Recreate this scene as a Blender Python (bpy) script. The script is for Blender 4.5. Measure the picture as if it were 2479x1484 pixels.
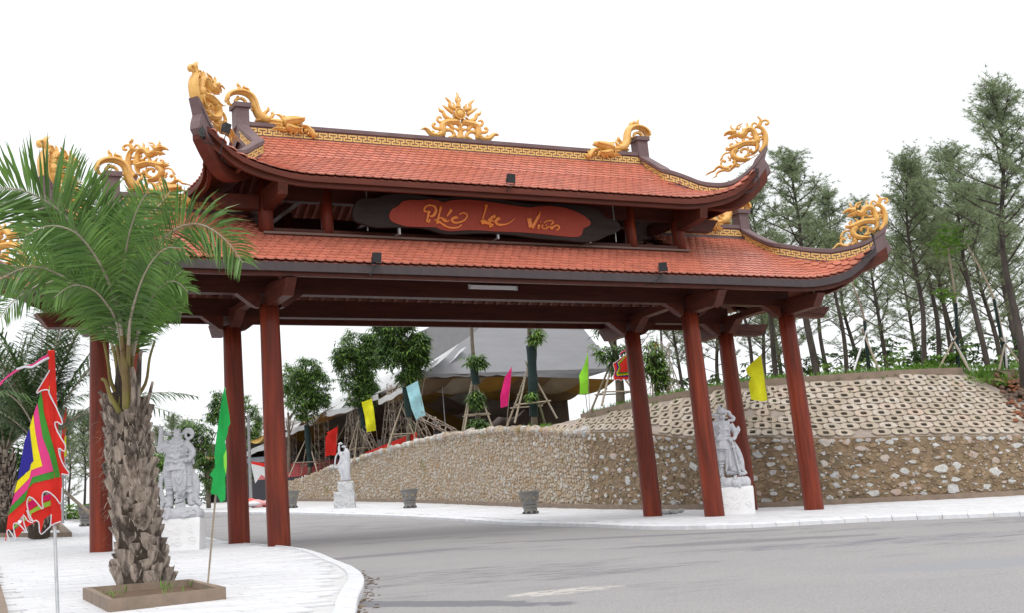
import bpy, bmesh, math, random
import numpy as np
from mathutils import Vector, Matrix
rnd = random.Random(7)
S = bpy.context.scene
COL = S.collection
for o in list(bpy.data.objects): bpy.data.objects.remove(o)

# ------------------------------------------------------------ camera
CAM = np.array([-19.9154, -37.2831, -1.4723])
YAW, PIT, ROL, FPX, PPX, PPY, PW, PH = .4675, .2805, -.0755, 3398.435, 1032.64, 438.41, 2479., 1484.
def _basis():
    cy, sy = math.cos(YAW), math.sin(YAW); cp, sp = math.cos(PIT), math.sin(PIT); cr, sr = math.cos(ROL), math.sin(ROL)
    w = np.array([sy*cp, cy*cp, sp]); r = np.array([cy, -sy, 0.]); u = np.cross(r, w)
    return cr*r+sr*u, -sr*r+cr*u, w
CR, CU, CW = _basis()
cd = bpy.data.cameras.new('camera'); cam = bpy.data.objects.new('camera', cd); COL.objects.link(cam)
m = Matrix.Identity(4)
for i in range(3):
    m[i][0] = CR[i]; m[i][1] = CU[i]; m[i][2] = -CW[i]; m[i][3] = CAM[i]
cam.matrix_world = m
cd.sensor_fit = 'HORIZONTAL'; cd.sensor_width = 36.; cd.lens = 36.*FPX/PW
cd.shift_x = (PW/2-PPX)/PW; cd.shift_y = (PPY-PH/2)/PW
cd.clip_start = .1; cd.clip_end = 3000
S.camera = cam
S.render.resolution_x = 1024; S.render.resolution_y = 614

# ------------------------------------------------------------ world: overcast
W = bpy.data.worlds.new('World'); S.world = W; W.use_nodes = True
nt = W.node_tree; nt.nodes.clear()
out = nt.nodes.new('ShaderNodeOutputWorld'); add = nt.nodes.new('ShaderNodeAddShader')
b1 = nt.nodes.new('ShaderNodeBackground'); b2 = nt.nodes.new('ShaderNodeBackground')
sky = nt.nodes.new('ShaderNodeTexSky'); sky.sky_type = 'NISHITA'; sky.sun_disc = False
sky.sun_elevation = math.radians(58); sky.sun_rotation = math.radians(205); sky.dust_density = 4
hs = nt.nodes.new('ShaderNodeHueSaturation'); hs.inputs['Saturation'].default_value = .25
nt.links.new(sky.outputs[0], hs.inputs['Color']); nt.links.new(hs.outputs[0], b1.inputs[0]); b1.inputs[1].default_value = .05
tc = nt.nodes.new('ShaderNodeTexCoord'); sep = nt.nodes.new('ShaderNodeSeparateXYZ'); mr = nt.nodes.new('ShaderNodeMapRange')
nt.links.new(tc.outputs['Generated'], sep.inputs[0]); nt.links.new(sep.outputs['Z'], mr.inputs[0])
mr.inputs['From Min'].default_value = 0; mr.inputs['From Max'].default_value = 1; mr.inputs['To Min'].default_value = .78; mr.inputs['To Max'].default_value = 1.15
b2.inputs[0].default_value = (.965, .98, 1., 1); nt.links.new(mr.outputs[0], b2.inputs[1])
nt.links.new(b1.outputs[0], add.inputs[0]); nt.links.new(b2.outputs[0], add.inputs[1]); nt.links.new(add.outputs[0], out.inputs[0])
sl = bpy.data.lights.new('sun', 'SUN'); sl.energy = .9; sl.angle = math.radians(25); sl.color = (1, .97, .92)
so = bpy.data.objects.new('sun', sl); COL.objects.link(so)
el, az = math.radians(58), math.radians(205)
sd = Vector((math.sin(az)*math.cos(el), math.cos(az)*math.cos(el), math.sin(el)))
so.rotation_euler = sd.to_track_quat('Z', 'Y').to_euler()
S.view_settings.view_transform = 'Standard'; S.view_settings.look = 'None'
S.view_settings.exposure = .22; S.view_settings.gamma = 1; S.view_settings.use_curve_mapping = False
S.render.engine = 'CYCLES'

# ------------------------------------------------------------ placing helpers
def ray(x, y): return CW+(x-PPX)/FPX*CR-(y-PPY)/FPX*CU
def atd(x, y, D): return CAM+ray(x, y)*D              # point seen at (x,y) of the photo, D metres deep
def aty(x, y, Y): d = ray(x, y); return CAM+(Y-CAM[1])/d[1]*d
def G(x, y): return .0068*x+.074*y+.009*max(0, y-6)   # the sloping ground
def gp(x, y, h=0.):
    d = ray(x, y); t = 5.
    while t < 400:
        P = CAM+d*t
        if P[2] < G(P[0], P[1])+h:
            a, b = t-.25, t
            for _ in range(20):
                q = (a+b)/2; P = CAM+d*q
                if P[2] < G(P[0], P[1])+h: b = q
                else: a = q
            return CAM+d*b
        t += .25
    return CAM+d*100

# ------------------------------------------------------------ mesh builder
class MB:
    def __init__(s): s.v = []; s.f = []; s.m = []
    def add(s, v, f, mi=0):
        n = len(s.v); s.v += [tuple(map(float, p)) for p in v]; s.f += [tuple(i+n for i in q) for q in f]; s.m += [mi]*len(f); return s
    def box(s, c, d, R=None, mi=0):
        h = [x/2 for x in d]; v = [Vector((sx*h[0], sy*h[1], sz*h[2])) for sx in (-1, 1) for sy in (-1, 1) for sz in (-1, 1)]
        if R is not None: v = [R @ p for p in v]
        v = [p+Vector(c) for p in v]
        return s.add(v, [(0, 1, 3, 2), (4, 6, 7, 5), (0, 4, 5, 1), (2, 3, 7, 6), (0, 2, 6, 4), (1, 5, 7, 3)], mi)
    def tube(s, path, r, n=8, mi=0, cap=True, flat=(1, 1), up=None):
        P = [Vector(p) for p in path]; k = len(P)
        R = r if isinstance(r, (list, tuple)) else [r]*k
        if len(R) != k: R = list(np.interp(np.linspace(0, 1, k), np.linspace(0, 1, len(R)), R))
        v = []; u = None
        for i, p in enumerate(P):
            t = (P[min(i+1, k-1)]-P[max(i-1, 0)])
            if t.length < 1e-9: t = Vector((0, 0, 1))
            t.normalize()
            if up is not None: a = Vector(up)-t*t.dot(Vector(up))
            elif u is None:
                a = Vector((0, 0, 1)) if abs(t.z) < .9 else Vector((1, 0, 0)); a = a-t*t.dot(a)
            else: a = u-t*t.dot(u)
            if a.length < 1e-6: a = t.orthogonal()
            u = a.normalized(); w = t.cross(u)
            for j in range(n):
                an = 2*math.pi*j/n; v.append(p+u*math.cos(an)*R[i]*flat[0]+w*math.sin(an)*R[i]*flat[1])
        f = [(i*n+j, i*n+(j+1) % n, (i+1)*n+(j+1) % n, (i+1)*n+j) for i in range(k-1) for j in range(n)]
        if cap: f += [tuple(reversed(range(n))), tuple((k-1)*n+j for j in range(n))]
        return s.add(v, f, mi)
    def lathe(s, prof, c=(0, 0, 0), n=24, mi=0, rot=0, cap=True):
        v = [(c[0]+r*math.cos(rot+2*math.pi*j/n), c[1]+r*math.sin(rot+2*math.pi*j/n), c[2]+z) for r, z in prof for j in range(n)]
        k = len(prof); f = [(i*n+j, i*n+(j+1) % n, (i+1)*n+(j+1) % n, (i+1)*n+j) for i in range(k-1) for j in range(n)]
        if cap: f += [tuple(reversed(range(n))), tuple((k-1)*n+j for j in range(n))]
        return s.add(v, f, mi)
    def ext(s, poly, d, mi=0):                      # polygon of 3D points swept along d
        n = len(poly); P = [Vector(p) for p in poly]; D = Vector(d)
        return s.add(P+[p+D for p in P], [tuple(range(n)), tuple(reversed(range(n, 2*n)))]+[((i+1) % n, i, n+i, n+(i+1) % n) for i in range(n)], mi)
    def grid(s, rows, mi=0, flip=False):
        n = len(rows[0]); v = [p for r in rows for p in r]
        f = [(i*n+j, i*n+j+1, (i+1)*n+j+1, (i+1)*n+j) for i in range(len(rows)-1) for j in range(n-1)]
        if flip: f = [tuple(reversed(q)) for q in f]
        return s.add(v, f, mi)
    def ball(s, c, r, n=8, k=6, mi=0):
        r = r if isinstance(r, (list, tuple)) else (r, r, r); v = []
        for i in range(k+1):
            a = math.pi*i/k
            for j in range(n):
                b = 2*math.pi*j/n; v.append((c[0]+r[0]*math.sin(a)*math.cos(b), c[1]+r[1]*math.sin(a)*math.sin(b), c[2]-r[2]*math.cos(a)))
        return s.add(v, [(i*n+j, i*n+(j+1) % n, (i+1)*n+(j+1) % n, (i+1)*n+j) for i in range(k) for j in range(n)], mi)
    def mesh(s, name, mats, org=(0, 0, 0), smooth=False):
        me = bpy.data.meshes.new(name); ox, oy, oz = map(float, org)
        me.from_pydata([(a-ox, b-oy, c-oz) for a, b, c in s.v], [], s.f)
        for q in mats: me.materials.append(q)
        if len(mats) > 1: me.polygons.foreach_set('material_index', s.m)
        if smooth: me.polygons.foreach_set('use_smooth', [True]*len(me.polygons))
        me.update(); return me
    def build(s, name, mat, parent=None, smooth=False, org=None, **kw):
        mats = mat if isinstance(mat, (list, tuple)) else [mat]
        po = (0, 0, 0)
        if parent is not None: po = tuple(wloc(parent))
        elif org is not None: po = org
        me = s.mesh(name, mats, po, smooth)
        return link(name, me, parent, po if parent is None else (0, 0, 0), **kw)
def wloc(o):
    p = Vector(o.location)
    while o.parent: o = o.parent; p += o.location
    return p
def link(name, me, parent=None, loc=(0, 0, 0), **kw):
    o = bpy.data.objects.new(name, me); COL.objects.link(o); o.location = loc
    if parent is not None: o.parent = parent
    tag(o, **kw); return o
def tag(o, label=None, cat=None, group=None, kind=None):
    if label: o['label'] = label
    if cat: o['category'] = cat
    if group: o['group'] = group
    if kind: o['kind'] = kind
    return o
def thing(name, label, cat, loc=(0, 0, 0), group=None):
    o = bpy.data.objects.new(name, None); COL.objects.link(o); o.location = tuple(map(float, loc)); o.empty_display_size = .2
    return tag(o, label, cat, group)
def smoothpath(P, k=4):
    P = [np.array(p, float) for p in P]
    if len(P) < 3: return P
    Q = [2*P[0]-P[1]]+P+[2*P[-1]-P[-2]]; o = []
    for i in range(1, len(Q)-2):
        for j in range(k):
            t = j/k; a, b, c, d = Q[i-1:i+3]
            o.append(.5*((2*b)+(-a+c)*t+(2*a-5*b+4*c-d)*t*t+(-a+3*b-3*c+d)*t**3))
    return o+[P[-1]]
def resample(P, n):
    P = np.array(P, float); L = np.r_[0, np.cumsum(np.linalg.norm(np.diff(P, axis=0), axis=1))]
    t = np.linspace(0, L[-1], n); return np.stack([np.interp(t, L, P[:, i]) for i in range(P.shape[1])], 1)

# ------------------------------------------------------------ materials
def mat(name, c1, c2=None, sc=4., rough=.7, bump=0., bsc=None, var=0., c3=None, stretch=(1, 1, 1), metal=0., detail=6, spec=.5, island=False, contrast=.5, sub=0., dirt=None, pal=None):
    M = bpy.data.materials.new(name); M.use_nodes = True; t = M.node_tree; N = t.nodes; L = t.links
    bs = N['Principled BSDF']; bs.inputs['Roughness'].default_value = rough; bs.inputs['Metallic'].default_value = metal
    bs.inputs['Specular IOR Level'].default_value = spec
    geo = N.new('ShaderNodeNewGeometry'); mp = N.new('ShaderNodeMapping'); mp.inputs['Scale'].default_value = stretch
    L.new(geo.outputs['Position'], mp.inputs['Vector'])
    def noise(s, d=detail, r=.6):
        n = N.new('ShaderNodeTexNoise'); n.inputs['Scale'].default_value = s; n.inputs['Detail'].default_value = d; n.inputs['Roughness'].default_value = r
        L.new(mp.outputs[0], n.inputs['Vector']); return n
    def rgb(c): q = N.new('ShaderNodeRGB'); q.outputs[0].default_value = (*c, 1); return q.outputs[0]
    def mix(f, a, b, ty='MIX'):
        q = N.new('ShaderNodeMix'); q.data_type = 'RGBA'; q.blend_type = ty
        if isinstance(f, (int, float)): q.inputs[0].default_value = f
        else: L.new(f, q.inputs[0])
        L.new(a, q.inputs[6]); L.new(b, q.inputs[7]); return q.outputs[2]
    def ramp(src, lo, hi):
        q = N.new('ShaderNodeMapRange'); q.inputs[1].default_value = lo; q.inputs[2].default_value = hi; L.new(src, q.inputs[0]); return q.outputs[0]
    rv = None
    if var or pal:
        oi = N.new('ShaderNodeObjectInfo'); ad = N.new('ShaderNodeMath'); ad.operation = 'ADD'; fr = N.new('ShaderNodeMath'); fr.operation = 'FRACT'
        L.new(oi.outputs['Random'], ad.inputs[0])
        if island: L.new(geo.outputs['Random Per Island'], ad.inputs[1])
        else: ad.inputs[1].default_value = .37
        L.new(ad.outputs[0], fr.inputs[0]); rv = fr.outputs[0]
    if pal:
        cr = N.new('ShaderNodeValToRGB'); cr.color_ramp.interpolation = 'LINEAR'
        e = cr.color_ramp.elements
        for i, c in enumerate(pal):
            q = e[i] if i < 2 else e.new(i/(len(pal)-1))
            q.position = i/(len(pal)-1); q.color = (*c, 1)
        L.new(rv, cr.inputs[0]); col = cr.outputs[0]
        if c2: col = mix(ramp(noise(sc).outputs[0], .5-contrast/4, .5+contrast/3), col, rgb(c2))
    else:
        col = rgb(c1)
        if c2: col = mix(ramp(noise(sc).outputs[0], .5-contrast/3, .5+contrast/3), col, rgb(c2))
    if c3: col = mix(ramp(noise(sc*.33, 3).outputs[0], .52, .7), col, rgb(c3))
    if dirt: col = mix(ramp(noise(dirt[1], 5).outputs[0], dirt[2], dirt[3]), col, rgb(dirt[0]))
    if var:
        q = N.new('ShaderNodeMapRange'); q.inputs[3].default_value = 1-var; q.inputs[4].default_value = 1+var*.7; L.new(rv, q.inputs[0])
        h = N.new('ShaderNodeHueSaturation'); L.new(col, h.inputs['Color']); L.new(q.outputs[0], h.inputs['Value']); col = h.outputs[0]
    L.new(col, bs.inputs['Base Color'])
    if bump:
        b = N.new('ShaderNodeBump'); b.inputs['Strength'].default_value = bump; b.inputs['Distance'].default_value = .03
        L.new(noise(bsc or sc*3, 5).outputs[0], b.inputs['Height']); L.new(b.outputs[0], bs.inputs['Normal'])
    if sub:
        tr = N.new('ShaderNodeBsdfTranslucent'); L.new(col, tr.inputs[0]); ms = N.new('ShaderNodeMixShader'); ms.inputs[0].default_value = sub
        L.new(bs.outputs[0], ms.inputs[1]); L.new(tr.outputs[0], ms.inputs[2]); L.new(ms.outputs[0], N['Material Output'].inputs['Surface'])
    return M
M = {}
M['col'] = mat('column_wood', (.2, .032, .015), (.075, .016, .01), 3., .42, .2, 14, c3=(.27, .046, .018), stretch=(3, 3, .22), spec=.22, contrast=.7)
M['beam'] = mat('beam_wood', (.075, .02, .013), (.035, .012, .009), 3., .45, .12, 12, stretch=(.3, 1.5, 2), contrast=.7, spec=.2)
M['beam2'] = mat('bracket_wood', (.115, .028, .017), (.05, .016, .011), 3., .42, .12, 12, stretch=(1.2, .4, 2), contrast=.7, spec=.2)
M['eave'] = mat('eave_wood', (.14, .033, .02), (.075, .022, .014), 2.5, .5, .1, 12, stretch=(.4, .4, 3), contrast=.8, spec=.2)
M['fascia'] = mat('fascia_grey', (.06, .042, .045), (.038, .027, .029), 2.2, .6, .1, 10, stretch=(2.5, 2.5, .3), contrast=.8)
M['curb'] = mat('curb_paint', (.165, .105, .108), (.125, .078, .082), 2., .62, .15, 9, dirt=((.2, .15, .145), 1.2, .55, .8))
M['gold'] = mat('gold_paint', (.82, .5, .15), (.66, .34, .07), 5., .42, .5, 26, contrast=.9, spec=.6)
M['goldf'] = mat('gold_fret', (.76, .5, .17), (.68, .41, .12), 6., .5, .05)
M['tile'] = mat('roof_tile', (.56, .185, .12), (.48, .15, .098), 7., .36, .1, 20, var=.15, island=True, spec=.8, dirt=((.6, .5, .45), 5., .72, .8))
M['deck'] = mat('tile_bed', (.2, .05, .03), rough=.8)
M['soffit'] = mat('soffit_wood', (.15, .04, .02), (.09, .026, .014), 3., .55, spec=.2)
M['rafter'] = mat('rafter_wood', (.22, .06, .028), (.13, .038, .02), 3., .55)
M['black'] = mat('black_metal', (.018, .019, .022), rough=.45)
M['wire'] = mat('cable', (.08, .08, .08), rough=.6)
M['steel'] = mat('galvanised_steel', (.36, .37, .38), (.28, .29, .3), 8., .42, metal=.5)
M['white'] = mat('white_plastic', (.78, .78, .8), rough=.35)
M['signd'] = mat('sign_bark', (.034, .024, .021), (.02, .015, .014), 2., .65, .3, 8, stretch=(.5, 1, 3), spec=.15)
M['signr'] = mat('sign_red', (.3, .045, .025), (.25, .038, .022), 5., .5, .05, stretch=(5, 1, .6), spec=.2)
M['signg'] = mat('sign_letter', (.72, .2, .02), (.62, .17, .025), 5., .4)
M['marble'] = mat('statue_marble', (.54, .55, .58), (.44, .45, .485), 6., .6, .3, 40, dirt=((.42, .43, .45), 2.5, .55, .75))
M['plinth'] = mat('plinth_marble', (.8, .8, .8), (.74, .74, .75), 4., .6, .25, 25)
M['granite'] = mat('grey_granite', (.56, .56, .57), (.36, .37, .38), 9., .75, .6, 18, contrast=.5)
M['pave'] = mat('pavement_stone', (.66, .66, .675), (.6, .6, .62), 2.5, .6, .1, 30, var=.07, island=True, stretch=(1, 1, 1), dirt=((.55, .53, .5), .9, .62, .85))
M['joint'] = mat('pavement_joint', (.57, .565, .57), (.5, .49, .485), 3., .8)
M['kerb'] = mat('kerb_stone', (.7, .7, .72), (.58, .59, .62), 3.5, .55, .15, 20, var=.06, dirt=((.5, .46, .4), 2.5, .6, .85))
M['conc'] = mat('brown_concrete', (.27, .2, .15), (.19, .145, .11), 3., .85, .3, 20, dirt=((.14, .13, .08), 2., .6, .8))
M['render'] = mat('wall_mortar', (.27, .19, .11), (.17, .12, .075), 2.2, .9, .9, 7, c3=(.17, .135, .08), dirt=((.1, .085, .055), .8, .55, .75))
M['rubble_m'] = mat('rubble_mortar', (.34, .26, .175), (.25, .19, .13), 1.8, .9, .6, 8, dirt=((.22, .19, .09), .45, .58, .75))
M['pstone'] = mat('pale_stone', (.5, .5, .49), (.38, .37, .35), 9., .8, .5, 25, island=True, pal=[(.52, .53, .53), (.6, .59, .56), (.42, .44, .46), (.42, .25, .17), (.55, .52, .47)])
M['rstone'] = mat('rubble_stone', (.4, .3, .2), (.3, .23, .16), 8., .85, .5, 25, island=True, stretch=(1, 1, 1), dirt=((.23, .2, .09), .5, .6, .74), pal=[(.44, .33, .22), (.48, .4, .3), (.5, .46, .41), (.4, .25, .13), (.46, .39, .3), (.56, .55, .53), (.34, .26, .19), (.5, .45, .38), (.6, .58, .54)])
M['coat'] = mat('mortared_stone', (.3, .215, .13), (.19, .135, .085), 3., .9, .8, 14, island=True, var=.16, pal=[(.3, .21, .12), (.26, .19, .115), (.34, .25, .155), (.33, .22, .14), (.22, .165, .105)])
M['block'] = mat('slope_block', (.4, .34, .27), (.33, .28, .22), 7., .85, .4, 22, island=True, var=.12, pal=[(.44, .36, .27), (.47, .4, .31), (.38, .31, .24), (.49, .44, .38), (.43, .32, .25)])
M['slope'] = mat('slope_mortar', (.36, .3, .26), (.28, .23, .195), 3., .9, .7, 10, dirt=((.22, .19, .1), 1., .6, .8))
M['soil'] = mat('soil', (.13, .075, .04), (.08, .05, .03), 3., .95, .8, 10)
M['dark'] = mat('dark_hole', (.03, .024, .018), rough=1)
M['hill'] = mat('hill_ground', (.14, .115, .045), (.2, .1, .05), 1.2, .95, .8, 6, c3=(.1, .12, .03))
M['redsoil'] = mat('red_soil', (.34, .12, .05), (.2, .08, .045), 1.6, .95, 1., 6, dirt=((.15, .105, .08), 1.7, .4, .56))
M['bamboo'] = mat('bamboo', (.38, .31, .23), (.27, .22, .16), 4., .6, .1, var=.25)
M['bambog'] = mat('green_bamboo', (.2, .22, .12), (.14, .16, .09), 4., .6)
M['scaf'] = mat('rusty_truss', (.4, .33, .28), (.3, .24, .2), 4., .6, var=.15)
M['net'] = mat('green_net', (.012, .034, .03), (.007, .02, .019), 6., .85, .5, 10)
M['bark'] = mat('pine_bark', (.075, .06, .05), (.035, .028, .024), 3., .9, .8, 12, stretch=(1, 1, .4))
M['bark2'] = mat('tree_bark', (.2, .17, .13), (.12, .1, .075), 4., .9, .6, 14)
M['needle'] = mat('pine_needles', (.32, .385, .23), (.23, .3, .16), .7, .8, var=.3, island=True, sub=.35, spec=.15)  # needle greens lightened so the colour carries the haze and flare
M['leafa'] = mat('leaf_dark', (.065, .13, .045), (.1, .18, .055), .8, .5, var=.35, island=True, sub=.25)
M['leafb'] = mat('leaf_bright', (.15, .28, .055), (.22, .37, .065), .8, .5, var=.3, island=True, sub=.3)
M['bush'] = mat('bush_leaf', (.1, .24, .03), (.18, .32, .04), 1.4, .6, var=.3, island=True, sub=.3)
M['palm'] = mat('palm_leaf', (.075, .165, .035), (.15, .275, .055), 1.6, .38, var=.4, island=True, sub=.28, spec=.5)
M['palm2'] = mat('palm_leaf_far', (.085, .15, .055), (.13, .22, .07), 1.2, .5, var=.3, island=True, sub=.2)
M['rachis'] = mat('palm_rachis', (.4, .35, .27), (.28, .24, .18), 6., .5)
M['petg'] = mat('palm_petiole', (.22, .2, .035), (.16, .1, .04), 2.2, .5, c3=(.1, .12, .02))
M['boot'] = mat('leaf_base_wood', (.5, .42, .355), (.19, .14, .105), 5., .85, .7, 18, stretch=(2, 2, .6), var=.25, island=True, contrast=.8, dirt=((.06, .042, .032), 3.4, .44, .6))
M['fibre'] = mat('palm_fibre', (.06, .042, .028), (.03, .022, .016), 8., .95, 1., 20)
M['asph'] = None
M['pot'] = mat('glazed_pot', (.13, .14, .148), (.21, .19, .165), 9., .5, .6, 22, contrast=.6)
M['potr'] = mat('pot_relief', (.27, .2, .12), (.17, .155, .13), 9., .5)
M['tgrey'] = mat('tent_grey', (.19, .19, .2), (.15, .15, .162), .8, .5, .6, 1.6, stretch=(.6, 1, 2.2), contrast=.8)
M['twhite'] = mat('tent_white', (.78, .79, .8), (.68, .69, .7), .6, .5, .3, 1.5, sub=.35)
M['tin'] = mat('tent_lining_brown', (.25, .19, .16), (.17, .13, .11), 1., .6, .3, 2)
M['tin2'] = mat('tent_lining_gold', (.45, .29, .08), (.34, .21, .06), 1., .6, .3, 2)
M['tin3'] = mat('tent_lining_grey', (.42, .4, .4), (.3, .29, .29), 1., .6, .3, 2)
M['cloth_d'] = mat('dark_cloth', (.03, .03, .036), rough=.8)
M['rroof'] = mat('red_sheet_roof', (.5, .1, .1), (.42, .08, .08), 3., .45)
M['groof'] = mat('grey_tile_roof', (.13, .14, .16), (.09, .1, .115), 3., .5, var=.2, island=True)
M['skin'] = mat('skin', (.3, .17, .11), rough=.6)
M['hair'] = mat('hair', (.012, .01, .01), rough=.6)
def flagm(n, c): return mat('cloth_'+n, c, tuple(x*.86 for x in c), 5., .75, .15, 12, sub=.3, spec=.2)
F = {k: flagm(k, c) for k, c in dict(red=(.74, .035, .025), yellow=(.85, .72, .02), blue=(.035, .03, .28), pink=(.75, .06, .25), green=(.06, .29, .04), lime=(.3, .75, .05), white=(.75, .76, .8), sky=(.4, .72, .8), hot=(.82, .03, .22), lemon=(.88, .86, .03), leaf=(.03, .45, .1), lgreen=(.35, .85, .1)).items()}

# ------------------------------------------------------------ asphalt material: aggregate, tracks, patches, dust by the kerb
def asphalt():
    Mx = bpy.data.materials.new('asphalt'); Mx.use_nodes = True; t = Mx.node_tree; N = t.nodes; L = t.links; bs = N['Principled BSDF']
    geo = N.new('ShaderNodeNewGeometry')
    def nz(s, st=(1, 1, 1), d=6, rot=0.):
        mp = N.new('ShaderNodeMapping'); mp.inputs['Scale'].default_value = st; mp.inputs['Rotation'].default_value = (0, 0, rot); L.new(geo.outputs['Position'], mp.inputs[0])
        n = N.new('ShaderNodeTexNoise'); n.inputs['Scale'].default_value = s; n.inputs['Detail'].default_value = d; n.inputs['Roughness'].default_value = .65; L.new(mp.outputs[0], n.inputs['Vector']); return n.outputs[0]
    def rg(s, a, b):
        q = N.new('ShaderNodeMapRange'); q.inputs[1].default_value = a; q.inputs[2].default_value = b; L.new(s, q.inputs[0]); return q.outputs[0]
    def mx(f, a, b):
        q = N.new('ShaderNodeMix'); q.data_type = 'RGBA'
        L.new(f, q.inputs[0])
        if isinstance(a, tuple): q.inputs[6].default_value = (*a, 1)
        else: L.new(a, q.inputs[6])
        q.inputs[7].default_value = (*b, 1); return q.outputs[2]
    def mul(a, b):
        q = N.new('ShaderNodeMath'); q.operation = 'MULTIPLY'; L.new(a, q.inputs[0]); L.new(b, q.inputs[1]); return q.outputs[0]
    c = mx(rg(nz(.35), .35, .7), (.235, .226, .228), (.275, .262, .26))
    c = mx(rg(nz(38, d=3), .42, .66), c, (.35, .335, .33))
    c = mx(rg(nz(55, d=2), .56, .66), c, (.15, .145, .15))
    c = mx(rg(nz(.5, (.5, 1.3, 1), 6, .5), .6, .8), c, (.195, .188, .193))
    c = mx(mul(rg(nz(.22, (.5, 1.2, 1), 3, .45), .53, .6), rg(nz(3., (.4, 2, 1), 6, .45), .45, .6)), c, (.165, .16, .168))
    c = mx(mul(rg(nz(.9, (.35, 1.5, 1), 8, .3), .66, .7), rg(nz(4., (1, 1, 1), 4), .45, .55)), c, (.5, .455, .4))
    # local patches
    def blob(x, y, rx, ry, a):
        s = N.new('ShaderNodeMapping'); s.vector_type = 'TEXTURE'; s.inputs['Location'].default_value = (x, y, 0); s.inputs['Rotation'].default_value = (0, 0, a); s.inputs['Scale'].default_value = (rx, ry, 1e6)
        L.new(geo.outputs['Position'], s.inputs[0]); q = N.new('ShaderNodeVectorMath'); q.operation = 'LENGTH'; L.new(s.outputs[0], q.inputs[0])
        n = nz(2.2, d=6); w = N.new('ShaderNodeMath'); w.operation = 'MULTIPLY_ADD'; L.new(n, w.inputs[0]); w.inputs[1].default_value = 1.3; L.new(q.outputs['Value'], w.inputs[2]); return rg(w.outputs[0], 1.62, 1.5)
    p = gp(1370, 1408); q2 = gp(1330, 1418)
    c = mx(mul(blob(p[0], p[1], 1.0, .42, .1), rg(nz(7., (.5, 1.6, 1), 6, .3), .46, .52)), c, (.47, .435, .4))
    p = gp(2450, 1340); c = mx(blob(p[0], p[1], 2.6, .8, -.2), c, (.25, .252, .265))
    p = gp(1820, 1296); c = mx(blob(p[0], p[1], 3.2, .7, -.35), c, (.19, .183, .19))
    p = gp(1560, 1286); c = mx(blob(p[0], p[1], 4.5, .5, -.5), c, (.19, .183, .19))
    p = gp(930, 1330); c = mx(blob(p[0], p[1], 3.2, .55, .2), c, (.19, .183, .19))
    p = gp(2300, 1285); c = mx(mul(blob(p[0], p[1], 5.5, 1.1, -.25), rg(nz(2.5, (.3, 2, 1), 6, -.3), .45, .55)), c, (.16, .16, .175))
    p = gp(900, 1440); c = mx(blob(p[0]+.1, p[1], .5, 3., .62), c, (.15, .148, .16))
    L.new(c, bs.inputs['Base Color']); bs.inputs['Roughness'].default_value = .82; bs.inputs['Specular IOR Level'].default_value = .35
    b = N.new('ShaderNodeBump'); b.inputs['Strength'].default_value = .5; b.inputs['Distance'].default_value = .01; L.new(nz(60, d=3), b.inputs['Height']); L.new(b.outputs[0], bs.inputs['Normal'])
    return Mx
M['asph'] = asphalt()

# ------------------------------------------------------------ ground, road
LP = [(-17.5, -30), (-15.2, -25.3), (-13.42, -21.75), (-12.46, -19.6), (-10.73, -15.82), (-9.66, -12.89), (-8.89, -10.19), (-7.65, -5.82), (-7.02, -2.64), (-6.75, 1), (-6.42, 5.02), (-5.97, 7.51), (-5.3, 14), (-4.6, 25), (-4.0, 36), (-3.0, 47)]
RK = [(14.5, -16.5), (11.6, -12.9), (9.67, -10.87), (8.5, -9.75), (6.89, -8.4), (4.9, -7.7), (3.5, -6.9), (2.72, -5.3), (2.75, -3.2), (3.35, -.2), (3.7, 4.5), (4.9, 11.5), (5.85, 19.4), (6.2, 27), (6.4, 33.6), (5.9, 39), (5.6, 50), (6, 62), (8, 75)]
WB = [(32, -1.6), (26, -1.4), (21.26, -.85), (18.34, .1), (15.95, 1.35), (14.31, 2.2), (12.9, 3.4), (11.95, 5.4), (11.6, 8.9), (11.94, 14.09), (13.0, 21.5), (15.0, 31.7), (16.7, 41.7), (17.6, 50.3), (17.9, 57.7), (18.0, 64), (18.2, 75)]
LPs = smoothpath(LP, 5); RKs = smoothpath(RK, 5)
mb = MB()
xs = [-600, -200, -60, -17, 0, 20, 60, 200, 700]; ys = [-500, -150, -60, -30, 0, 6, 30, 48, 75, 120, 300, 900]
def gz(x, y):
    y2 = min(y, 48 if x < 3 else 76); z = G(max(-60, min(60, x)), max(y2, -60))
    return z-.3
mb.grid([[(x, y, gz(x, y)) for x in xs] for y in ys]); mb.build('ground', M['hill'], kind='structure')
mb = MB()
mb.grid([[(x, y, G(x, y)-.13) for x in (-18, -8, 0, 8, 16)] for y in (-60, -30, -10, 6, 20, 40, 60, 76)])
mb.grid([[(x, y, G(x, y)-.13) for x in (16, 30, 60)] for y in (-60, -30, -2.5)])
mb.build('road', M['asph'], kind='structure')

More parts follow.
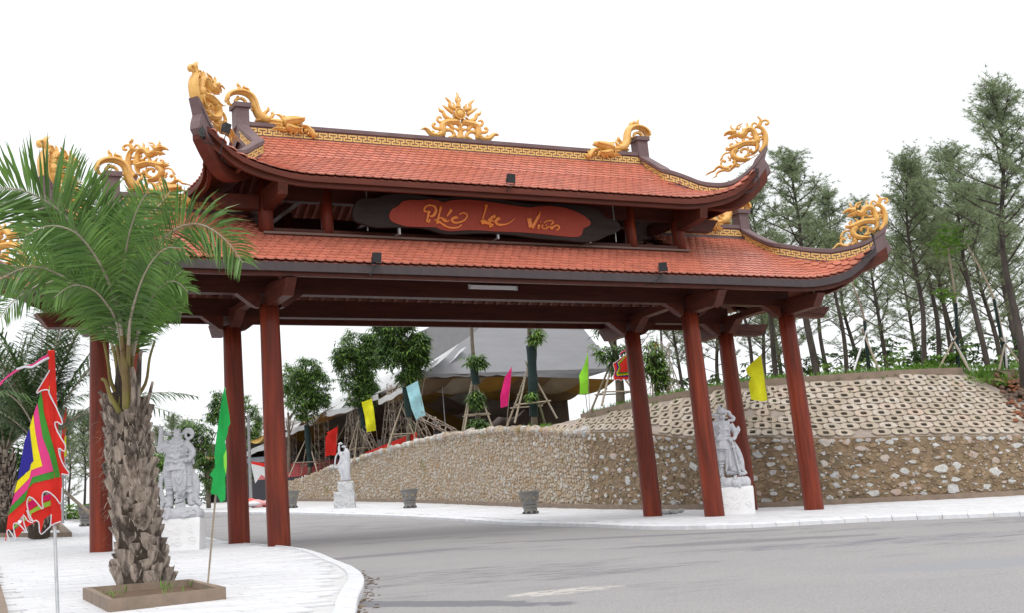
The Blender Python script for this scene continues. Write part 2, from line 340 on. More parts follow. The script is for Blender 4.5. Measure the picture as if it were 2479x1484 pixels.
# pavements: bedding sheets, slabs, kerb stones
def leftedge(y): return float(np.interp(y, [p[1] for p in LPs], [p[0] for p in LPs]))
mb = MB(); yy = list(np.linspace(-30, 6, 40))+list(np.linspace(6.5, 48, 40))
mb.grid([[(x, y, G(x, y)-.022) for x in (-60, -30, leftedge(y)-.2)] for y in yy]); lpav = mb.build('left_pavement', M['joint'], kind='structure')
n = 90; A = resample(RKs, n); B = resample(smoothpath(WB, 5), n)
A2 = A+(B-A)/np.linalg.norm(B-A, axis=1)[:, None]*.2
mb = MB(); mb.grid([[(*(A2[i]+(B[i]-A2[i])*t), G(*(A2[i]+(B[i]-A2[i])*t))-.022) for t in np.linspace(0, 1, 6)] for i in range(n)]); rpav = mb.build('right_pavement', M['joint'], kind='structure')
def slabs(inside, x0, x1, y0, y1, sx, sy, parent, nmain=300, ang=0., org=(0, 0)):
    c, s = math.cos(ang), math.sin(ang); cells = []
    for j in range(int((y1-y0)/sy)):
        off = rnd.uniform(0, sx)
        for i in range(int((x1-x0)/sx)+1):
            a = x0+i*sx+off; b = y0+j*sy; q = [(a, b), (a+sx, b), (a+sx, b+sy), (a, b+sy)]
            q = [(org[0]+c*u-s*v, org[1]+s*u+c*v) for u, v in q]
            if all(inside(*p) for p in q): cells.append(q)
    cells.sort(key=lambda q: math.hypot(q[0][0]-CAM[0], q[0][1]-CAM[1]))
    rest = MB()
    for k, q in enumerate(cells):
        cx = sum(p[0] for p in q)/4; cy = sum(p[1] for p in q)/4; g = .005; up = rnd.uniform(-.002, .002)
        v = [((p[0]-cx)*(1-g/sx*2)+cx, (p[1]-cy)*(1-g/sy*2)+cy) for p in q]
        P = [(a, b, G(a, b)+up) for a, b in v]; mbx = rest if k >= nmain else MB()
        mbx.add(P+[(a, b, z-.02) for a, b, z in P], [(0, 1, 2, 3), (0, 4, 5, 1), (1, 5, 6, 2), (2, 6, 7, 3), (3, 7, 4, 0)])
        if k < nmain: mbx.build('paving_slab', M['pave'], parent)
    if rest.v: rest.build('paving_slab_field', M['pave'], parent, kind='stuff')
def behind(x, y): return (x-CAM[0])*CW[0]+(y-CAM[1])*CW[1] > 9
def insL(x, y): return x < leftedge(y)-.22 and y < 47 and behind(x, y) and x > -17.2+.14*(y+20)
slabs(insL, -40, 0, -27, 50, .6, .3, lpav)
RB = [(*p,) for p in A2]
def insR(x, y):
    i = int(np.argmin(((A-np.array([x, y]))**2).sum(1))); i = max(1, min(n-2, i)); t = A[i+1]-A[i-1]; d = np.array([x, y])-A[i]
    if t[0]*d[1]-t[1]*d[0] > -.24*np.linalg.norm(t): return False
    i = int(np.argmin(((B-np.array([x, y]))**2).sum(1))); i = max(1, min(n-2, i)); t = B[i+1]-B[i-1]; d = np.array([x, y])-B[i]
    return t[0]*d[1]-t[1]*d[0] > .15*np.linalg.norm(t)
slabs(insR, 2, 26, -17, 42, .6, .4, rpav, 200)
def kerbline(path, side, ln, parent, w=.26):
    P = np.array(path); L = np.r_[0, np.cumsum(np.linalg.norm(np.diff(P, axis=0), axis=1))]; k = int(L[-1]/ln)
    for i in range(k):
        a, b = [np.array([np.interp(t, L, P[:, 0]), np.interp(t, L, P[:, 1])]) for t in (i*ln+.006, (i+1)*ln-.006)]
        d = (b-a)/np.linalg.norm(b-a); nn = np.array([-d[1], d[0]])*side; u = rnd.uniform(-.004, .004)
        prof = [(0, -.16), (.0, -.035), (.015, -.022), (w-.02, .012), (w, .006), (w, -.16)]; V = []
        for e in (a, b):
            for o_, z in prof: p = e+nn*o_; V.append((p[0], p[1], G(*p)+z+u))
        m_ = len(prof); f = [(j, j+1, m_+j+1, m_+j) for j in range(m_-1)]+[tuple(range(m_)), tuple(reversed(range(m_, 2*m_)))]
        MB().add(V, f).build('kerb_stone', M['kerb'], parent)
kerbline([p for p in LPs if p[1] > -26], 1, .8, lpav)
kerbline([p for p in RKs if p[1] > -14], -1, .62, rpav, .3)
# debris in the gutter of the left kerb
mb = MB()
for i in range(110):
    t = rnd.random(); y = -23+11*t; x = leftedge(y)+abs(rnd.gauss(.03, .11)); z = G(x, y)-.125; a = rnd.uniform(0, 6.28); r = rnd.uniform(.012, .045)
    mb.box((x, y, z), (r*2, r, .008), Matrix.Rotation(a, 3, 'Z') @ Matrix.Rotation(rnd.uniform(-.4, .4), 3, 'X'))
mb.build('gutter_litter', mat('dry_leaves', (.2, .135, .08), (.12, .085, .06), 20, .9, island=True, var=.4), kind='stuff')
# brown edging at the far left
e = [(-17.6, -24), (-16.56, -17.5), (-15.2, -8.35), (-14.3, -3)]
mb = MB()
for a, b in zip(e[:-1], e[1:]):
    a = np.array(a); b = np.array(b); d = (b-a)/np.linalg.norm(b-a); nn = np.array([-d[1], d[0]])*.18
    q = [a, b, b+nn, a+nn]; P = [(p[0], p[1], G(*p)) for p in q]
    mb.add([(x, y, z+.07) for x, y, z in P]+[(x, y, z-.05) for x, y, z in P], [(0, 1, 2, 3), (0, 4, 5, 1), (1, 5, 6, 2), (2, 6, 7, 3), (3, 7, 4, 0)])
tag(mb.build('bed_edging', M['conc'], org=(-16.5, -17.5, -1.4)), 'low brown concrete edging along the white pavement at the far left', 'edging')

# ------------------------------------------------------------ retaining wall and the hill behind
WT = np.array([(32, 2.02), (26, 2.05), (21.26, 2.16), (18.34, 2.33), (15.95, 2.47), (14.31, 2.59), (12.9, 2.8), (11.95, 3.0), (11.6, 3.7), (11.94, 4.35), (13.0, 5.38), (15.0, 6.3), (16.7, 6.85), (17.6, 6.98), (17.9, 6.95), (18.0, 6.85), (18.2, 6.8)])[:, 1]
NW = 150; ctrl = np.array([(*p, z) for p, z in zip(WB, WT)]); WS = resample(np.array(smoothpath(ctrl, 6)), NW)
WL = np.r_[0, np.cumsum(np.linalg.norm(np.diff(WS[:, :2], axis=0), axis=1))]
def wall_at(s):
    p = np.array([np.interp(s, WL, WS[:, k]) for k in range(3)]); q = np.array([np.interp(s+.3, WL, WS[:, k]) for k in range(2)]); o = np.array([np.interp(s-.3, WL, WS[:, k]) for k in range(2)])
    d = (q-o)/np.linalg.norm(q-o); return p[:2], p[2], d, np.array([-d[1], d[0]])   # pos, top, along, outward
w0 = wall_at(10.)
def outw(s):
    p, z, d, nn = wall_at(s); return nn
# orientation: outward must face the road (towards -x / -y)
SG = 1 if (outw(25.)@np.array([-1, -.3])) > 0 else -1
def wallpt(s, h, o=0.):
    p, zt, d, nn = wall_at(s); q = p+nn*SG*o; zb = G(*p); return (q[0], q[1], zb+(zt-zb)*h)
sA = float(np.interp(0, [0], [0])); sPale = WL[int(np.argmin(np.abs(WS[:, 0]-11.75)+np.abs(WS[:, 1]-12.6)))]
wall = thing('retaining_wall', 'rubble stone retaining wall curving along the far pavement', 'wall', (12, 6, .5))
prs = random.Random(5)
def nzz(a, b): return .018*math.sin(a*3.1+b*7)+.014*math.sin(a*7.3-b*3.7)+.01*math.sin(a*13+b*11)
mb = MB(); rows = []
for i in range(NW*3):
    s = WL[-1]*i/(NW*3-1); rows.append([wallpt(s, h, nzz(s, h*4)) for h in np.linspace(-.05, 1, 12)])
k = next(i for i in range(NW*3) if WL[-1]*i/(NW*3-1) > sPale)
mb.grid(rows[:k+1], 0, SG < 0); mb.grid(rows[k:], 1, SG < 0)
mb.build('mortar_face', [M['render'], M['rubble_m']], wall, smooth=True)
def stone(mbx, s, h, w, hh, o, rag=.3, n=8):
    P = []
    p, zt, d, nn = wall_at(s); H = zt-G(*p)
    a0 = prs.uniform(0, 6.28)
    for j in range(n):
        a = a0+6.283*j/n; r = 1-prs.uniform(0, rag); P.append((math.cos(a)*w/2*r, math.sin(a)*hh/2*r))
    def W_(x, z, oo): return wallpt(s+x, h+z/H, oo)
    base = [W_(x, z, -.03) for x, z in P]; e1 = [W_(x*.97, z*.97, o*.55+nzz(s, h*4)) for x, z in P]; top = [W_(x*.72, z*.72, o+prs.uniform(-.006, .012)) for x, z in P]
    f = []
    for j in range(n):
        k2 = (j+1) % n; f += [(j, k2, n+k2, n+j), (n+j, n+k2, 2*n+k2, 2*n+j)]
    f.append(tuple(range(2*n, 3*n)))
    if SG < 0: pass
    mbx.add(base+e1+top, f if True else f)
cnt = 0; placed = []
# pale scattered stones of the rendered stretch
tries = 0
srange = (WL[int(np.argmin(np.abs(WS[:, 0]-23)))], sPale+.8)
pal = []
while len(pal) < 236 and tries < 20000:
    tries += 1; s = prs.uniform(*srange); h = prs.uniform(.04, .96); w = min(.75, max(.15, prs.gauss(.37, .14))); hh = w*prs.uniform(.35, .85)
    if s > sPale-1 and prs.random() < .3: continue
    if all(abs(s-a) > (w+c)/2*.85 or abs(h-b)*2.3 > (hh+d)/2*.9 for a, b, c, d in pal): pal.append((s, h, w, hh))
for s, h, w, hh in pal: b = MB(); stone(b, s, h, w, hh, prs.uniform(.025, .05), .5, prs.choice([7, 8, 9, 10])); b.build('stone', M['pstone'], wall)
rest = MB()
coat = MB()
for i in range(2300):
    s = prs.uniform(srange[0]-3, srange[1]+.5); h = prs.uniform(.02, .98); w = prs.uniform(.12, .42); stone(coat, s, h, w, w*prs.uniform(.35, .8), prs.uniform(.012, .034), .45, prs.choice([6, 7, 8]))
coat.build('mortared_stone', M['coat'], wall, kind='stuff')
for i in range(750):
    s = prs.uniform(srange[0], srange[1]+1.5); h = prs.uniform(.03, .97); w = prs.uniform(.06, .2); stone(rest, s, h, w, w*prs.uniform(.35, .8), .038, .55, prs.choice([6, 7]))
# top row of the rendered stretch
s = srange[0]
while s < sPale: w = prs.uniform(.2, .45); (stone(rest, s, .955, w, .16, .035, .3, 7) if prs.random() < .75 else None); s += w*1.25
rest.build('small_stone', M['pstone'], wall, kind='stuff')
# dense rubble stretch
rest = MB(); s = sPale+.2; k = 0
while s < WL[-1]-.5:
    p, zt, d, nn = wall_at(s); H = zt-G(*p); far = s-sPale; w = .27 if far < 22 else .34; z = .05
    while z < H-.03:
        hh = prs.uniform(.1, .32); ww = w*prs.uniform(.55, 1.35); near = (far < 9 and z > H-.8)
        tgt = MB() if (near and k < 85) else rest
        stone(tgt, s+prs.uniform(-.05, .05), min(.985, (z+hh/2)/H), ww, hh*1.05, prs.uniform(.02, .06), .3, 7)
        if tgt is not rest: tgt.build('stone', M['rstone'], wall); k += 1
        z += hh*.92
    s += w*.88
rest.build('rubble_field', M['rstone'], wall, kind='stuff')
# loose cap stones of the rubble stretch
cap = MB(); s = sPale-.2
while s < sPale+45:
    r = prs.uniform(.09, .26); q = wallpt(s, 1, prs.uniform(-.1, .02)); n0 = len(cap.v); cap.ball((q[0], q[1], q[2]+prs.uniform(-.05, .03)), (r*1.1, r, r*prs.uniform(.6, .95)), 7, 5, 0 if prs.random() < .45 else 1)
    cap.v[n0:] = [(x+prs.uniform(-.12, .12)*r, y+prs.uniform(-.12, .12)*r, z+prs.uniform(-.12, .12)*r) for x, y, z in cap.v[n0:]]; s += r*1.6
cap.build('cap_stone', [M['pstone'], M['rstone']], wall, kind='stuff')
mb = MB(); rr = [[], [], []]
for i in range(NW):
    s = WL[-1]*i/(NW-1); p, zt, d, nn = wall_at(s)
    for j, (o_, z) in enumerate([(.16, -.05), (.16, .16), (-.02, .17)]): q = p+nn*SG*o_; rr[j].append((q[0], q[1], G(*p)+z))
mb.grid(rr); mb.build('base_ledge', M['conc'], wall)

# slope facing with hollow blocks, cap beam above
CAPZ = 4.97
def slopept(s, t, o=0.):      # t 0..1 from the wall top to the cap beam
    p, zt, d, nn = wall_at(s); zt = zt+.02; rise = max(.02, CAPZ-zt); back = rise/.85
    q = p-nn*SG*(back*t+.02); v = np.array([q[0], q[1], zt+rise*t]); nrm = np.array([nn[0]*SG*.65, nn[1]*SG*.65, .76]); nrm /= np.linalg.norm(nrm)
    return tuple(v+nrm*o)
sE = WL[int(np.argmin(np.abs(WS[:, 1]-14.6)+np.abs(WS[:, 0]-12)))]; s1 = WL[int(np.argmin(np.abs(WS[:, 0]-21.6)))]
def sst(t): return s1-.5-(1-min(1, t))*3.2
sl = thing('slope_revetment', 'sloping facing of hollow eight-sided concrete blocks above the stone wall', 'slope facing', (14, 6, 3.5))
mb = MB(); mb.grid([[slopept(s, t, -.03+.01*math.sin(s*5+t*9)) for t in np.linspace(0, 1, 9)] for s in []], 0, SG > 0) if False else mb.grid([[slopept(sst(t)+(sE+2.4-sst(t))*u, t, -.03+.01*math.sin(u*140+t*9)) for t in np.linspace(0, 1, 9)] for u in np.linspace(0, 1, 120)], 0, SG > 0)
mb.build('mortar_bed', M['slope'], sl, smooth=True)
blk = []
for j in range(11):
    for i in range(70):
        blk.append((s1-3.5+i*.66+(j % 2)*.33, .24+j*.4))
blk2 = []
for s, dd in blk:
    if s > sE+1.6: continue
    p, zt, d, nn = wall_at(s); SL = (CAPZ-zt)*1.544
    lim = SL-.25
    if dd > lim: continue
    t = dd/SL
    if s < sst(t)+.35: continue
    blk2.append((s, t, SL))
def block(mbx, s, t, SL):
    rx, ry = .29, .165/1; V = []; n = 8; j0 = prs.uniform(-.02, .02); up = prs.uniform(-.006, .012)
    ox = [(-.32, -.1), (-.32, .1), (-.2, .19), (.2, .19), (.32, .1), (.32, -.1), (.2, -.19), (-.2, -.19)]
    sz = prs.uniform(.93, 1.0)
    def P(x, y, o): return slopept(s+x*sz+j0, t+y*sz/SL, o)
    outer = [P(x, y, .035+up) for x, y in ox]; low = [P(x, y, -.03) for x, y in ox]
    inn = [P(.095*math.cos(a), .085*math.sin(a), .035+up) for a in [math.pi-(k*math.pi/4)-.1-math.pi/16 for k in range(8)]]
    inn = [P(0.128*math.cos(math.atan2(y*1.5, x)), .12*math.sin(math.atan2(y*1.6, x)), .035+up) for x, y in ox]
    inl = [P(0.128*math.cos(math.atan2(y*1.5, x)), .12*math.sin(math.atan2(y*1.6, x)), -.02) for x, y in ox]
    f = []
    for k in range(n):
        k2 = (k+1) % n; f += [(k, k2, 16+k2, 16+k), (k, 8+k, 8+k2, k2), (16+k, 16+k2, 24+k2, 24+k)]
    mbx.add(outer+low+inn+inl, f, 0); mbx.add(inl, [tuple(range(8))], 1)
rest = MB()
for k, q in enumerate(blk2):
    if prs.random() < .02: continue
    tgt = MB() if k % 100 < 78 and k < 385 else rest
    block(tgt, *q)
    if tgt is not rest: tgt.build('hollow_block', [M['block'], M['dark']], sl)
# small infill lozenges between the blocks
for s, t, SL in blk2:
    if t > .9: continue
    r = .05; rest.add([slopept(s+.33+x*1.3, t+y/SL, .012) for x, y in ((-r, 0), (0, r), (r, 0), (0, -r))], [(0, 1, 2, 3)])
rest.build('block_field', [M['block'], M['dark']], sl, kind='stuff')
mb = MB(); R_ = [[], [], [], []]
for s in np.linspace(s1-.5, sE-.3, 90):
    p, zt, d, nn = wall_at(s); back = (CAPZ-zt)/.85
    for j, (o_, z) in enumerate([(-.12, -.2), (-.12, .13), (.12, .15), (.13, -.1)]): q = p-nn*SG*(back+o_); R_[j].append((q[0], q[1], CAPZ+z))
mb.grid(R_, 0, SG > 0); mb.add([r[0] for r in R_], [(0, 1, 2, 3)]); mb.build('cap_beam', M['conc'], sl)
# weeds near the top of the slope
def leafmesh(mb, c, k, size, droop=.3, wd=.2, mi=0, rg=rnd, fan=1.):
    for _ in range(k):
        a = rg.uniform(0, 6.283); e = rg.uniform(-droop, 1.1-droop); l = size*rg.uniform(.6, 1.25)
        d = Vector((math.cos(a)*math.cos(e), math.sin(a)*math.cos(e), math.sin(e))); sd_ = d.cross(Vector((0, 0, 1)))
        if sd_.length < .1: sd_ = Vector((1, 0, 0))
        sd_ = sd_.normalized()*l*wd*.5; p = Vector(c); q = p+d*l*.5*fan; r_ = p+d*l+Vector((0, 0, -l*.25*droop*2))
        mb.add([p, q+sd_, r_, q-sd_], [(0, 1, 2, 3)], mi)
mb = MB()
for i in range(130):
    s = rnd.uniform(s1, sE); t = min(.97, rnd.betavariate(6, 1.3)); q = slopept(s, t, .02); leafmesh(mb, q, rnd.randint(4, 12), rnd.uniform(.05, .14), .1, .25)
tag(mb.build('slope_weeds', M['bush']), kind='stuff')
# hill top behind the cap and the wall
mb = MB(); rows = [[] for _ in range(9)]; dv = np.array([.75, .66])
for i in range(140):
    s = WL[-1]*i/139; p, zt, d, nn = wall_at(s); f = min(1, max(0, (s-(sE-1.2))/2.4)); back = max(0, CAPZ-zt)/.85 if s < sE+1.2 else .15
    inl = (s >= s1)
    b0 = p-nn*SG*(back+.1)*(1-f)-nn*SG*.12*f; z0 = (CAPZ+.1)*(1-f)+(zt-.02)*f
    if s < s1: b0 = p-nn*SG*.1; z0 = zt
    for j, (dist, dz) in enumerate([(0, -.25), (.25, .02), (1.2, .13), (3.5, .25), (8, .7), (18, 1.9), (32, 3.2), (60, 3.6), (220, 3)]):
        g_ = dz if f < .5 else (min(dz, .5) if dist < 50 else dz-2)
        q = b0+dv*dist; zz = z0+g_+.06*math.sin(q[0]*2.1+q[1]*1.3)*(dist > 0)
        if s < s1:
            rise = [-.5, -.4, .4, 2.1, 3.0, 4.2, 5.6, 6, 6][j]; zz = z0+rise
        rows[j].append((q[0], q[1], zz))
mb.grid(rows, 0, False)
hill = mb.build('hillside', M['hill'], kind='structure', smooth=True)
# raw red soil bank beyond the end of the block facing
from mathutils import noise as mn
mb = MB(); g = []
for i in range(70):
    r_ = []
    for j in range(40):
        back = j*.13; s = sst(back/3.3)+.1-i*.09; p, zt, d, nn = wall_at(s); q = p-nn*SG*min(back, .4)-nn*SG*max(0, back-.4)*.25+dv*max(0, back-.4)*.78; z = zt-.02+.83*min(back, 3.3)-.1*max(0, min(1, i/12))
        v = mn.fractal(Vector((s*.9, back*.9, 0)), 1., 2., 5)*.22+mn.fractal(Vector((s*3, back*3, 7)), 1., 2., 4)*.09
        r_.append((q[0], q[1], z+v*min(1, (j+1)/4)*min(1, (i+2)/5)+.04))
    g.append(r_)
mb.grid(g, 0, SG < 0); mb.build('red_soil_bank', M['redsoil'], kind='structure')
def hilltop(s, dist):
    p, zt, d, nn = wall_at(s); back = max(0, CAPZ-zt)/.85; q = p-nn*SG*back+dv*dist
    return np.array([q[0], q[1], CAPZ+float(np.interp(dist, [0, 1.2, 3.5, 8, 18, 32, 60], [.02, .13, .25, .7, 1.9, 3.2, 3.6]))+.1])
mb = MB()
for i in range(900):
    t_ = rnd.random(); s_ = s1-.2-rnd.random()*6.5; p, zt, d, nn = wall_at(s_); back = rnd.uniform(.3, 4.); q = p-nn*SG*min(back, .4)-nn*SG*max(0, back-.4)*.25+dv*max(0, back-.4)*.78; z = zt+.83*min(back, 3.3); r = rnd.uniform(.03, .13)
    mb.ball((q[0], q[1], z), (r*1.2, r, r*.7), 5, 3)
mb.build('bank_rubble', M['redsoil'], kind='stuff')
mb = MB()
for i in range(700):
    s_ = s1+1.2-rnd.random()*9; p, zt, d, nn = wall_at(s_); back = rnd.uniform(2.6, 5.2); q = p-nn*SG*.4-nn*SG*(back-.4)*.25+dv*(back-.4)*.78; z = zt-.1+.83*min(back, 3.3); leafmesh(mb, (q[0], q[1], z), 8, rnd.uniform(.12, .34), -.2, .14)
mb.build('bank_grass', M['bush'], kind='stuff')
# grass fringe along the hill edge
mb = MB()
for i in range(1500):
    s = rnd.uniform(s1-4, sE+6); q = hilltop(min(s, sE), rnd.uniform(.1, 2.5)) if s < sE else np.array(wallpt(s, 1, -.4-rnd.random()))
    if s < s1: q[2] += 0
    leafmesh(mb, q, 5, rnd.uniform(.1, .26), -.3, .12)
mb.build('edge_grass', M['bush'], kind='stuff')
mb = MB()
for c0, w_, hh, k in [((2235, 903), 1.3, .32, 160), ((2295, 893), .8, .5, 110), ((2150, 912), .7, .25, 60)]:
    b_ = atd(c0[0], c0[1]+3, 55.5)
    for i in range(k): leafmesh(mb, b_+np.array([rnd.gauss(0, w_*.5), rnd.gauss(0, .25), rnd.uniform(0, hh)]), 9, .2, .1, .4)
tag(mb.build('shrub', M['bush'], org=tuple(atd(2235, 903, 55.5))), 'low bright green shrub on the cap beam edge beneath the tripods', 'shrub')

# ============================================================ GATE
gate = thing('ceremonial_gate', 'two-tiered red wooden gate with curved tiled roofs and gilded dragons spanning the road', 'gate', (0, 0, 0))
CX = (7.0, 10.88); CY = 1.6255
for sx in (-1, 1):
    for cx in CX:
        for cy in (-CY, CY):
            x = sx*cx; zb = G(x, cy)-.05
            if sx > 0: zb += 0.0
            prof = [(.30, zb), (.305, zb+.03)]+[(.305-.05*max(0, (t-.15))**1.2, zb+.03+t*(6.2-zb)) for t in np.linspace(.05, 1, 10)]
            MB().lathe(prof, (x, cy, 0), 28).build('column', M['col'], gate, smooth=True)
# tie beams along the gate, cross beams with bracket ends
for cy in (-CY, CY):
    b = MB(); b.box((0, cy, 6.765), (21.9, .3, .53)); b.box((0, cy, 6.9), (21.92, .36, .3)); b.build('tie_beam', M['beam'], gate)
    for sx in (-1, 1):
        pl = [(11.0, 6.13), (12.33, 6.11), (12.62, 6.46), (11.0, 6.46)]
        b = MB(); b.ext([(sx*a, cy-.15, z) for a, z in pl], (0, .3, 0)); b.ext([(sx*(a-.0), cy-.19, z) for a, z in [(11, 6.28), (12.42, 6.22), (12.66, 6.5), (11, 6.5)]], (0, .38, 0)); b.build('bracket', M['beam2'], gate)
        # small knee under the beam beside each column
        for cx in CX:
            for s2 in (-1, 1):
                if cx > 8 and s2 > 0: continue
                pl = [(.3, 6.1), (.42, 6.12), (.95, 6.5), (.3, 6.5)]
                MB().ext([(sx*(cx+s2*a), cy-.13, z) for a, z in pl], (0, .26, 0)).build('knee_brace', M['beam2'], gate)
YP = [(-3.45, 6.6), (-3.1, 6.17), (-1.25, 6.17), (-.72, 6.53), (.72, 6.53), (1.25, 6.17), (3.1, 6.17), (3.45, 6.6), (3.2, 6.98), (-3.2, 6.98)]
YP = [(-3.45, 6.58), (-3.12, 6.16), (-1.25, 6.14), (-.74, 6.53), (.74, 6.53), (1.25, 6.14), (3.12, 6.16), (3.45, 6.58), (2.2, 6.72), (-2.2, 6.72)]
for sx in (-1, 1):
    for cx in CX:
        b = MB(); x = sx*cx; b.ext([(x-.15, y, z) for y, z in YP], (.3, 0, 0))
        b.ext([(x-.185, y, z) for y, z in [(-3.47, 6.62), (-3.28, 6.33), (-1.2, 6.33), (1.2, 6.33), (3.28, 6.33), (3.47, 6.62), (2.2, 6.76), (-2.2, 6.76)]], (.37, 0, 0)) if False else None
        b.box((x, -2.45, 6.56), (.36, 1.5, .1)); b.box((x, 2.45, 6.56), (.36, 1.5, .1))
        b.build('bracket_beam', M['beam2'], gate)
for (x, y) in [(sx*cx, sy*2.9) for sx in (-1, 1) for cx in CX for sy in (-1, 1)]:
    MB().lathe([(.1, 0), (.17, .1), (.17, .2)], (x, y, 6.6), 8).build('bearing_block', M['beam2'], gate)
b = MB()
for x in np.linspace(-10, 10, 9): b.box((x, 0, 7.25), (.16, 3.2, .22))
b.build('cross_joist', M['beam'], gate, kind='stuff')
MB().box((0, 0, 7.42), (14.0, 3.2, .06)).build('bounce_block_board', M['soffit'], gate)  # added board closing the well, keeps bounced ground light out of the pavilion
# upper pavilion
for sx in (-1, 1):
    for cx in (6.98, 5.15):
        for sy in (-1, 1):
            MB().lathe([(.215 if cx > 6 else .18, 7.9), (.205 if cx > 6 else .175, 9.75)], (sx*cx, sy*1.6, 0), 20).build('upper_column', M['col'], gate, smooth=True)
    for sy in (-1, 1):
        pl = [(-8.22, 8.9), (-8.54, 9.3), (-7.2, 9.3), (-7.2, 8.9)]
        MB().ext([(sx*-a, sy*1.6-.14, z) for a, z in pl], (0, .28, 0)).build('bracket', M['beam2'], gate)
    pl = [(-3.02, 8.98), (-3.12, 9.45), (3.12, 9.45), (3.02, 8.98), (2.9, 8.94), (1.8, 8.86), (1.3, 9.1), (-1.3, 9.1), (-1.8, 8.86), (-2.9, 8.94)]
    MB().ext([(sx*6.98-.14, y, z) for y, z in pl], (.28, 0, 0)).build('bracket_beam', M['beam2'], gate)
for sy in (-1, 1):
    MB().box((0, sy*1.62, 8.28), (14.0, .22, .2)).build('sill_beam', M['beam2'], gate)
    MB().box((0, sy*1.6, 9.4), (14.2, .24, .42)).build('tie_beam', M['beam'], gate)
MB().box((0, -1.82, 8.2), (14.3, .2, .06)).build('flashing', mat('pale_flashing', (.2, .13, .11), rough=.8), gate)
b = MB()
for x in np.linspace(-5.8, 5.8, 5): b.box((x, 0, 9.45), (.18, 3.2, .26))
b.build('cross_joist', M['beam'], gate, kind='stuff')

class Roof:
    def __init__(s, r, ye, prof, yE, tx, ty, L, xs, p, ws, xE, ysE):
        s.__dict__.update(locals()); s.py = [a for a, _ in prof]; s.pz = [b for _, b in prof]
        s.zE = s.pz[-1]; s.hip = None
    def pull(s, x, y, z, d):
        if s.hip is None: return z
        k = math.exp(-(d/.55)**2); yy = min(s.ty, max(s.ye, s.hipy(x) if False else y))
        hz = float(np.interp(yy, s.hip[0], s.hip[1]))-.43
        return z*(1-k)+hz*k
    def flare(s, x): return (s.ty-s.yE)*max(0, (abs(x)-s.xs)/(s.tx-s.xs))**2
    def flx(s, y): return (s.tx-s.xE)*max(0, (abs(y)-s.ysE)/(s.ty-s.ysE))**2
    def zp(s, y): return float(np.interp(y, s.py, s.pz))
    def w(s, y): return min(1, max(0, (y-s.ws)/(s.ty-s.ws)))**1.3
    def zf(s, x, y):
        x, y = abs(x), abs(y); f = s.flare(x); yp = y if y < s.ye else s.ye+(y-s.ye)*(s.yE-s.ye)/(s.yE+f-s.ye)
        z = s.zp(yp)+s.L*max(0, (x-s.xs)/(s.tx-s.xs))**s.p*s.w(y)
        if y <= s.ye: return z
        return z+(s.pull(x, y, z, max(0, s.hipx(y)-x))-z)*min(1, (y-s.ye)/.35)
    def hipx(s, y): return s.r if abs(y) < s.ye else s.r+(s.tx-s.r)*(abs(y)-s.ye)/(s.ty-s.ye)
    def hipy(s, x): return s.ye+(s.ty-s.ye)*(abs(x)-s.r)/(s.tx-s.r)
    def ze(s, x, y):
        x, y = abs(x), abs(y); yy = s.hipy(x); yp = s.ye+(yy-s.ye)*(s.yE-s.ye)/(s.ty-s.ye)
        z = s.zp(yp)+s.L*max(0, (y-s.ysE)/(s.ty-s.ysE))**s.p*s.w(yy)
        return s.pull(x, min(s.ty, max(s.ye, yy)), z, max(0, yy-y))
UR = Roof(7.05, 1.5, [(.1, 11.6), (1.5, 10.56), (3.2, 9.53)], 3.2, 9.4, 3.38, 1.02, 6.1, 1.8, 2.15, 8.75, .9)
LR = Roof(10.9, 1.75, [(.1, 9.15), (1.75, 8.18), (3.5, 7.02)], 3.5, 13.4, 3.92, 1.1, 10.2, 1.7, 2.5, 12.75, 1.2)
hipsU = [(7.05, 0.0, 12.02), (7.05, .5, 11.68), (7.05, 1.0, 11.33), (7.05, 1.45, 11.03), (7.45, 1.82, 10.72), (7.82, 2.11, 10.46), (8.27, 2.46, 10.33), (8.6, 2.72, 10.38), (8.86, 2.93, 10.55), (9.15, 3.16, 10.84), (9.42, 3.38, 11.22)]
hipsL = [(10.9, 0.0, 9.66), (10.9, .6, 9.26), (10.9, 1.1, 8.96), (10.9, 1.7, 8.64), (11.25, 2.05, 8.47), (11.55, 2.32, 8.35), (12.0, 2.72, 8.22), (12.25, 2.93, 8.2), (12.82, 3.41, 8.28), (13.12, 3.67, 8.42), (13.44, 3.94, 8.64)]
for R_, H_ in ((UR, hipsU), (LR, hipsL)): R_.hip = ([h[1] for h in H_], [h[2] for h in H_])
def tilemesh(w=.272, l=.36, th=.018):
    pts = [(-w/2, 0), (w/2, 0), (w/2, l*.72), (w*.34, l*.91), (w*.12, l), (-w*.12, l), (-w*.34, l*.91), (-w/2, l*.72)]
    return pts
def tile_basis(fn, x, y, dirx, diry):     # position + tangents on a height function
    e = .02; z = fn(x, y); dn = Vector((dirx*e, diry*e, fn(x+dirx*e, y+diry*e)-z)).normalized()
    ax = Vector((-diry*e, dirx*e, fn(x-diry*e, y+dirx*e)-z)).normalized(); nn = ax.cross(dn)
    if nn.z < 0: nn = -nn
    return Vector((x, y, z)), ax, dn, nn
allt = []
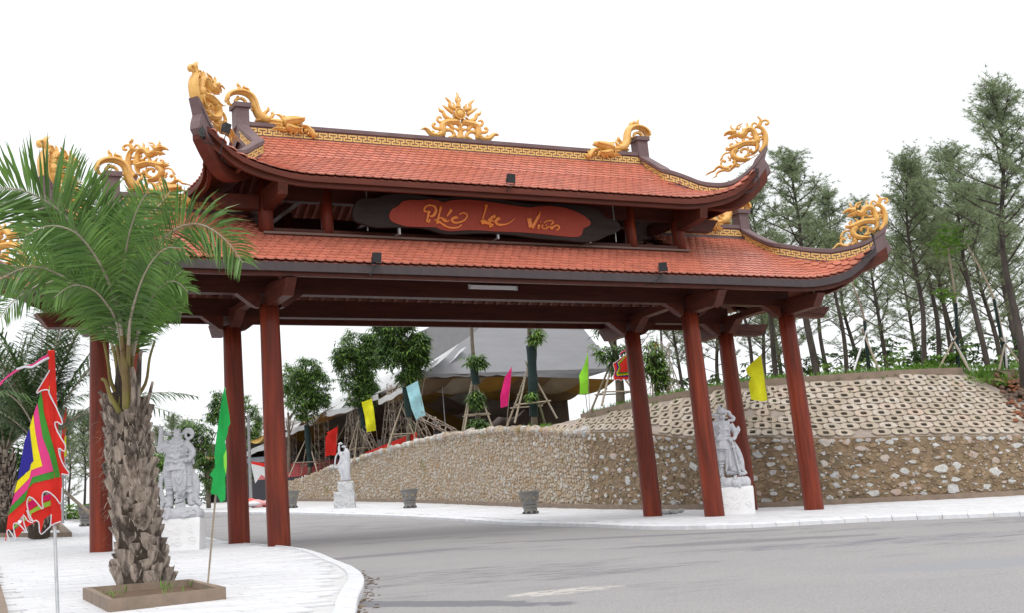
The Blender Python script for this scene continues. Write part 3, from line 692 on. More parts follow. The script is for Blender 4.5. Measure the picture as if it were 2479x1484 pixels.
def gather(R, key, yin=0):
    dy = .19
    nrow = int((R.yE-.12)/dy)
    for sy in (-1, 1):
        for j in range(nrow+1):
            y0 = R.yE-.03-j*dy
            if y0 < .15: break
            for i in range(-60, 61):
                x = i*.28+(.14 if j % 2 else 0)
                y = y0+R.flare(x)*(max(0, (y0-R.ye)/(R.yE-R.ye)))
                if abs(x) > R.hipx(y)-.1: continue
                if key == 'L' and y0 < 1.78 and abs(x) < 7.1: continue
                allt.append((key, R.zf, x, sy*y, 0, sy))
    for sx in (-1, 1):
        j = 0
        while True:
            x0 = R.xE-.03-j*dy; j += 1
            if x0 < R.r+.12: break
            for i in range(-20, 21):
                y = i*.28+(.14 if j % 2 else 0); x = x0+R.flx(y)*((x0-R.r)/(R.xE-R.r))
                if abs(y) > R.hipy(x)-.1: continue
                allt.append((key, R.ze, sx*x, y, sx, 0))
gather(UR, 'U'); gather(LR, 'L')
def deck(R, xin, name):
    root = MB()
    for sy in (-1, 1):
        for zoff, mi, lo in ((-.06, 0, 0), (-.2, 1, 0)):
            rows = []
            for t in np.linspace(0, 1, 15):
                row = []
                for u in np.linspace(-1, 1, 61):
                    y = .02+t*(R.yE-.02); xm = R.hipx(y); x = u*xm; yy = y+R.flare(x)*max(0, (y-R.ye)/(R.yE-R.ye))
                    x = u*R.hipx(yy); row.append((x, sy*(yy-.06*(mi == 1)), R.zf(x, yy)+zoff))
                rows.append(row)
            if xin:     # leave the pavilion well open
                for seg in (range(0, 61),):
                    keep = []
                v = [p for r in rows for p in r]; n_ = 61; f = []
                for i in range(14):
                    for k in range(60):
                        ymid = abs(rows[i][k][1]); xm_ = max(abs(rows[i][k][0]), abs(rows[i+1][k+1][0]))
                        if ymid < 1.6 and xm_ < 7.05: continue
                        f.append((i*n_+k, i*n_+k+1, (i+1)*n_+k+1, (i+1)*n_+k))
                root.add(v, f, mi)
            else: root.grid(rows, mi)
    for sx in (-1, 1):
        for zoff, mi in ((-.06, 0), (-.2, 1)):
            rows = []
            for t in np.linspace(0, 1, 12):
                x = R.r+.02+t*(R.xE-R.r-.02); row = []
                for u in np.linspace(-1, 1, 31):
                    ym = R.hipy(x) if x > R.r else R.ye; y = u*ym; xx = x+R.flx(y)*t; y = u*R.hipy(xx); row.append((sx*(xx-.06*(mi == 1)), y, R.ze(xx, y)+zoff))
                rows.append(row)
            root.grid(rows, mi)
            if mi == 0: root.add([(sx*(R.r+.02), -R.ye, R.zp(R.ye)-.1), (sx*(R.r+.02), R.ye, R.zp(R.ye)-.1), (sx*(R.r+.02), 0, R.pz[0]+.2)], [(0, 1, 2)], 2)
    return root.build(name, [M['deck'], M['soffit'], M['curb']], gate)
uroof = deck(UR, False, 'upper_roof'); lroof = deck(LR, True, 'lower_roof')
# tiles: the 300 that show largest are parts, the others joined
tm = MB(); tp = tilemesh(); th = .034
tm.add([(x, y, 0) for x, y in tp]+[(x, y, -th) for x, y in tp], [tuple(range(8))]+[(k, 8+k, 8+(k+1) % 8, (k+1) % 8) for k in range(8)])
tile_me = tm.mesh('tile', [M['tile']])
def tmat(q):
    key, fn, x, y, dx, dy_ = q; P, ax, dn, nn = tile_basis(fn, x, y, dx, dy_)
    # local y runs down the slope; the lower end sits 3 cm proud
    dn2 = (dn+nn*.13).normalized(); n2 = ax.cross(dn2); n2 = n2 if n2.z > 0 else -n2; ax2 = dn2.cross(n2)
    j = rnd.uniform(-.012, .012); dn2 = (dn2+ax2*j).normalized(); ax2 = dn2.cross(n2)
    P = P-dn*.33+nn*.004
    mt = Matrix.Identity(4)
    for i in range(3): mt[i][0] = ax2[i]; mt[i][1] = dn2[i]; mt[i][2] = n2[i]; mt[i][3] = P[i]
    return mt
def tkey(q): return math.dist((q[2], q[3]), (-2.0, -24))+(0 if q[5] < 0 else 50)+(6 if q[0] == 'U' else 0)+(30 if q[2] < -6.5 or q[2] > 7.0 else 0)
allt.sort(key=tkey); stuffs = {'U': MB(), 'L': MB()}
base = tm.v; bf = tm.f
for k, q in enumerate(allt):
    mt = tmat(q); par = uroof if q[0] == 'U' else lroof
    if k < 300:
        o = link('tile', tile_me, par); o.matrix_local = mt
    else: stuffs[q[0]].add([tuple(mt @ Vector(p)) for p in base], bf)
stuffs['U'].build('tile_field', M['tile'], uroof, kind='stuff'); stuffs['L'].build('tile_field', M['tile'], lroof, kind='stuff')

# eaves: dark fascia and wooden purlin following the curved edge
def eavepath(R, side, back=0., n=60):
    P = []
    if side in ('f', 'b'):
        sy = -1 if side == 'f' else 1
        for u in np.linspace(-1, 1, n): x = u*(R.tx+.02-back); y = R.yE+R.flare(x)-back; P.append((x, sy*y, R.zf(x, y+back*0)))
    else:
        sx = -1 if side == 'l' else 1
        for u in np.linspace(-1, 1, 30): y = u*(R.ty+.02-back); x = R.xE+R.flx(y)-back; P.append((sx*x, y, R.ze(x, y)))
    return P
def board(P, z0, z1, th, name, m_, par, out):
    mb = MB(); rows = [[], [], [], [], []]
    for x, y, z in P:
        ox, oy = out(x, y)
        for r_, (o_, zz) in zip(rows, [(0, z1), (0, z0), (-th, z0), (-th, z1), (0, z1)]): r_.append((x+ox*o_, y+oy*o_, z+zz))
    mb.grid(rows); mb.add([r[0] for r in rows[:4]]+[r[-1] for r in rows[:4]], [(0, 1, 2, 3), (7, 6, 5, 4)]); return mb.build(name, m_, par)
for R, par, fm in ((UR, uroof, M['eave']), (LR, lroof, M['fascia'])):
    for side in 'fblr':
        out = {'f': (0, -1), 'b': (0, 1), 'l': (-1, 0), 'r': (1, 0)}[side]
        hgt = .17 if R is UR else .25
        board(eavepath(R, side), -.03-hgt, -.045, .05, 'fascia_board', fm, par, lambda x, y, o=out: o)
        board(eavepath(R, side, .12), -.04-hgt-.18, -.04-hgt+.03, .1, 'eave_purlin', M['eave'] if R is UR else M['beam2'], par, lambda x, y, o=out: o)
# rafters below the soffit
def rafters(R, par):
    mb = MB()
    for sy in (-1, 1):
        for i in range(-32, 33):
            x = i*R.tx/32.5; ys = [y for y in np.linspace(.3 if R is UR else 1.7, R.yE-.2, 7) if abs(x) < R.hipx(y)-.05]
            if len(ys) < 2: continue
            for a, b in zip(ys[:-1], ys[1:]):
                A_ = (x-.05, sy*a, R.zf(x, a)-.22); B_ = (x-.05, sy*b, R.zf(x, b)-.22)
                mb.add([A_, B_, (x+.05, sy*b, B_[2]), (x+.05, sy*a, A_[2]), (x-.05, sy*a, A_[2]-.09), (x-.05, sy*b, B_[2]-.09), (x+.05, sy*b, B_[2]-.09), (x+.05, sy*a, A_[2]-.09)], [(4, 5, 6, 7), (0, 1, 5, 4), (3, 7, 6, 2), (1, 2, 6, 5)])
    mb.build('rafter', M['rafter'], par, kind='stuff')
rafters(UR, uroof); rafters(LR, lroof)

# ridges and hip curbs with gilded fret bands
def curbpath(R, kind, sx=1, sy=-1):
    if kind == 'ridge': return None
def loftcurb(path, name, par, hb=.13, cap=.05, ct=.16):
    # path: list of (x,y,ztop,zbot)
    P = [Vector((p[0], p[1], 0)) for p in path]; rows = []
    for i, p in enumerate(path):
        d = (P[min(i+1, len(P)-1)]-P[max(0, i-1)]).normalized(); nn = Vector((-d.y, d.x, 0)); h1 = hb; h2 = hb+cap
        prof = [(-h1, p[3]), (-h1, p[2]-ct), (-h2, p[2]-ct+.02), (-h2, p[2]-.03), (-h2+.06, p[2]), (h2-.06, p[2]), (h2, p[2]-.03), (h2, p[2]-ct+.02), (h1, p[2]-ct), (h1, p[3])]
        rows.append([(p[0]+nn.x*o_, p[1]+nn.y*o_, z) for o_, z in prof])
    mb = MB(); mb.grid(rows); k = len(rows[0]); mb.add(rows[0]+rows[-1], [tuple(range(k)), tuple(reversed(range(k, 2*k)))])
    return mb.build(name, M['curb'], par)
FRET = [(140, 1), (425, 1), (425, .5), (325, .5), (325, 0), (615, 0), (615, .5), (520, .5), (520, 1)]
def fret(path, off, par, p_=.32, hgt=.165, zoff=.055, side=1, th=.046, skip=.1):
    """path (x,y,ztop,zbot): gilded meander, one mesh per period, set proud of the curb face"""
    Q = np.array(path, float); L = np.r_[0, np.cumsum(np.sqrt(((np.diff(Q[:, :3], axis=0))**2).sum(1)))]
    nper = int((L[-1]-2*skip)/p_); st = (L[-1]-nper*p_)/2
    def pos(s, b, o_):
        q = np.array([np.interp(s, L, Q[:, k]) for k in range(4)]); q2 = np.array([np.interp(s+.05, L, Q[:, k]) for k in range(2)]); q1 = np.array([np.interp(s-.05, L, Q[:, k]) for k in range(2)])
        d = q2-q1; d /= np.linalg.norm(d)+1e-9; nn = np.array([-d[1], d[0]])*side
        mid = q[2]-.16-zoff-hgt; return (q[0]+nn[0]*(off+o_), q[1]+nn[1]*(off+o_), mid+b*hgt)
    for k in range(nper):
        mb = MB(); h = th/2
        for (a, b), (c, d) in zip(FRET[:-1], FRET[1:]):
            s0, s1_ = (a-140)/380*p_+st+k*p_, (c-140)/380*p_+st+k*p_
            if a == c: r = [(s0-h, min(b, d)-h/hgt), (s0+h, min(b, d)-h/hgt), (s0+h, max(b, d)+h/hgt), (s0-h, max(b, d)+h/hgt)]
            else: lo, hi = min(s0, s1_), max(s0, s1_); r = [(lo+h, b-h/hgt), (hi-h, b-h/hgt), (hi-h, b+h/hgt), (lo+h, b+h/hgt)]
            o1 = .018; F_ = [pos(u, v, o1) for u, v in r]; B_ = [pos(u, v, -.01) for u, v in r]
            mb.add(F_+B_, [(0, 1, 2, 3), (0, 4, 5, 1), (2, 6, 7, 3)] + ([(1, 5, 6, 2), (3, 7, 4, 0)] if a == c else []))
        mb.build('fret_motif', M['goldf'], par)
def ridge(R, x0, x1, zt, zb, par, sides=(-1,)):
    path = [(x, 0, zt, zb) for x in np.linspace(x0, x1, 12)]
    loftcurb(path, 'ridge_beam', par); return path
pr_ = ridge(UR, -7.0, 7.0, 12.03, 11.45, uroof); fret([p for p in pr_], .13, uroof, side=-1)
for sx in (-1, 1):
    pl_ = ridge(LR, sx*(6.6 if sx > 0 else 10.85), sx*(10.85 if sx > 0 else 6.6), 9.67, 9.0, lroof); fret(pl_, .13, lroof, side=-1)
def hipcurb(H, R, par, sx, sy):
    path = smoothpath([(sx*x, sy*y, z, z-.56) for x, y, z in H], 4)
    loftcurb([tuple(p) for p in path], 'hip_curb', par)
    p2 = [tuple(p) for p in path]
    vis = [1, -1] if (sx < 0) else [1]
    for sd_ in (1, -1):
        # only faces that look outwards over the roof
        fret([(a, b, c, d) for a, b, c, d in p2], .13, par, side=sd_) if sy < 0 else None
    # prow and hip rafter under the corner
    mb = MB(); e = np.array(H[-1][:2])-np.array(H[-2][:2]); e /= np.linalg.norm(e); e = e*np.array([sx, sy]); nn = np.array([-e[1], e[0]])
    T = np.array([sx*H[-1][0], sy*H[-1][1]]); zt = H[-1][2]
    prof = [(-.3, -.02-.25), (.03, .06), (.16, .14), (.06, -.12), (0., -.3), (.1, -.52), (.13, -.72), (-.05, -.9), (-.45, -1.12), (-.5, -.6)]
    mb.ext([(*(T+e*a-nn*.15), zt+z) for a, z in prof], (*(nn*.3), 0)); mb.build('corner_prow', M['curb'], par)
    mb = MB(); rows = []
    for x, y, z in smoothpath([(sx*x, sy*y, z) for x, y, z in H[3:]], 3):
        rows.append((x, y, z))
    k = len(rows); a_ = []
    for i, (x, y, z) in enumerate(rows):
        t = i/(k-1); a_.append([(x+nn[0]*o_, y+nn[1]*o_, z+zz) for o_, zz in [(-.16, -.62), (-.16, -.86-.12*t), (.16, -.86-.12*t), (.16, -.62)]])
    mb.grid(a_); mb.add(a_[-1], [(0, 1, 2, 3)]); mb.build('hip_rafter', M['eave'] if R is UR else M['beam2'], par)
for sx in (-1, 1):
    for sy in (-1, 1): hipcurb(hipsU, UR, uroof, sx, sy); hipcurb(hipsL, LR, lroof, sx, sy)
    for zt, par, x in ((12.03, uroof, 7.05), (9.67, lroof, 10.9)):
        b = MB(); b.box((sx*x, 0, zt+.12), (.4, .42, .62)); b.box((sx*x, 0, zt+.47), (.52, .54, .14)); b.build('ridge_post', M['curb'], par)
    # gablet face under the ridge ends
# ---------------------------------------------------------- gilded ornaments (strokes traced in metres, thickness in depth)
def strokes(lst, k, cx, cy, shx=1., depth=.6, shear=0.):
    mb = MB()
    for st in lst:
        pts, r = st[0], st[1]; z0 = st[2] if len(st) > 2 else 0
        P = [((x-cx)*k*shx, z0*.001, (cy+shear*(x-cx)-y)*k) for x, y in pts]
        P = smoothpath(P, 4) if len(P) > 2 else [np.array(p) for p in P]
        R = [q*k for q in (r if isinstance(r, (list, tuple)) else [r])]
        if len(R) == 1: R = R*2
        mb.tube(P, list(np.interp(np.linspace(0, 1, len(P)), np.linspace(0, 1, len(R)), R)), 8, flat=(depth if False else 1, 1))
        # carved relief line along broad strokes
        if max(R) > 38*k and len(P) > 5:
            for sd_ in (-1, 1):
                mb.tube([(p[0], sd_*max(R)*.78+p[1], p[2]) for p in P[1:-1]], [max(R)*.3, max(R)*.26, max(R)*.12], 5)
    return mb
CORN = [([(1200, 870), (1270, 770), (1310, 640), (1315, 500), (1285, 380), (1230, 300), (1170, 262)], [55, 52, 50, 42, 30]),
 ([(1190, 860), (1235, 770), (1262, 640), (1268, 500), (1240, 400)], [14, 14, 14], 55), ([(1230, 300), (1235, 200), (1250, 140), (1215, 90), (1190, 40)], [36, 30, 24, 18, 4]),
 ([(1245, 250), (1270, 190), (1320, 165), (1380, 190), (1385, 240), (1350, 265), (1325, 245)], [24, 22, 22, 28, 20]),
 ([(790, 350), (720, 350), (660, 335), (600, 350), (550, 385)], [62, 60, 45, 28, 18]), ([(790, 400), (720, 430), (660, 450), (610, 465)], [48, 42, 28, 12]), ([(640, 300), (680, 295), (720, 300)], [16, 24, 10], 45),
 ([(720, 450), (705, 480), (715, 508)], [22, 14, 3]), ([(770, 440), (770, 475), (788, 498)], [20, 14, 3]), ([(680, 455), (668, 480), (672, 495)], [16, 10, 3]),
 ([(740, 290), (690, 225), (700, 185), (705, 148)], [22, 18, 12, 3]), ([(785, 290), (820, 210), (880, 190), (925, 150)], [24, 18, 14, 3]), ([(825, 300), (855, 250), (905, 225)], [22, 16, 3]),
 ([(800, 390), (870, 440), (925, 410), (960, 350), (1025, 320), (1090, 350), (1130, 440), (1140, 540)], [52, 62, 60, 55, 50, 55]),
 ([(930, 350), (915, 300), (900, 255)], [24, 18, 3]), ([(980, 330), (1000, 250), (995, 200), (1020, 148)], [28, 22, 18, 3]), ([(1070, 330), (1085, 230), (1130, 195), (1170, 225), (1200, 240)], [24, 22, 18, 14]),
 ([(1140, 530), (1150, 600), (1110, 640), (1020, 625), (900, 625), (800, 665), (700, 700), (620, 705), (550, 672)], [58, 66, 60, 56, 54, 60, 55, 35, 6]),
 ([(1120, 620), (1150, 700), (1135, 790), (1090, 850), (1030, 825), (1025, 785), (1050, 775)], [55, 46, 30, 26, 26, 24]),
 ([(1000, 500), (930, 485), (900, 540), (905, 590)], [22, 26, 30, 30]), ([(1000, 520), (1060, 530), (1085, 500)], [24, 24, 14]), ([(1090, 420), (1060, 440), (1075, 470)], [20, 24, 20]),
 ([(770, 720), (705, 790), (700, 870), (755, 940), (850, 975), (950, 985), (1010, 970)], [58, 60, 60, 58, 50, 34, 6]), ([(930, 920), (990, 895), (1030, 890), (1095, 912)], [24, 22, 18, 4]),
 ([(900, 925), (965, 870), (985, 800), (945, 750), (885, 745), (845, 775), (850, 805), (870, 805)], [24, 26, 26, 26, 28, 30, 22]), ([(970, 760), (980, 720), (965, 700)], [22, 16, 6]),
 ([(720, 790), (640, 780), (560, 785), (500, 825), (475, 890), (440, 935)], [18, 18, 18, 18, 22, 8]), ([(545, 975), (500, 940), (460, 985), (465, 1050), (520, 1095), (590, 1095), (650, 1065)], [32, 22, 20, 20, 22, 24]),
 ([(700, 980), (720, 1050), (670, 1110), (610, 1180)], [46, 44, 36, 20]), ([(720, 1090), (770, 1105), (790, 1075), (760, 1060)], [30, 28, 20, 12]), ([(640, 930), (600, 880), (615, 850)], [26, 18, 4]), ([(650, 960), (590, 950)], [24, 5]),
 ([(600, 1140), (500, 1110), (430, 1065), (370, 1085), (320, 1140), (240, 1168), (140, 1220)], [36, 34, 30, 24, 20, 12, 3]), ([(520, 1150), (430, 1165), (365, 1205), (350, 1262), (260, 1308)], [28, 24, 18, 16, 3]), ([(400, 1060), (395, 1025)], [18, 5]),
 ([(840, 610), (790, 580), (770, 545), (745, 525)], [24, 20, 14, 4]), ([(720, 660), (670, 650), (650, 610), (690, 590), (715, 610)], [24, 22, 20, 18, 10]), ([(1170, 450), (1230, 455), (1260, 420)], [22, 20, 12]), ([(1180, 530), (1240, 525), (1255, 575), (1215, 590)], [26, 22, 20, 12]), ([(1130, 290), (1180, 300), (1240, 340)], [26, 22, 18]),
 ([(620, 1170), (560, 1175), (500, 1150)], [26, 24, 18]), ([(580, 690), (570, 745)], [20, 8]), ([(600, 1200), (640, 1150), (740, 1110), (900, 1040), (1000, 985), (1150, 900)], [9, 9, 9])]
RDG = [([(430, 610), (430, 530), (490, 465), (590, 435), (700, 450), (790, 510), (835, 600), (855, 700), (885, 800), (945, 880), (1050, 930)], [32, 38, 44, 50, 56, 60, 64, 68, 72, 76, 60]),
 ([(430, 600), (455, 650), (520, 688)], [34, 26, 14]), ([(530, 690), (640, 695), (700, 660), (700, 595), (640, 552), (580, 560), (548, 600), (570, 640), (605, 625)], [22, 24, 26, 26, 28, 30, 26]),
 ([(585, 550), (590, 510)], [26, 20]), ([(600, 420), (618, 360), (595, 320), (583, 275)], [38, 30, 24, 4]), ([(740, 450), (745, 400), (690, 372), (680, 350), (690, 320)], [42, 34, 28, 20, 4]),
 ([(800, 680), (760, 668), (715, 665)], [26, 18, 4]), ([(810, 755), (765, 720)], [24, 4]), ([(970, 880), (995, 800), (1040, 750), (1040, 690)], [32, 26, 22, 4]), ([(1060, 900), (1105, 845), (1095, 810), (1118, 778)], [28, 22, 18, 3]),
 ([(1250, 950), (1210, 880), (1170, 850), (1130, 835)], [24, 20, 14, 4]), ([(1300, 930), (1250, 872)], [22, 13]), ([(1220, 1000), (1080, 950), (960, 915), (880, 930), (835, 912)], [44, 40, 32, 22, 4]), ([(1220, 1050), (1080, 1005), (1000, 1015), (932, 1025)], [40, 34, 24, 4]),
 ([(1250, 1110), (1130, 1080), (1060, 1102), (1005, 1100)], [36, 28, 20, 4]), ([(1290, 1110), (1230, 1152)], [30, 6]), ([(1380, 1130), (1335, 1190)], [30, 6]), ([(1450, 1140), (1405, 1200)], [28, 6]), ([(1510, 1130), (1540, 1195)], [24, 5]),
 ([(1230, 1000), (1330, 970), (1430, 955), (1520, 945), (1572, 930)], [66, 74, 66, 44, 26]), ([(1270, 1050), (1380, 1100), (1470, 1110), (1535, 1108)], [62, 56, 40, 18]), ([(1300, 1000), (1302, 1002)], [60, 60], 60), ([(1440, 935), (1442, 937)], [26, 26], 60),
 ([(1390, 910), (1380, 880)], [16, 4]), ([(1430, 900), (1432, 872)], [16, 4]), ([(1470, 905), (1478, 875)], [14, 4]), ([(1350, 915), (1335, 885)], [16, 4]), ([(1440, 1040), (1500, 1030), (1545, 1000)], [14, 12, 5]),
 ([(1520, 1050), (1600, 1070), (1650, 1130), (1690, 1180), (1715, 1225), (1780, 1175)], [22, 32, 40, 40, 30, 4]), ([(1590, 1120), (1570, 1150)], [30, 16]), ([(1680, 1130), (1725, 1110)], [22, 6]), ([(1630, 1180), (1610, 1190)], [24, 10])]
cen = [([(1580, 400), (1580, 520)], [1, 1])]
def mir(l, c=1582): return l+[([(2*c-x, y) for x, y in s[0]],)+tuple(s[1:]) for s in l]
CEN = mir([([(1520, 380), (1445, 350), (1440, 285), (1405, 245), (1370, 208)], [30, 28, 22, 16, 3]), ([(1480, 440), (1410, 390), (1370, 360), (1330, 336)], [28, 24, 16, 3]), ([(1450, 545), (1375, 505), (1345, 440), (1305, 420), (1285, 372)], [30, 28, 24, 20, 3]),
 ([(1500, 360), (1500, 315), (1470, 275)], [20, 16, 3]), ([(1560, 560), (1480, 575), (1400, 585), (1345, 620), (1335, 680), (1335, 740), (1290, 775)], [44, 44, 44, 46, 48, 46, 36]),
 ([(1350, 590), (1290, 592), (1265, 555), (1290, 518), (1330, 535)], [22, 20, 18, 18, 10]), ([(1310, 690), (1240, 690), (1202, 655), (1222, 620), (1240, 640)], [26, 22, 20, 20, 14]),
 ([(1350, 750), (1260, 790), (1180, 775), (1125, 722), (1085, 705), (1038, 726)], [38, 36, 34, 28, 20, 3]), ([(1200, 745), (1215, 735)], [22, 18]), ([(1410, 600), (1450, 630), (1475, 680), (1450, 690)], [30, 30, 28, 18]),
 ([(1370, 700), (1450, 700), (1500, 760), (1470, 790), (1420, 805)], [28, 24, 24, 22, 14]), ([(1350, 740), (1345, 800)], [34, 26]), ([(1490, 390), (1492, 392)], [26, 26]), ([(1475, 450), (1477, 452)], [30, 30]), ([(1485, 510), (1487, 512)], [30, 30]), ([(1520, 350), (1525, 352)], [26, 26]), ([(1530, 555), (1532, 556)], [32, 32]),
 ([(1560, 600), (1540, 625)], [22, 14]), ([(1582, 690), (1500, 665)], [40, 10]), ([(1582, 790), (1520, 800)], [40, 26])]) + \
 [([(1560, 360), (1560, 290), (1535, 240), (1555, 180), (1532, 120)], [34, 28, 24, 18, 3]), ([(1560, 270), (1590, 230), (1572, 192)], [22, 16, 3]), ([(1582, 600), (1582, 640), (1582, 700), (1582, 820)], [44, 24, 36, 44]), ([(1582, 410), (1582, 520)], [30, 30])]
CORN = [([(x+.05*(860-y), y) for x, y in a[0]],)+tuple(a[1:]) for a in CORN]; CEN = [([(x+.06*(822-y), y) for x, y in a[0]],)+tuple(a[1:]) for a in CEN]
CORN = [(a[0], [q*1.14 for q in a[1]])+tuple(a[2:]) for a in CORN]; RDG = [(a[0], [q*(1.25 if a[0][0][0] > 900 else 1.05) for q in a[1]])+tuple(a[2:]) for a in RDG]; CEN = [(a[0], [q*1.1 for q in a[1]])+tuple(a[2:]) for a in CEN]
m1 = strokes(CORN, .00151, 1215, 860, 1/.88); m1.v = [(x, y*1.7, z) for x, y, z in m1.v]; corn_me = m1.mesh('dragon', [M['gold']], smooth=True)
m2 = strokes(RDG, .00181, 620, 960, 1/.893, shear=.077); m2.v = [(x, y*1.25-.19*min(1, max(0, (x-.75)/.5)), z) for x, y, z in m2.v]; rdg_me = m2.mesh('dragon', [M['gold']], smooth=True)
m3 = strokes(CEN, .00229, 1582, 822, 1/.893)
m3.tube([(0, -.13, (822-462)*.00229), (0, .13, (822-462)*.00229)], [.16, .16], 20); m3.ball((0, -.1, (822-462)*.00229), (.13, .1, .14), 16, 10)
m3.tube([(.17*math.cos(a), -.13, (822-462)*.00229+.17*math.sin(a)) for a in np.linspace(0, 6.283, 25)], .025, 6)
o = link('sun_ornament', m3.mesh('sun_ornament', [M['gold']], smooth=True), uroof, (.22, 0, 12.03))
for R, par, H, zt in ((UR, uroof, hipsU, 12.03), (LR, lroof, hipsL, 9.67)):
    for sx in (-1, 1):
        for sy in (-1, 1):
            o = link('corner_dragon', corn_me, par); T = H[-1]; a = math.atan2(sy*1.85, sx*2.35)
            o.location = (sx*(T[0]-.05), sy*(T[1]-.04), T[2]-.02); o.rotation_euler = (0, 0, a)
        o = link('ridge_dragon', rdg_me, par); o.location = (sx*H[0][0], 0, zt); o.scale = (-sx, 1, 1)

# ---------------------------------------------------------- name board
def c5(u, v): return ((1100+u/2.2536)*.7369, (550+v/2.2536)*.7369)
def c6(u, v): return ((1350+u/8.263)*.7369, (640+v/8.263)*.7369)
def c7(u, v): return ((1650+u/8.263)*.7369, (640+v/8.263)*.7369)
SY = -2.3
sign = thing('name_board', 'dark log-shaped name board with orange lettering hung under the upper eave', 'sign board', (0, SY, 8.85))
ol = [(130, 350), (150, 270), (200, 225), (300, 225), (380, 200), (480, 192), (600, 200), (700, 215), (800, 225), (900, 215), (1050, 215), (1200, 228), (1400, 262), (1500, 268), (1700, 268), (1850, 285), (1950, 310), (2010, 370), (2080, 390), (2118, 440), (2080, 480), (2020, 500), (1950, 535), (1850, 548), (1700, 535), (1500, 520), (1300, 492), (1100, 482), (900, 490), (800, 485), (700, 455), (600, 440), (420, 440), (300, 438), (200, 410), (150, 390)]
rl = [(402, 350), (420, 310), (470, 280), (500, 250), (560, 237), (640, 240), (700, 232), (760, 240), (805, 255), (860, 240), (950, 235), (1050, 240), (1200, 260), (1430, 292), (1500, 285), (1600, 283), (1720, 300), (1830, 345), (1875, 380), (1895, 405), (1880, 430), (1840, 450), (1830, 490), (1790, 511), (1680, 505), (1560, 492), (1400, 478), (1200, 470), (1000, 460), (860, 468), (780, 455), (740, 440), (600, 436), (520, 430), (440, 405), (410, 380)]
ol = [tuple(aty(*c5(*p), SY)) for p in ol]; rl = [tuple(aty(*c5(*p), SY-.02)) for p in rl]
MB().ext([tuple(p) for p in smoothpath(ol+ol[:1], 3)[:-1]], (0, .12, 0)).build('backing_board', M['signd'], sign)
MB().ext([tuple(p) for p in smoothpath(rl+rl[:1], 3)[:-1]], (0, .03, 0)).build('red_panel', M['signr'], sign)
def letter(strk, cf, name):
    mb = MB()
    for pts, r in strk:
        P = [aty(*cf(*p), SY-.04) for p in pts]; P = smoothpath(P, 4) if len(P) > 2 else P
        R = [q*.00115 for q in (r if isinstance(r, list) else [r, r])]
        mb.tube([tuple(p) for p in P], list(np.interp(np.linspace(0, 1, len(P)), np.linspace(0, 1, len(R)), R)), 10, flat=(1, 1), up=(0, 1, 0))
    # flatten in depth
    mb.v = [(x, (SY-.04)+(y-(SY-.04))*.35, z) for x, y, z in mb.v]
    mb.build(name, M['signg'], sign, smooth=True)
letter([([(430, 440), (365, 420), (380, 330), (450, 280), (540, 262), (640, 300), (680, 380), (660, 470), (600, 550), (500, 570)], [30, 30, 28, 28, 30, 38, 42, 46, 40, 22]), ([(490, 420), (470, 520), (450, 620), (430, 730)], [52, 34, 28, 40]), ([(505, 640), (505, 700), (460, 740)], [22, 26, 24])], c6, 'lettering')
letter([([(815, 295), (812, 300)], [50, 48]), ([(810, 310), (785, 440), (745, 600), (715, 690)], [40, 28, 28, 24]), ([(640, 670), (700, 665), (760, 640)], [24, 20, 24]), ([(760, 630), (830, 610), (880, 660), (930, 690), (960, 715)], [22, 26, 44, 52, 34]), ([(960, 715), (1010, 700), (1040, 670)], [22, 18, 14]), ([(905, 640), (960, 650)], [14, 34])], c6, 'lettering')
letter([([(690, 750), (760, 720), (830, 760), (930, 830), (1040, 875), (1160, 885), (1280, 870), (1350, 820), (1378, 790)], [44, 42, 34, 30, 26, 26, 22, 20, 16])], c6, 'lettering')
letter([([(1095, 385), (1060, 450), (1010, 520), (968, 575)], [52, 34, 24, 16])], c6, 'lettering')
letter([([(1235, 620), (1240, 600), (1170, 610), (1105, 665), (1150, 725), (1240, 745), (1340, 725), (1440, 680), (1510, 600), (1520, 530), (1470, 485), (1400, 478), (1340, 500), (1308, 525)], [50, 44, 42, 34, 34, 28, 26, 24, 22, 22, 20, 18, 18, 14])], c6, 'lettering')
letter([([(2045, 250), (2040, 310), (2010, 430), (1970, 560), (1950, 650)], [48, 36, 26, 20, 22]), ([(1900, 740), (1980, 720), (2080, 750), (2180, 790), (2260, 790)], [66, 66, 50, 34, 6])], c6, 'lettering')
letter([([(2100, 700), (2170, 620), (2290, 550)], [40, 44, 48]), ([(2150, 740), (2200, 680), (2260, 730)], [20, 22, 14]), ([(2150, 800), (2180, 870)], [48, 72])], c6, 'lettering')
letter([([(2410, 620), (2340, 650), (2300, 710), (2340, 780), (2430, 800), (2500, 795), (2580, 785), (2680, 740), (2780, 660), (2825, 625)], [50, 48, 44, 42, 34, 26, 22, 14, 12, 9])], c6, 'lettering')
letter([([(690, 610), (720, 760), (760, 880)], [22, 24, 46]), ([(750, 620), (770, 760), (800, 880)], [44, 48, 52]), ([(800, 890), (860, 790), (930, 660), (1000, 540), (1030, 420)], [54, 46, 42, 38, 6])], c7, 'lettering')
letter([([(1030, 718), (1045, 720)], [38, 38]), ([(1005, 800), (985, 860), (972, 930)], [52, 34, 14])], c7, 'lettering')
letter([([(1180, 820), (1200, 815)], [46, 42]), ([(1110, 800), (1075, 850), (1110, 900), (1180, 905), (1250, 860), (1290, 835)], [18, 18, 18, 18, 18, 16])], c7, 'lettering')
letter([([(1130, 750), (1200, 700), (1290, 685), (1370, 700), (1385, 740), (1340, 780), (1310, 785)], [16, 18, 20, 24, 24, 22, 16])], c7, 'lettering')
letter([([(1290, 840), (1340, 890), (1390, 850), (1470, 815), (1540, 840), (1545, 890), (1500, 930), (1455, 955)], [20, 48, 30, 24, 26, 26, 18, 12])], c7, 'lettering')
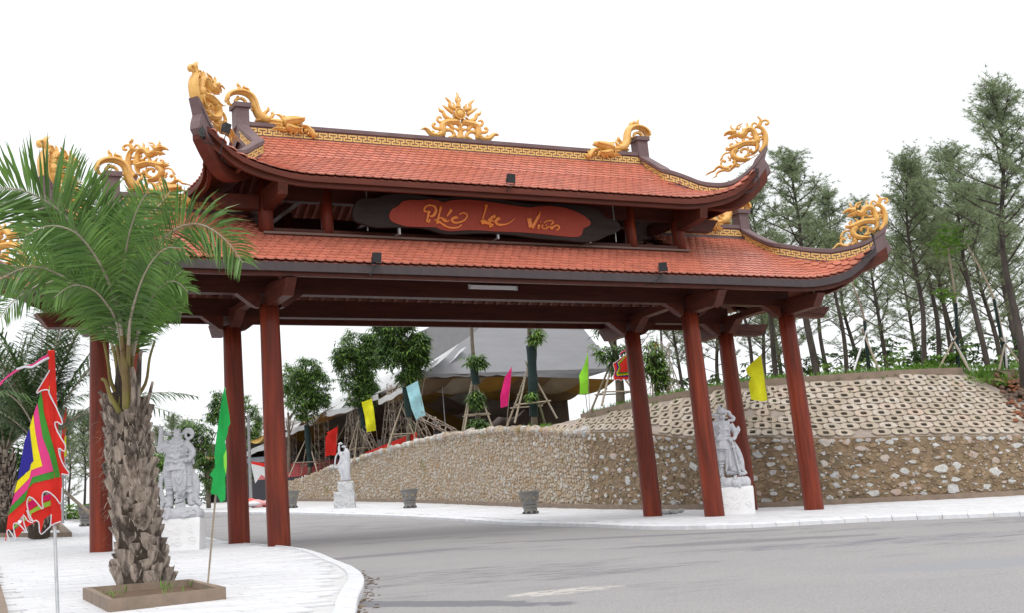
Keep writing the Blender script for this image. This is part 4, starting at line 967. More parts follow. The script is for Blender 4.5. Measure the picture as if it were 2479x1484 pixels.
mb = MB()
for x in (-4.15, 4.2): mb.tube([(x, SY+.16, 8.3), (x+.05, SY+.2, 9.5)], .02, 6)
for x in (-3.2, 0., 3.2): mb.box((x, SY+.1, 8.36), (.06, .1, .3)); mb.box((x, SY+.1+.25, 8.24), (.05, .5, .04))
mb.build('hanger_rod', M['steel'], sign, kind='stuff')

# ---------------------------------------------------------- flood lights and tube light
def flood(px, py, y, label, foot, tilt=.2, rz=0.):
    p = aty(px, py, y); t = thing('floodlight', label, 'floodlight', tuple(p), 'black floodlights on the roof edges')
    Rm = Matrix.Rotation(rz, 3, 'Z') @ Matrix.Rotation(tilt, 3, 'X')
    b = MB(); b.box(p, (.22, .07, .24), Rm); b.box(p+np.array(Rm @ Vector((0, -.045, 0))), (.25, .03, .27), Rm)
    for k in range(5): b.box(p+np.array(Rm @ Vector((-.09+k*.045, .05, 0))), (.012, .05, .2), Rm)
    b.build('lamp_housing', M['black'], t)
    b = MB(); b.tube([p+np.array(Rm @ Vector(q)) for q in ((-.14, 0, 0), (-.14, 0, -.17), (.14, 0, -.17), (.14, 0, 0))], .013, 5); b.build('yoke', M['black'], t)
    f = p+np.array(foot); b = MB(); b.tube(smoothpath([p+np.array((0, 0, -.17)), p+np.array((foot[0]*.2, foot[1]*.2, -.24)), f], 4), .014, 5)
    b.ball(f, .035, 6, 4); b.build('support_arm', M['black'], t)
flood(1236, 431, -3.42, 'floodlight standing on the middle of the upper eave', (-.06, .25, -.34))
flood(911, 622, -3.72, 'floodlight on the lower eave left of the tube light', (-.1, .22, -.42))
flood(1604, 645, -3.72, 'floodlight on the lower eave near the right-hand columns', (-.18, .22, -.42), rz=-.5)
flood(490, 321, -3.5, 'floodlight hanging off the outer side of the upper roof left corner', (.3, .1, -.25), -.1, 1.1)
flood(547, 309, -3.75, 'floodlight on the inner side of the upper roof left corner', (-.1, .3, -.6), .3, .6)
for px, py, y, g_ in ((1829, 432, -3.5, 0), (2110, 590, -4.0, 1)):
    p = aty(px, py-28, y); mb = MB(); mb.tube(smoothpath([p, p+np.array((.02, 0, -.2)), p+np.array((.05, 0, -.5)), p+np.array((-.12, .1, -.72)), p+np.array((-.4, .2, -.82))], 4), .022, 5)
    mb.box(p+np.array((.02, -.03, -.12)), (.05, .05, .14)); tag(mb.build('lamp_bracket', M['black'], org=tuple(p)), ('black lamp bracket and cable at the right tip of the lower roof' if g_ else 'black lamp bracket and cable at the right tip of the upper roof'), 'lamp bracket')
a = aty(*c5(995, 880), -CY-.2); b_ = aty(*c5(1342, 893), -CY-.2); t = thing('tube_light', 'white tube light fixed to the front tie beam', 'tube light', tuple(a))
MB().box((a+b_)/2, (1.5, .08, .11)).build('diffuser', M['white'], t)
for p in (a, b_): MB().box(p, (.06, .09, .125)).build('end_cap', mat('grey_plastic', (.5, .5, .53), rough=.5), t)

# ============================================================ STATUES (carved marble: closed forms fused into one skin)
def remesh(mb, vox, name, mat_, parent, it=3):
    me = mb.mesh(name, [mat_], wloc(parent)); tmp = bpy.data.objects.new('tmp', me); COL.objects.link(tmp)
    md = tmp.modifiers.new('r', 'REMESH'); md.mode = 'VOXEL'; md.voxel_size = vox; md.use_smooth_shade = True
    ms = tmp.modifiers.new('s', 'SMOOTH'); ms.factor = .5; ms.iterations = it
    dg = bpy.context.evaluated_depsgraph_get(); nm = bpy.data.meshes.new_from_object(tmp.evaluated_get(dg)); nm.name = name
    nm.materials.clear(); nm.materials.append(mat_)
    bpy.data.objects.remove(tmp); o = link(name, nm, parent); return o
def carve(lst, cx, cz, k, org, mb=None, yaw=0.):
    """strokes ((u,v) photo-traced, radius, depth offset towards the viewer) -> tubes around org"""
    mb = mb or MB(); c, s_ = math.cos(yaw), math.sin(yaw)
    for st in lst:
        pts, r = st[0], st[1]; dy = st[2] if len(st) > 2 else 0; fl = st[3] if len(st) > 3 else 1.
        if not isinstance(dy, (list, tuple)): dy = [dy]*len(pts)
        P = [((x-cx)*k, -d*k, (cz-y)*k) for (x, y), d in zip(pts, dy)]
        P = smoothpath(P, 3) if len(P) > 2 else [np.array(p) for p in P]
        R = [q*k for q in (r if isinstance(r, (list, tuple)) else [r, r])]
        P = [(org[0]+p[0]*c-p[1]*s_, org[1]+p[0]*s_+p[1]*c, org[2]+p[2]) for p in P]
        mb.tube(P, list(np.interp(np.linspace(0, 1, len(P)), np.linspace(0, 1, len(R)), R)), 10)
    return mb
def spiral(cx, cy, r0, turns, a0=0, n=14, sg=1): return [(cx+sg*r0*(1-t*.85)*math.cos(a0+t*turns*6.283), cy+r0*(1-t*.85)*math.sin(a0+t*turns*6.283)) for t in np.linspace(0, 1, n)]
FACING = -.47
def cloudbase(mb, x0, x1, z0, z1, dep, org, k, yaw, rg):
    c, s_ = math.cos(yaw), math.sin(yaw)
    def T(x, y, z): return (org[0]+x*c-y*s_, org[1]+x*s_+y*c, org[2]+z)
    for i in range(26):
        x = rg.uniform(x0+.1, x1-.1); y = rg.uniform(-dep/2+.1, dep/2-.1); r = rg.uniform(.13, .2); mb.ball(T(x, y, (z0+z1)/2-.02+rg.uniform(-.04, .03)), (r, r, r*.85), 10, 7)
    for i in range(9):
        x = x0+.12+(x1-x0-.24)*i/8; mb.ball(T(x, -dep/2+.12, (z0+z1)/2-.03), (.15, .13, (z1-z0)*.5), 10, 7)
    for i in range(9):
        x = rg.uniform(x0+.1, x1-.1); z = rg.uniform(z0+.07, z1-.06); r = rg.uniform(.06, .1)
        mb.tube([T(x+a, -dep/2-.03, z+b) for a, b in spiral(0, 0, r, 1.6, rg.uniform(0, 6), 16)], .017, 6)
def plinth(t, c, w, d, h, yaw, name='plinth'):
    cc, ss = math.cos(yaw), math.sin(yaw)
    def T(x, y, z): return (c[0]+x*cc-y*ss, c[1]+x*ss+y*cc, c[2]+z)
    b = MB(); q = [(-w/2*.95, -d/2*.97), (w/2*.95, -d/2*.97), (w/2*.95, d/2*.97), (-w/2*.95, d/2*.97)]; q2 = [(-w/2, -d/2), (w/2*1.02, -d/2), (w/2*1.01, d/2), (-w/2, d/2)]
    V = [T(x, y, -.1) for x, y in q]+[T(x, y, h*.9) for x, y in q2]+[T(x*.98, y*.98, h) for x, y in q2]
    b.add(V, [(3, 2, 1, 0), (8, 9, 10, 11)]+[(i, (i+1) % 4, 4+(i+1) % 4, 4+i) for i in range(4)]+[(4+i, 4+(i+1) % 4, 8+(i+1) % 4, 8+i) for i in range(4)])
    o = b.build(name, M['plinth'], t); rg = random.Random(int(w*1000+c[0]*10)); b = MB()
    for face in (-1,):
        for cx_, cz_, r, a in [(-.34*w, .68*h, .13, 0), (-.02*w, .62*h, .12, 2), (.3*w, .7*h, .12, 4), (-.36*w, .25*h, .13, 1), (.02*w, .3*h, .13, 3.4), (.34*w, .27*h, .12, .4)]:
            sp = spiral(0, 0, r, 1.35, a, 18, rg.choice([-1, 1])); P = [T(cx_+x, -d/2*(.985)-.004, cz_+z) for x, z in sp]
            e = sp[0]; P = [T(cx_+e[0]+.16*math.cos(a)+.05, -d/2*.985-.004, cz_+e[1]-.07)]+P; b.tube(smoothpath(P, 2), .011, 5)
    b.build('carved_scroll', M['plinth'], t, kind='stuff'); return o
# -- warrior with raised hand, left pavement
P0 = gp(450, 1333); P0 = np.array([P0[0], P0[1]+.45, P0[2]])
t = thing('warrior_statue', 'pale stone warrior statue with raised hand and long beard standing left on a white plinth', 'statue', tuple(P0))
plinth(t, P0, 1.17, .95, .8, FACING)
K = .0027
Lw = [([(325, 265), (325, 300)], [34, 30], 22), ([(322, 300), (322, 345)], [26, 34], 8), ([(300, 240), (350, 240)], [36, 36], 16), ([(288, 228), (278, 205)], [16, 3], 22), ([(308, 225), (306, 182)], [20, 3], 26), ([(330, 225), (332, 195)], [16, 3], 22), ([(350, 230), (352, 200)], [12, 3], 16),
 ([(322, 305), (325, 350), (330, 388)], [14, 11, 5], 44), ([(302, 303), (322, 310), (345, 300)], [7, 9, 7], 50), ([(323, 272), (323, 290)], [7, 9], 56), ([(296, 264), (315, 270)], [6, 5], 52), ([(332, 269), (350, 260)], [5, 6], 52), ([(285, 252), (325, 246), (362, 252)], [8, 8, 8], 44), ([(284, 275), (288, 300), (305, 330)], [16, 14, 8], 22), ([(360, 270), (355, 300), (340, 328)], [14, 14, 8], 22),
 ([(240, 345), (320, 350), (385, 350)], [46, 58, 46], 0), ([(310, 360), (312, 430), (318, 500)], [96, 100, 88], 0), ([(230, 350), (312, 385), (400, 350)], [10, 12, 10], 92), ([(255, 410), (312, 425), (380, 410)], [8, 8, 8], 104), ([(240, 455), (318, 478), (395, 455)], [10, 12, 10], 98), ([(312, 385), (312, 455)], [6, 6], 104), ([(275, 380), (262, 425), (290, 460)], [7, 7, 7], 98), ([(355, 380), (368, 425), (340, 460)], [7, 7, 7], 98),
 ([(225, 505), (320, 520), (410, 505)], [20, 24, 20], 78), ([(320, 478), (320, 520)], [34, 34], 84), ([(300, 492), (340, 492)], [13, 13], 118), ([(296, 515), (320, 530), (346, 515)], [8, 9, 8], 118), ([(318, 510), (320, 600)], [100, 120], -6),
 ([(235, 340), (185, 365), (158, 380)], [46, 42, 36], 8), ([(158, 385), (160, 320), (168, 240)], [34, 26, 20], [8, 20, 26]), ([(150, 230), (190, 228)], [20, 20], 26), ([(170, 235), (172, 205), (170, 180)], [22, 24, 16], 28), ([(160, 185), (158, 155), (165, 135)], [8, 7, 3], 30), ([(176, 188), (184, 175)], [9, 6], 36), ([(130, 350), (140, 395), (185, 418)], [12, 16, 10], 24), ([(210, 340), (205, 400), (225, 430)], [16, 18, 10], 30),
 ([(390, 345), (440, 385), (470, 440)], [44, 36, 30], 4), ([(470, 445), (445, 500), (415, 515)], [28, 22, 18], [4, 50, 80]), ([(430, 470), (478, 430), (486, 402)], [26, 22, 5], 10), ([(400, 500), (432, 497)], [11, 9], 98), ([(400, 512), (434, 512)], [10, 9], 98), ([(402, 524), (430, 526)], [9, 8], 96), ([(455, 480), (470, 530), (468, 555)], [14, 12, 3], 0),
 ([(268, 250), (230, 240), (195, 232)], [16, 14, 12], -4), ([(355, 262), (400, 215), (445, 212), (470, 245), (458, 285), (425, 300), (398, 275), (408, 238), (440, 238), (446, 258)], [12, 14, 16, 17, 16, 15, 14, 13, 11, 9], -6), ([(440, 295), (405, 325), (395, 360)], [15, 15, 18], -8),
 ([(225, 420), (205, 520), (190, 600), (150, 680), (138, 750), (160, 830), (170, 900), (150, 935)], [20, 22, 22, 26, 26, 24, 24, 26], -14), ([(200, 520), (175, 640), (160, 740), (180, 830), (190, 900)], [8, 8, 8, 8, 8], 10), ([(430, 530), (450, 610), (490, 680), (500, 770), (485, 850), (490, 900), (530, 935)], [20, 20, 24, 26, 26, 28, 24], -14), ([(440, 590), (470, 690), (478, 780), (465, 860)], [8, 8, 8, 8], 10),
 ([(255, 560), (245, 640), (240, 720), (240, 780)], [56, 58, 50, 44], 0), ([(400, 560), (415, 640), (425, 720), (425, 770)], [50, 52, 44, 38], 0), ([(240, 780), (238, 830), (235, 900)], [36, 32, 34], 4), ([(428, 770), (432, 830), (432, 900)], [34, 28, 30], 4),
 ([(205, 800), (240, 815), (275, 800)], [10, 12, 10], 38), ([(400, 800), (430, 810), (460, 800)], [9, 11, 9], 34), ([(245, 915), (225, 925), (205, 925)], [28, 24, 16], [10, 40, 60]), ([(432, 912), (445, 922), (480, 925)], [26, 22, 16], [10, 40, 60]),
 ([(215, 560), (235, 600), (275, 625)], [18, 18, 12], 50), ([(395, 560), (420, 600), (440, 640)], [14, 16, 10], 46), ([(205, 640), (245, 655), (285, 635)], [9, 9, 9], 58), ([(390, 640), (420, 650), (450, 635)], [8, 8, 8], 50),
 ([(290, 560), (285, 680), (300, 800)], [16, 16, 12], 78), ([(395, 560), (400, 700), (385, 790)], [14, 14, 12], 74), ([(345, 560), (345, 700), (348, 800), (350, 862)], [66, 64, 44, 5], 30), ([(300, 590), (345, 680), (390, 590)], [6, 7, 6], 96), ([(300, 640), (345, 735), (392, 640)], [6, 7, 6], 94), ([(290, 548), (330, 565), (380, 548)], [12, 14, 12], 96), ([(300, 800), (350, 865), (400, 795)], [6, 6, 6], 60), ([(325, 880), (330, 900)], [40, 46], -10), ([(290, 700), (340, 860)], [24, 30], -20), ([(400, 700), (370, 860)], [24, 30], -20)]
for r_ in range(5):
    for c_ in range(3): Lw.append(([(215+c_*24, 672+r_*22), (235+c_*24, 672+r_*22)], [8, 8], 54)); Lw.append(([(402+c_*20, 668+r_*20), (418+c_*20, 668+r_*20)], [7, 7], 46))
Lw = [(a[0], [q*1.07 for q in a[1]])+tuple(a[2:]) for a in Lw]; mb = carve(Lw, 330, 1350, K*1.015, P0, yaw=FACING); b = MB(); cloudbase(b, -.55, .6, .76, 1.12, .95, P0, K, FACING, random.Random(4))
remesh(mb, .0135, 'figure', M['marble'], t, 1); remesh(b, .016, 'cloud_base', M['marble'], t, 1)
# -- warrior leaning on a sword, right pavement
P1 = gp(1785, 1246); P1 = np.array([P1[0]-.05, P1[1]+.5, P1[2]])+CR*.27; P1[2] = G(P1[0], P1[1])
t = thing('warrior_statue', 'pale stone warrior statue leaning on a sword behind the red columns on the right', 'statue', tuple(P1))
plinth(t, P1, 1.17, .95, .8, FACING)
Lr = [([(285, 225), (285, 262)], [40, 32], 18), ([(285, 270), (290, 310)], [28, 34], 4), ([(240, 190), (275, 165), (330, 190)], [34, 44, 30], 8), ([(262, 150), (258, 120), (252, 90)], [18, 16, 3], 6), ([(236, 205), (195, 212), (165, 195), (148, 168)], [18, 20, 14, 4], 0), ([(335, 180), (372, 190), (385, 225), (430, 262), (410, 288), (372, 285), (355, 300)], [20, 20, 20, 20, 18, 16, 12], -2), ([(240, 230), (236, 290), (215, 310)], [16, 16, 16], -8),
 ([(270, 228), (290, 230)], [6, 6], 54), ([(303, 228), (318, 226)], [6, 6], 50), ([(297, 232), (300, 258)], [6, 10], 54), ([(285, 274), (312, 272)], [5, 5], 48),
 ([(190, 325), (290, 330), (375, 335)], [40, 52, 42], 0), ([(290, 340), (290, 420), (295, 500)], [88, 90, 80], 0), ([(235, 340), (260, 385), (300, 370)], [8, 8, 8], 82), ([(300, 370), (350, 385), (370, 340)], [8, 8, 8], 82), ([(225, 410), (290, 395), (370, 410)], [8, 10, 8], 88), ([(220, 455), (290, 470), (375, 455)], [9, 10, 9], 80), ([(215, 495), (295, 510), (380, 490)], [16, 20, 16], 70),
 ([(180, 320), (165, 380), (195, 440)], [38, 32, 26], 0), ([(190, 445), (220, 480), (240, 490)], [24, 20, 18], [10, 60, 80]), ([(205, 482), (262, 480)], [9, 8], 92), ([(205, 496), (262, 496)], [9, 8], 92), ([(205, 510), (255, 512)], [8, 8], 90), ([(165, 300), (215, 340), (215, 400), (195, 440)], [12, 14, 14, 12], 30),
 ([(380, 335), (420, 390), (445, 440)], [40, 34, 28], 0), ([(445, 445), (430, 490), (395, 520)], [26, 22, 18], [4, 50, 84]), ([(430, 420), (470, 400), (478, 355)], [26, 24, 5], 4), ([(480, 365), (490, 410), (460, 460)], [12, 14, 10], 0), ([(350, 520), (400, 505), (425, 525)], [12, 16, 12], 92), ([(365, 540), (360, 520)], [9, 8], 96), ([(385, 545), (380, 520)], [9, 8], 98),
 ([(390, 540), (405, 600)], [13, 14], 92), ([(370, 600), (440, 598)], [9, 9], 92), ([(405, 605), (440, 760), (485, 935)], [14, 14, 12], [92, 84, 70]),
 ([(290, 510), (290, 620)], [92, 110], -8), ([(265, 560), (262, 660), (265, 760)], [54, 52, 44], 4), ([(270, 770), (275, 830), (280, 900)], [34, 30, 32], 4), ([(245, 775), (275, 785), (310, 775)], [9, 11, 9], 40), ([(250, 810), (275, 815), (305, 808)], [8, 10, 8], 38), ([(285, 905), (275, 922)], [28, 22], [10, 50]),
 ([(220, 560), (255, 625), (315, 620)], [12, 12, 12], 56), ([(215, 590), (250, 565), (300, 555)], [8, 8, 8], 66), ([(330, 560), (345, 700), (370, 820), (385, 850)], [46, 52, 44, 12], 34), ([(320, 560), (330, 700), (325, 880)], [14, 14, 12], 66), ([(350, 600), (355, 760), (385, 860), (420, 840)], [7, 7, 7, 7], 88), ([(380, 640), (420, 760), (430, 880)], [46, 54, 60], 0), ([(330, 890), (420, 890), (500, 880)], [26, 28, 24], 20),
 ([(420, 540), (480, 640), (520, 760), (530, 860), (570, 905)], [22, 24, 26, 26, 18], -10), ([(440, 590), (490, 690), (510, 800), (520, 880)], [8, 8, 8, 8], 14), ([(460, 640), (470, 760), (490, 860)], [44, 50, 50], -16), ([(430, 620), (470, 700), (490, 770)], [8, 8, 8], 56), ([(470, 780), (510, 770)], [8, 8], 48), ([(470, 910), (530, 915), (575, 905)], [22, 20, 8], 30), ([(190, 560), (180, 700), (195, 860), (200, 920)], [24, 26, 26, 26], -14)]
for i in range(11): u = 412+i*6.6; v = 625+i*27; Lr.append(([(u-11, v), (u+5, v+2)], [8, 8], 104-i*2.2)); 
for r_ in range(5):
    for c_ in range(3): Lr.append(([(240+c_*22, 660+r_*20), (254+c_*22, 660+r_*20)], [7, 7], 54))
Lr = [(a[0], [q*1.06 for q in a[1]])+tuple(a[2:]) for a in Lr]; Lr = [([(x+.126*(1365-y), y) for x, y in a[0]],)+tuple(a[1:]) for a in Lr]; mb = carve(Lr, 430, 1365, .0027, P1+np.array((0, 0, -.02)), yaw=FACING); b = MB(); cloudbase(b, -.58, .55, .77, 1.14, .95, P1, K, FACING, random.Random(9))
remesh(mb, .0145, 'figure', M['marble'], t, 1); remesh(b, .016, 'cloud_base', M['marble'], t, 1)
# -- distant figure shading its eyes, by the rubble wall
P2 = gp(845, 1231); P2 = np.array([P2[0], P2[1]+.5, P2[2]]); kk = .00333*((P2-CAM)@CW)/76
t = thing('monk_statue', 'white stone robed figure shading its eyes and holding a dish beside the rubble wall', 'statue', tuple(P2))
def rockblock(x0, x1, z0, z1, d, seed, t, name):
    rg = random.Random(seed); b = MB(); c, s_ = math.cos(FACING), math.sin(FACING); n_ = 7; rows = []
    cxm = 310; b.box((0, 0, 0), (1, 1, 1)); v = []
    W_ = (x1-x0)*kk; H_ = (z0-z1)*kk; X = ((x0+x1)/2-cxm)*kk; Z = ((1335-z0))*kk
    bm = bmesh.new(); bmesh.ops.create_cube(bm, size=1); bmesh.ops.subdivide_edges(bm, edges=bm.edges[:], cuts=5, use_grid_fill=True)
    for q in bm.verts:
        p = Vector((q.co.x*W_, q.co.y*d, (q.co.z+.5)*H_)); j = .035
        p += Vector((rg.uniform(-j, j), rg.uniform(-j, j), rg.uniform(-j, j)*.6)); x, y = p.x+X, p.y
        q.co = (x*c-y*s_, x*s_+y*c, p.z+Z-.05)
    me = bpy.data.meshes.new(name); bm.to_mesh(me); me.materials.append(M['granite']); link(name, me, t)
rockblock(140, 470, 1335, 1050, .95, 1, t, 'rock_base'); rockblock(212, 455, 1060, 895, .8, 2, t, 'rock_step')
Lm = [([(298, 325), (296, 355)], [40, 34], 6), ([(262, 340), (262, 352)], [12, 8], 30), ([(335, 370), (330, 400)], [30, 34], 0), ([(320, 400), (335, 440), (340, 520), (330, 620)], [40, 56, 56, 54], 0), ([(330, 600), (320, 700), (330, 800), (345, 890)], [66, 76, 70, 58], 0), ([(255, 650), (250, 720), (250, 790)], [36, 36, 26], 20), ([(262, 790), (258, 860), (240, 890)], [24, 20, 22], 20), ([(300, 800), (300, 890)], [26, 26], 20),
 ([(285, 430), (250, 475), (225, 440), (215, 370), (220, 320)], [34, 30, 24, 20, 16], 24), ([(205, 300), (245, 285), (272, 300)], [16, 22, 12], 24), ([(262, 480), (245, 560), (220, 610), (190, 640)], [30, 28, 24, 18], 24), ([(140, 655), (180, 668), (215, 660)], [10, 20, 14], 24), ([(250, 450), (290, 560), (280, 640)], [34, 44, 40], 14), ([(300, 640), (230, 660), (240, 760)], [30, 30, 26], 16), ([(370, 450), (385, 600), (375, 760), (395, 880)], [14, 16, 18, 16], -10), ([(200, 430), (160, 500), (145, 600), (145, 650)], [12, 14, 14, 10], 4), ([(340, 420), (352, 560), (320, 700), (330, 860)], [8, 8, 8, 8], 48)]
Lm = [([(x+.045*(1335-y), y) for x, y in a[0]],)+tuple(a[1:]) for a in Lm]; mb = carve(Lm, 310, 1335, kk, P2, yaw=FACING); remesh(mb, .022, 'figure', M['marble'], t, 1)
# -- small white figure behind the left warrior
P3 = gp(437, 1266); t = thing('monk_statue', 'small white robed figure half hidden behind the left warrior statue', 'statue', tuple(P3)); D3 = (P3-CAM)@CW; k3 = D3/FPX*.2483
b = MB(); h3 = 330*k3
Ls = [([(110, 695), (112, 715)], [22, 18], 8), ([(115, 730), (120, 790), (115, 850), (120, 930)], [34, 46, 52, 54], 0), ([(95, 750), (80, 790), (95, 800)], [14, 14, 10], 24), ([(140, 750), (150, 800), (130, 810)], [16, 16, 12], 16)]
carve(Ls, 115, 1030, k3, P3, b, FACING); remesh(b, .03, 'figure', M['marble'], t, 1)
MB().box(P3+np.array((0, 0, 55*k3)), (130*k3, 120*k3, 110*k3), Matrix.Rotation(FACING, 3, 'Z')).build('plinth', M['granite'], t)

# ============================================================ POTS
def potat(px, py, w, label, sc=1.):
    P = gp(px, py); t = thing('ceramic_planter', label, 'pot', tuple(P), 'glazed planters along the pavement'); n = 8
    ro = .4
    MB().lathe([(.30*sc, 0), (.31*sc, .05*sc), (.27*sc, .08*sc), (.26*sc, .2*sc), (.30*sc, .25*sc), (.30*sc, .3*sc)], tuple(P), n, rot=ro).build('stand', M['pot'], t)
    MB().lathe([(.24*sc, .3*sc), (.27*sc, .34*sc), (.34*sc, .5*sc), (.39*sc, .74*sc), (.41*sc, .78*sc), (.46*sc, .8*sc), (.46*sc, .84*sc), (.40*sc, .84*sc), (.36*sc, .7*sc)], tuple(P), n, rot=ro, cap=False).build('bowl', M['pot'], t)
    MB().lathe([(.01, .72*sc), (.38*sc, .72*sc)], tuple(P), n, rot=ro, cap=False).build('earth', M['soil'], t)
    b = MB(); b2 = MB()
    for k in range(n):
        a = ro+(k+.5)*2*math.pi/n; c, s_ = math.cos(a), math.sin(a); r = .325*sc
        b.ball((P[0]+c*r, P[1]+s_*r, P[2]+.56*sc), (.07*sc, .07*sc, .06*sc), 6, 4); b.tube([(P[0]+c*(r+.02)-s_*x*sc, P[1]+s_*(r+.02)+c*x*sc, P[2]+.56*sc+z*sc) for x, z in spiral(0, 0, .08, 1.2, k, 8)], .012*sc, 4)
        b2.box((P[0]+c*.272*sc, P[1]+s_*.272*sc, P[2]+.05*sc), (.1*sc, .1*sc, .05*sc), Matrix.Rotation(a, 3, 'Z'))
    b.build('relief', M['potr'], t, kind='stuff'); b2.build('foot_opening', M['dark'], t, kind='stuff')
potat(1285, 1245, 0, 'large grey glazed pot nearest the gate columns on the far pavement')
potat(993, 1231, 0, 'grey glazed pot on the far pavement in the middle of the wall', 1.08)
potat(706, 1231, 0, 'grey glazed pot half hidden by the front left inner column', 1.15)
potat(210, 1275, 0, 'pale grey pot behind the rear outer column on the left', 1.05)

# ============================================================ FLAGS
def cloth(poly, D, name, mat_, parent, amp=.03, fr=9., dd=0., th=.0, slope=None, cell=.06):
    """closed outline in photo pixels at depth D: gridded and gently rippled cloth, clipped to the outline"""
    k = D/FPX; bm = bmesh.new(); vs = [bm.verts.new((x, y, 0)) for x, y in poly]; bm.faces.new(vs)
    x0, x1 = min(p[0] for p in poly), max(p[0] for p in poly); y0, y1 = min(p[1] for p in poly), max(p[1] for p in poly); st = cell/k
    for v0, v1, no in ((x0, x1, (1, 0, 0)), (y0, y1, (0, 1, 0))):
        q = v0+st
        while q < v1:
            co = (q, 0, 0) if no[0] else (0, q, 0); bmesh.ops.bisect_plane(bm, geom=bm.verts[:]+bm.edges[:]+bm.faces[:], plane_co=co, plane_no=no); q += st
    o = wloc(parent)
    for v in bm.verts:
        x, y = v.co.x, v.co.y; a = amp*(math.sin(x*k*fr+y*k*2.1)+.5*math.sin(x*k*fr*1.9-y*k*4+1)+.35*math.sin(y*k*6.3+x*k*3)); P = atd(x, y, D+a+dd); v.co = (P[0]-o.x, P[1]-o.y, P[2]-o.z)
    bmesh.ops.triangulate(bm, faces=[f for f in bm.faces if len(f.verts) > 4])
    me = bpy.data.meshes.new(name); bm.to_mesh(me); bm.free(); me.materials.append(mat_)
    me.polygons.foreach_set('use_smooth', [True]*len(me.polygons)); return link(name, me, parent)
def piping(pts, D, r, name, mat_, parent, amp=.03, fr=9., dd=0., close=False):
    k = D/FPX; P = []
    for x, y in resample(smoothpath([(a, b) for a, b in pts], 3), max(6, len(pts)*3)):
        a = amp*(math.sin(x*k*fr+y*k*2.1)+.5*math.sin(x*k*fr*1.9-y*k*4+1)+.35*math.sin(y*k*6.3+x*k*3)); P.append(tuple(atd(x, y, D+a+dd)))
    b = MB(); b.tube(P, r, 5, flat=(1, 1)); return b.build(name, mat_, parent)
def c8(u, v): return ((u/2.180)*.7369, (1100+v/2.1824)*.7369)
def c9(u, v): return ((u/2.969)*.7369, (1280+v/2.968)*.7369)
D = 17.1; base = gp(141, 1520); t = thing('festival_flag', 'large red festival flag with nested coloured squares on a steel pole at the left edge', 'flag', tuple(base))
b = MB(); b.tube([tuple(base), tuple(atd(132, 1268, D)), tuple(atd(124, 858, D))], .021, 10); b.build('pole', M['steel'], t)
b = MB(); b.tube([tuple(atd(*c8(*p), D)) for p in ((366, 116), (375, 300), (388, 700), (398, 1180), (402, 1350))], [.042, .042, .05, .06, .062], 10); b.build('pole_sleeve', F['red'], t)
pc = lambda *a: [c9(*p) for p in a]
red1 = pc((405, 25), (470, 5), (490, 70), (540, 160), (575, 240), (602, 300), (605, 350), (560, 320), (535, 325), (545, 380), (590, 470), (638, 550), (625, 610), (572, 572), (580, 640), (620, 740), (680, 830), (600, 828), (606, 960), (595, 1120), (545, 1060), (470, 1000), (420, 1010), (415, 1090), (422, 1170), (370, 1120), (330, 1075), (285, 1050), (262, 1110), (250, 1170), (230, 1225), (180, 1280), (160, 1310), (135, 1310), (130, 1370), (80, 1370), (65, 1420), (60, 1478), (50, 1478), (80, 1230), (250, 1040), (275, 970), (320, 920), (590, 855), (560, 740), (540, 640), (480, 420), (430, 230), (415, 110))
bands = [('green', pc((400, 30), (370, 125), (380, 260), (415, 470), (480, 640), (520, 800), (315, 858), (268, 980), (110, 1140), (80, 1232), (245, 1085), (275, 975), (325, 915), (588, 855), (545, 650), (480, 420), (430, 240), (415, 100))),
 ('pink', pc((362, 140), (330, 235), (340, 390), (370, 570), (415, 750), (305, 790), (285, 870), (140, 1020), (108, 1140), (268, 980), (315, 858), (522, 798), (480, 640), (415, 470), (382, 260), (372, 180))),
 ('yellow', pc((325, 245), (290, 370), (302, 500), (328, 700), (302, 730), (288, 790), (170, 895), (138, 1018), (285, 870), (305, 790), (412, 750), (370, 570), (340, 390))),
 ('blue', pc((287, 380), (240, 500), (170, 885), (290, 780), (302, 725), (326, 700), (302, 500)))]
cloth(red1, D, 'red_field', F['red'], t, .02, 8, -.03)
for i, (nm, pg) in enumerate(bands): cloth(pg, D, nm+'_band', F[nm], t, .02, 8, -.045-.005*i)
low = pc((262, 1090), (300, 1080), (420, 1090), (515, 1040), (600, 1180), (600, 1290), (500, 1330), (490, 1220), (430, 1270), (395, 1420), (375, 1285), (330, 1305), (250, 1350), (165, 1450), (130, 1390), (200, 1320), (240, 1200))
cloth(low, D, 'red_fold', F['red'], t, .02, 8, .1)
for nm, pg, dd in [('hot', pc((272, 1080), (300, 1085), (420, 1045), (510, 1010), (510, 1072), (410, 1100), (330, 1150), (272, 1185)), .06), ('lgreen', pc((285, 1190), (400, 1120), (512, 1080), (512, 1130), (420, 1160), (310, 1210), (300, 1240)), .06), ('lgreen', pc((230, 1270), (250, 1240), (262, 1260), (240, 1290)), .06), ('lgreen', pc((135, 1345), (165, 1300), (168, 1325), (142, 1360)), .06), ('yellow', pc((275, 1065), (305, 1075), (300, 1090), (273, 1105)), .05)]: cloth(pg, D, 'fold_stripe', F[nm], t, .02, 8, dd)
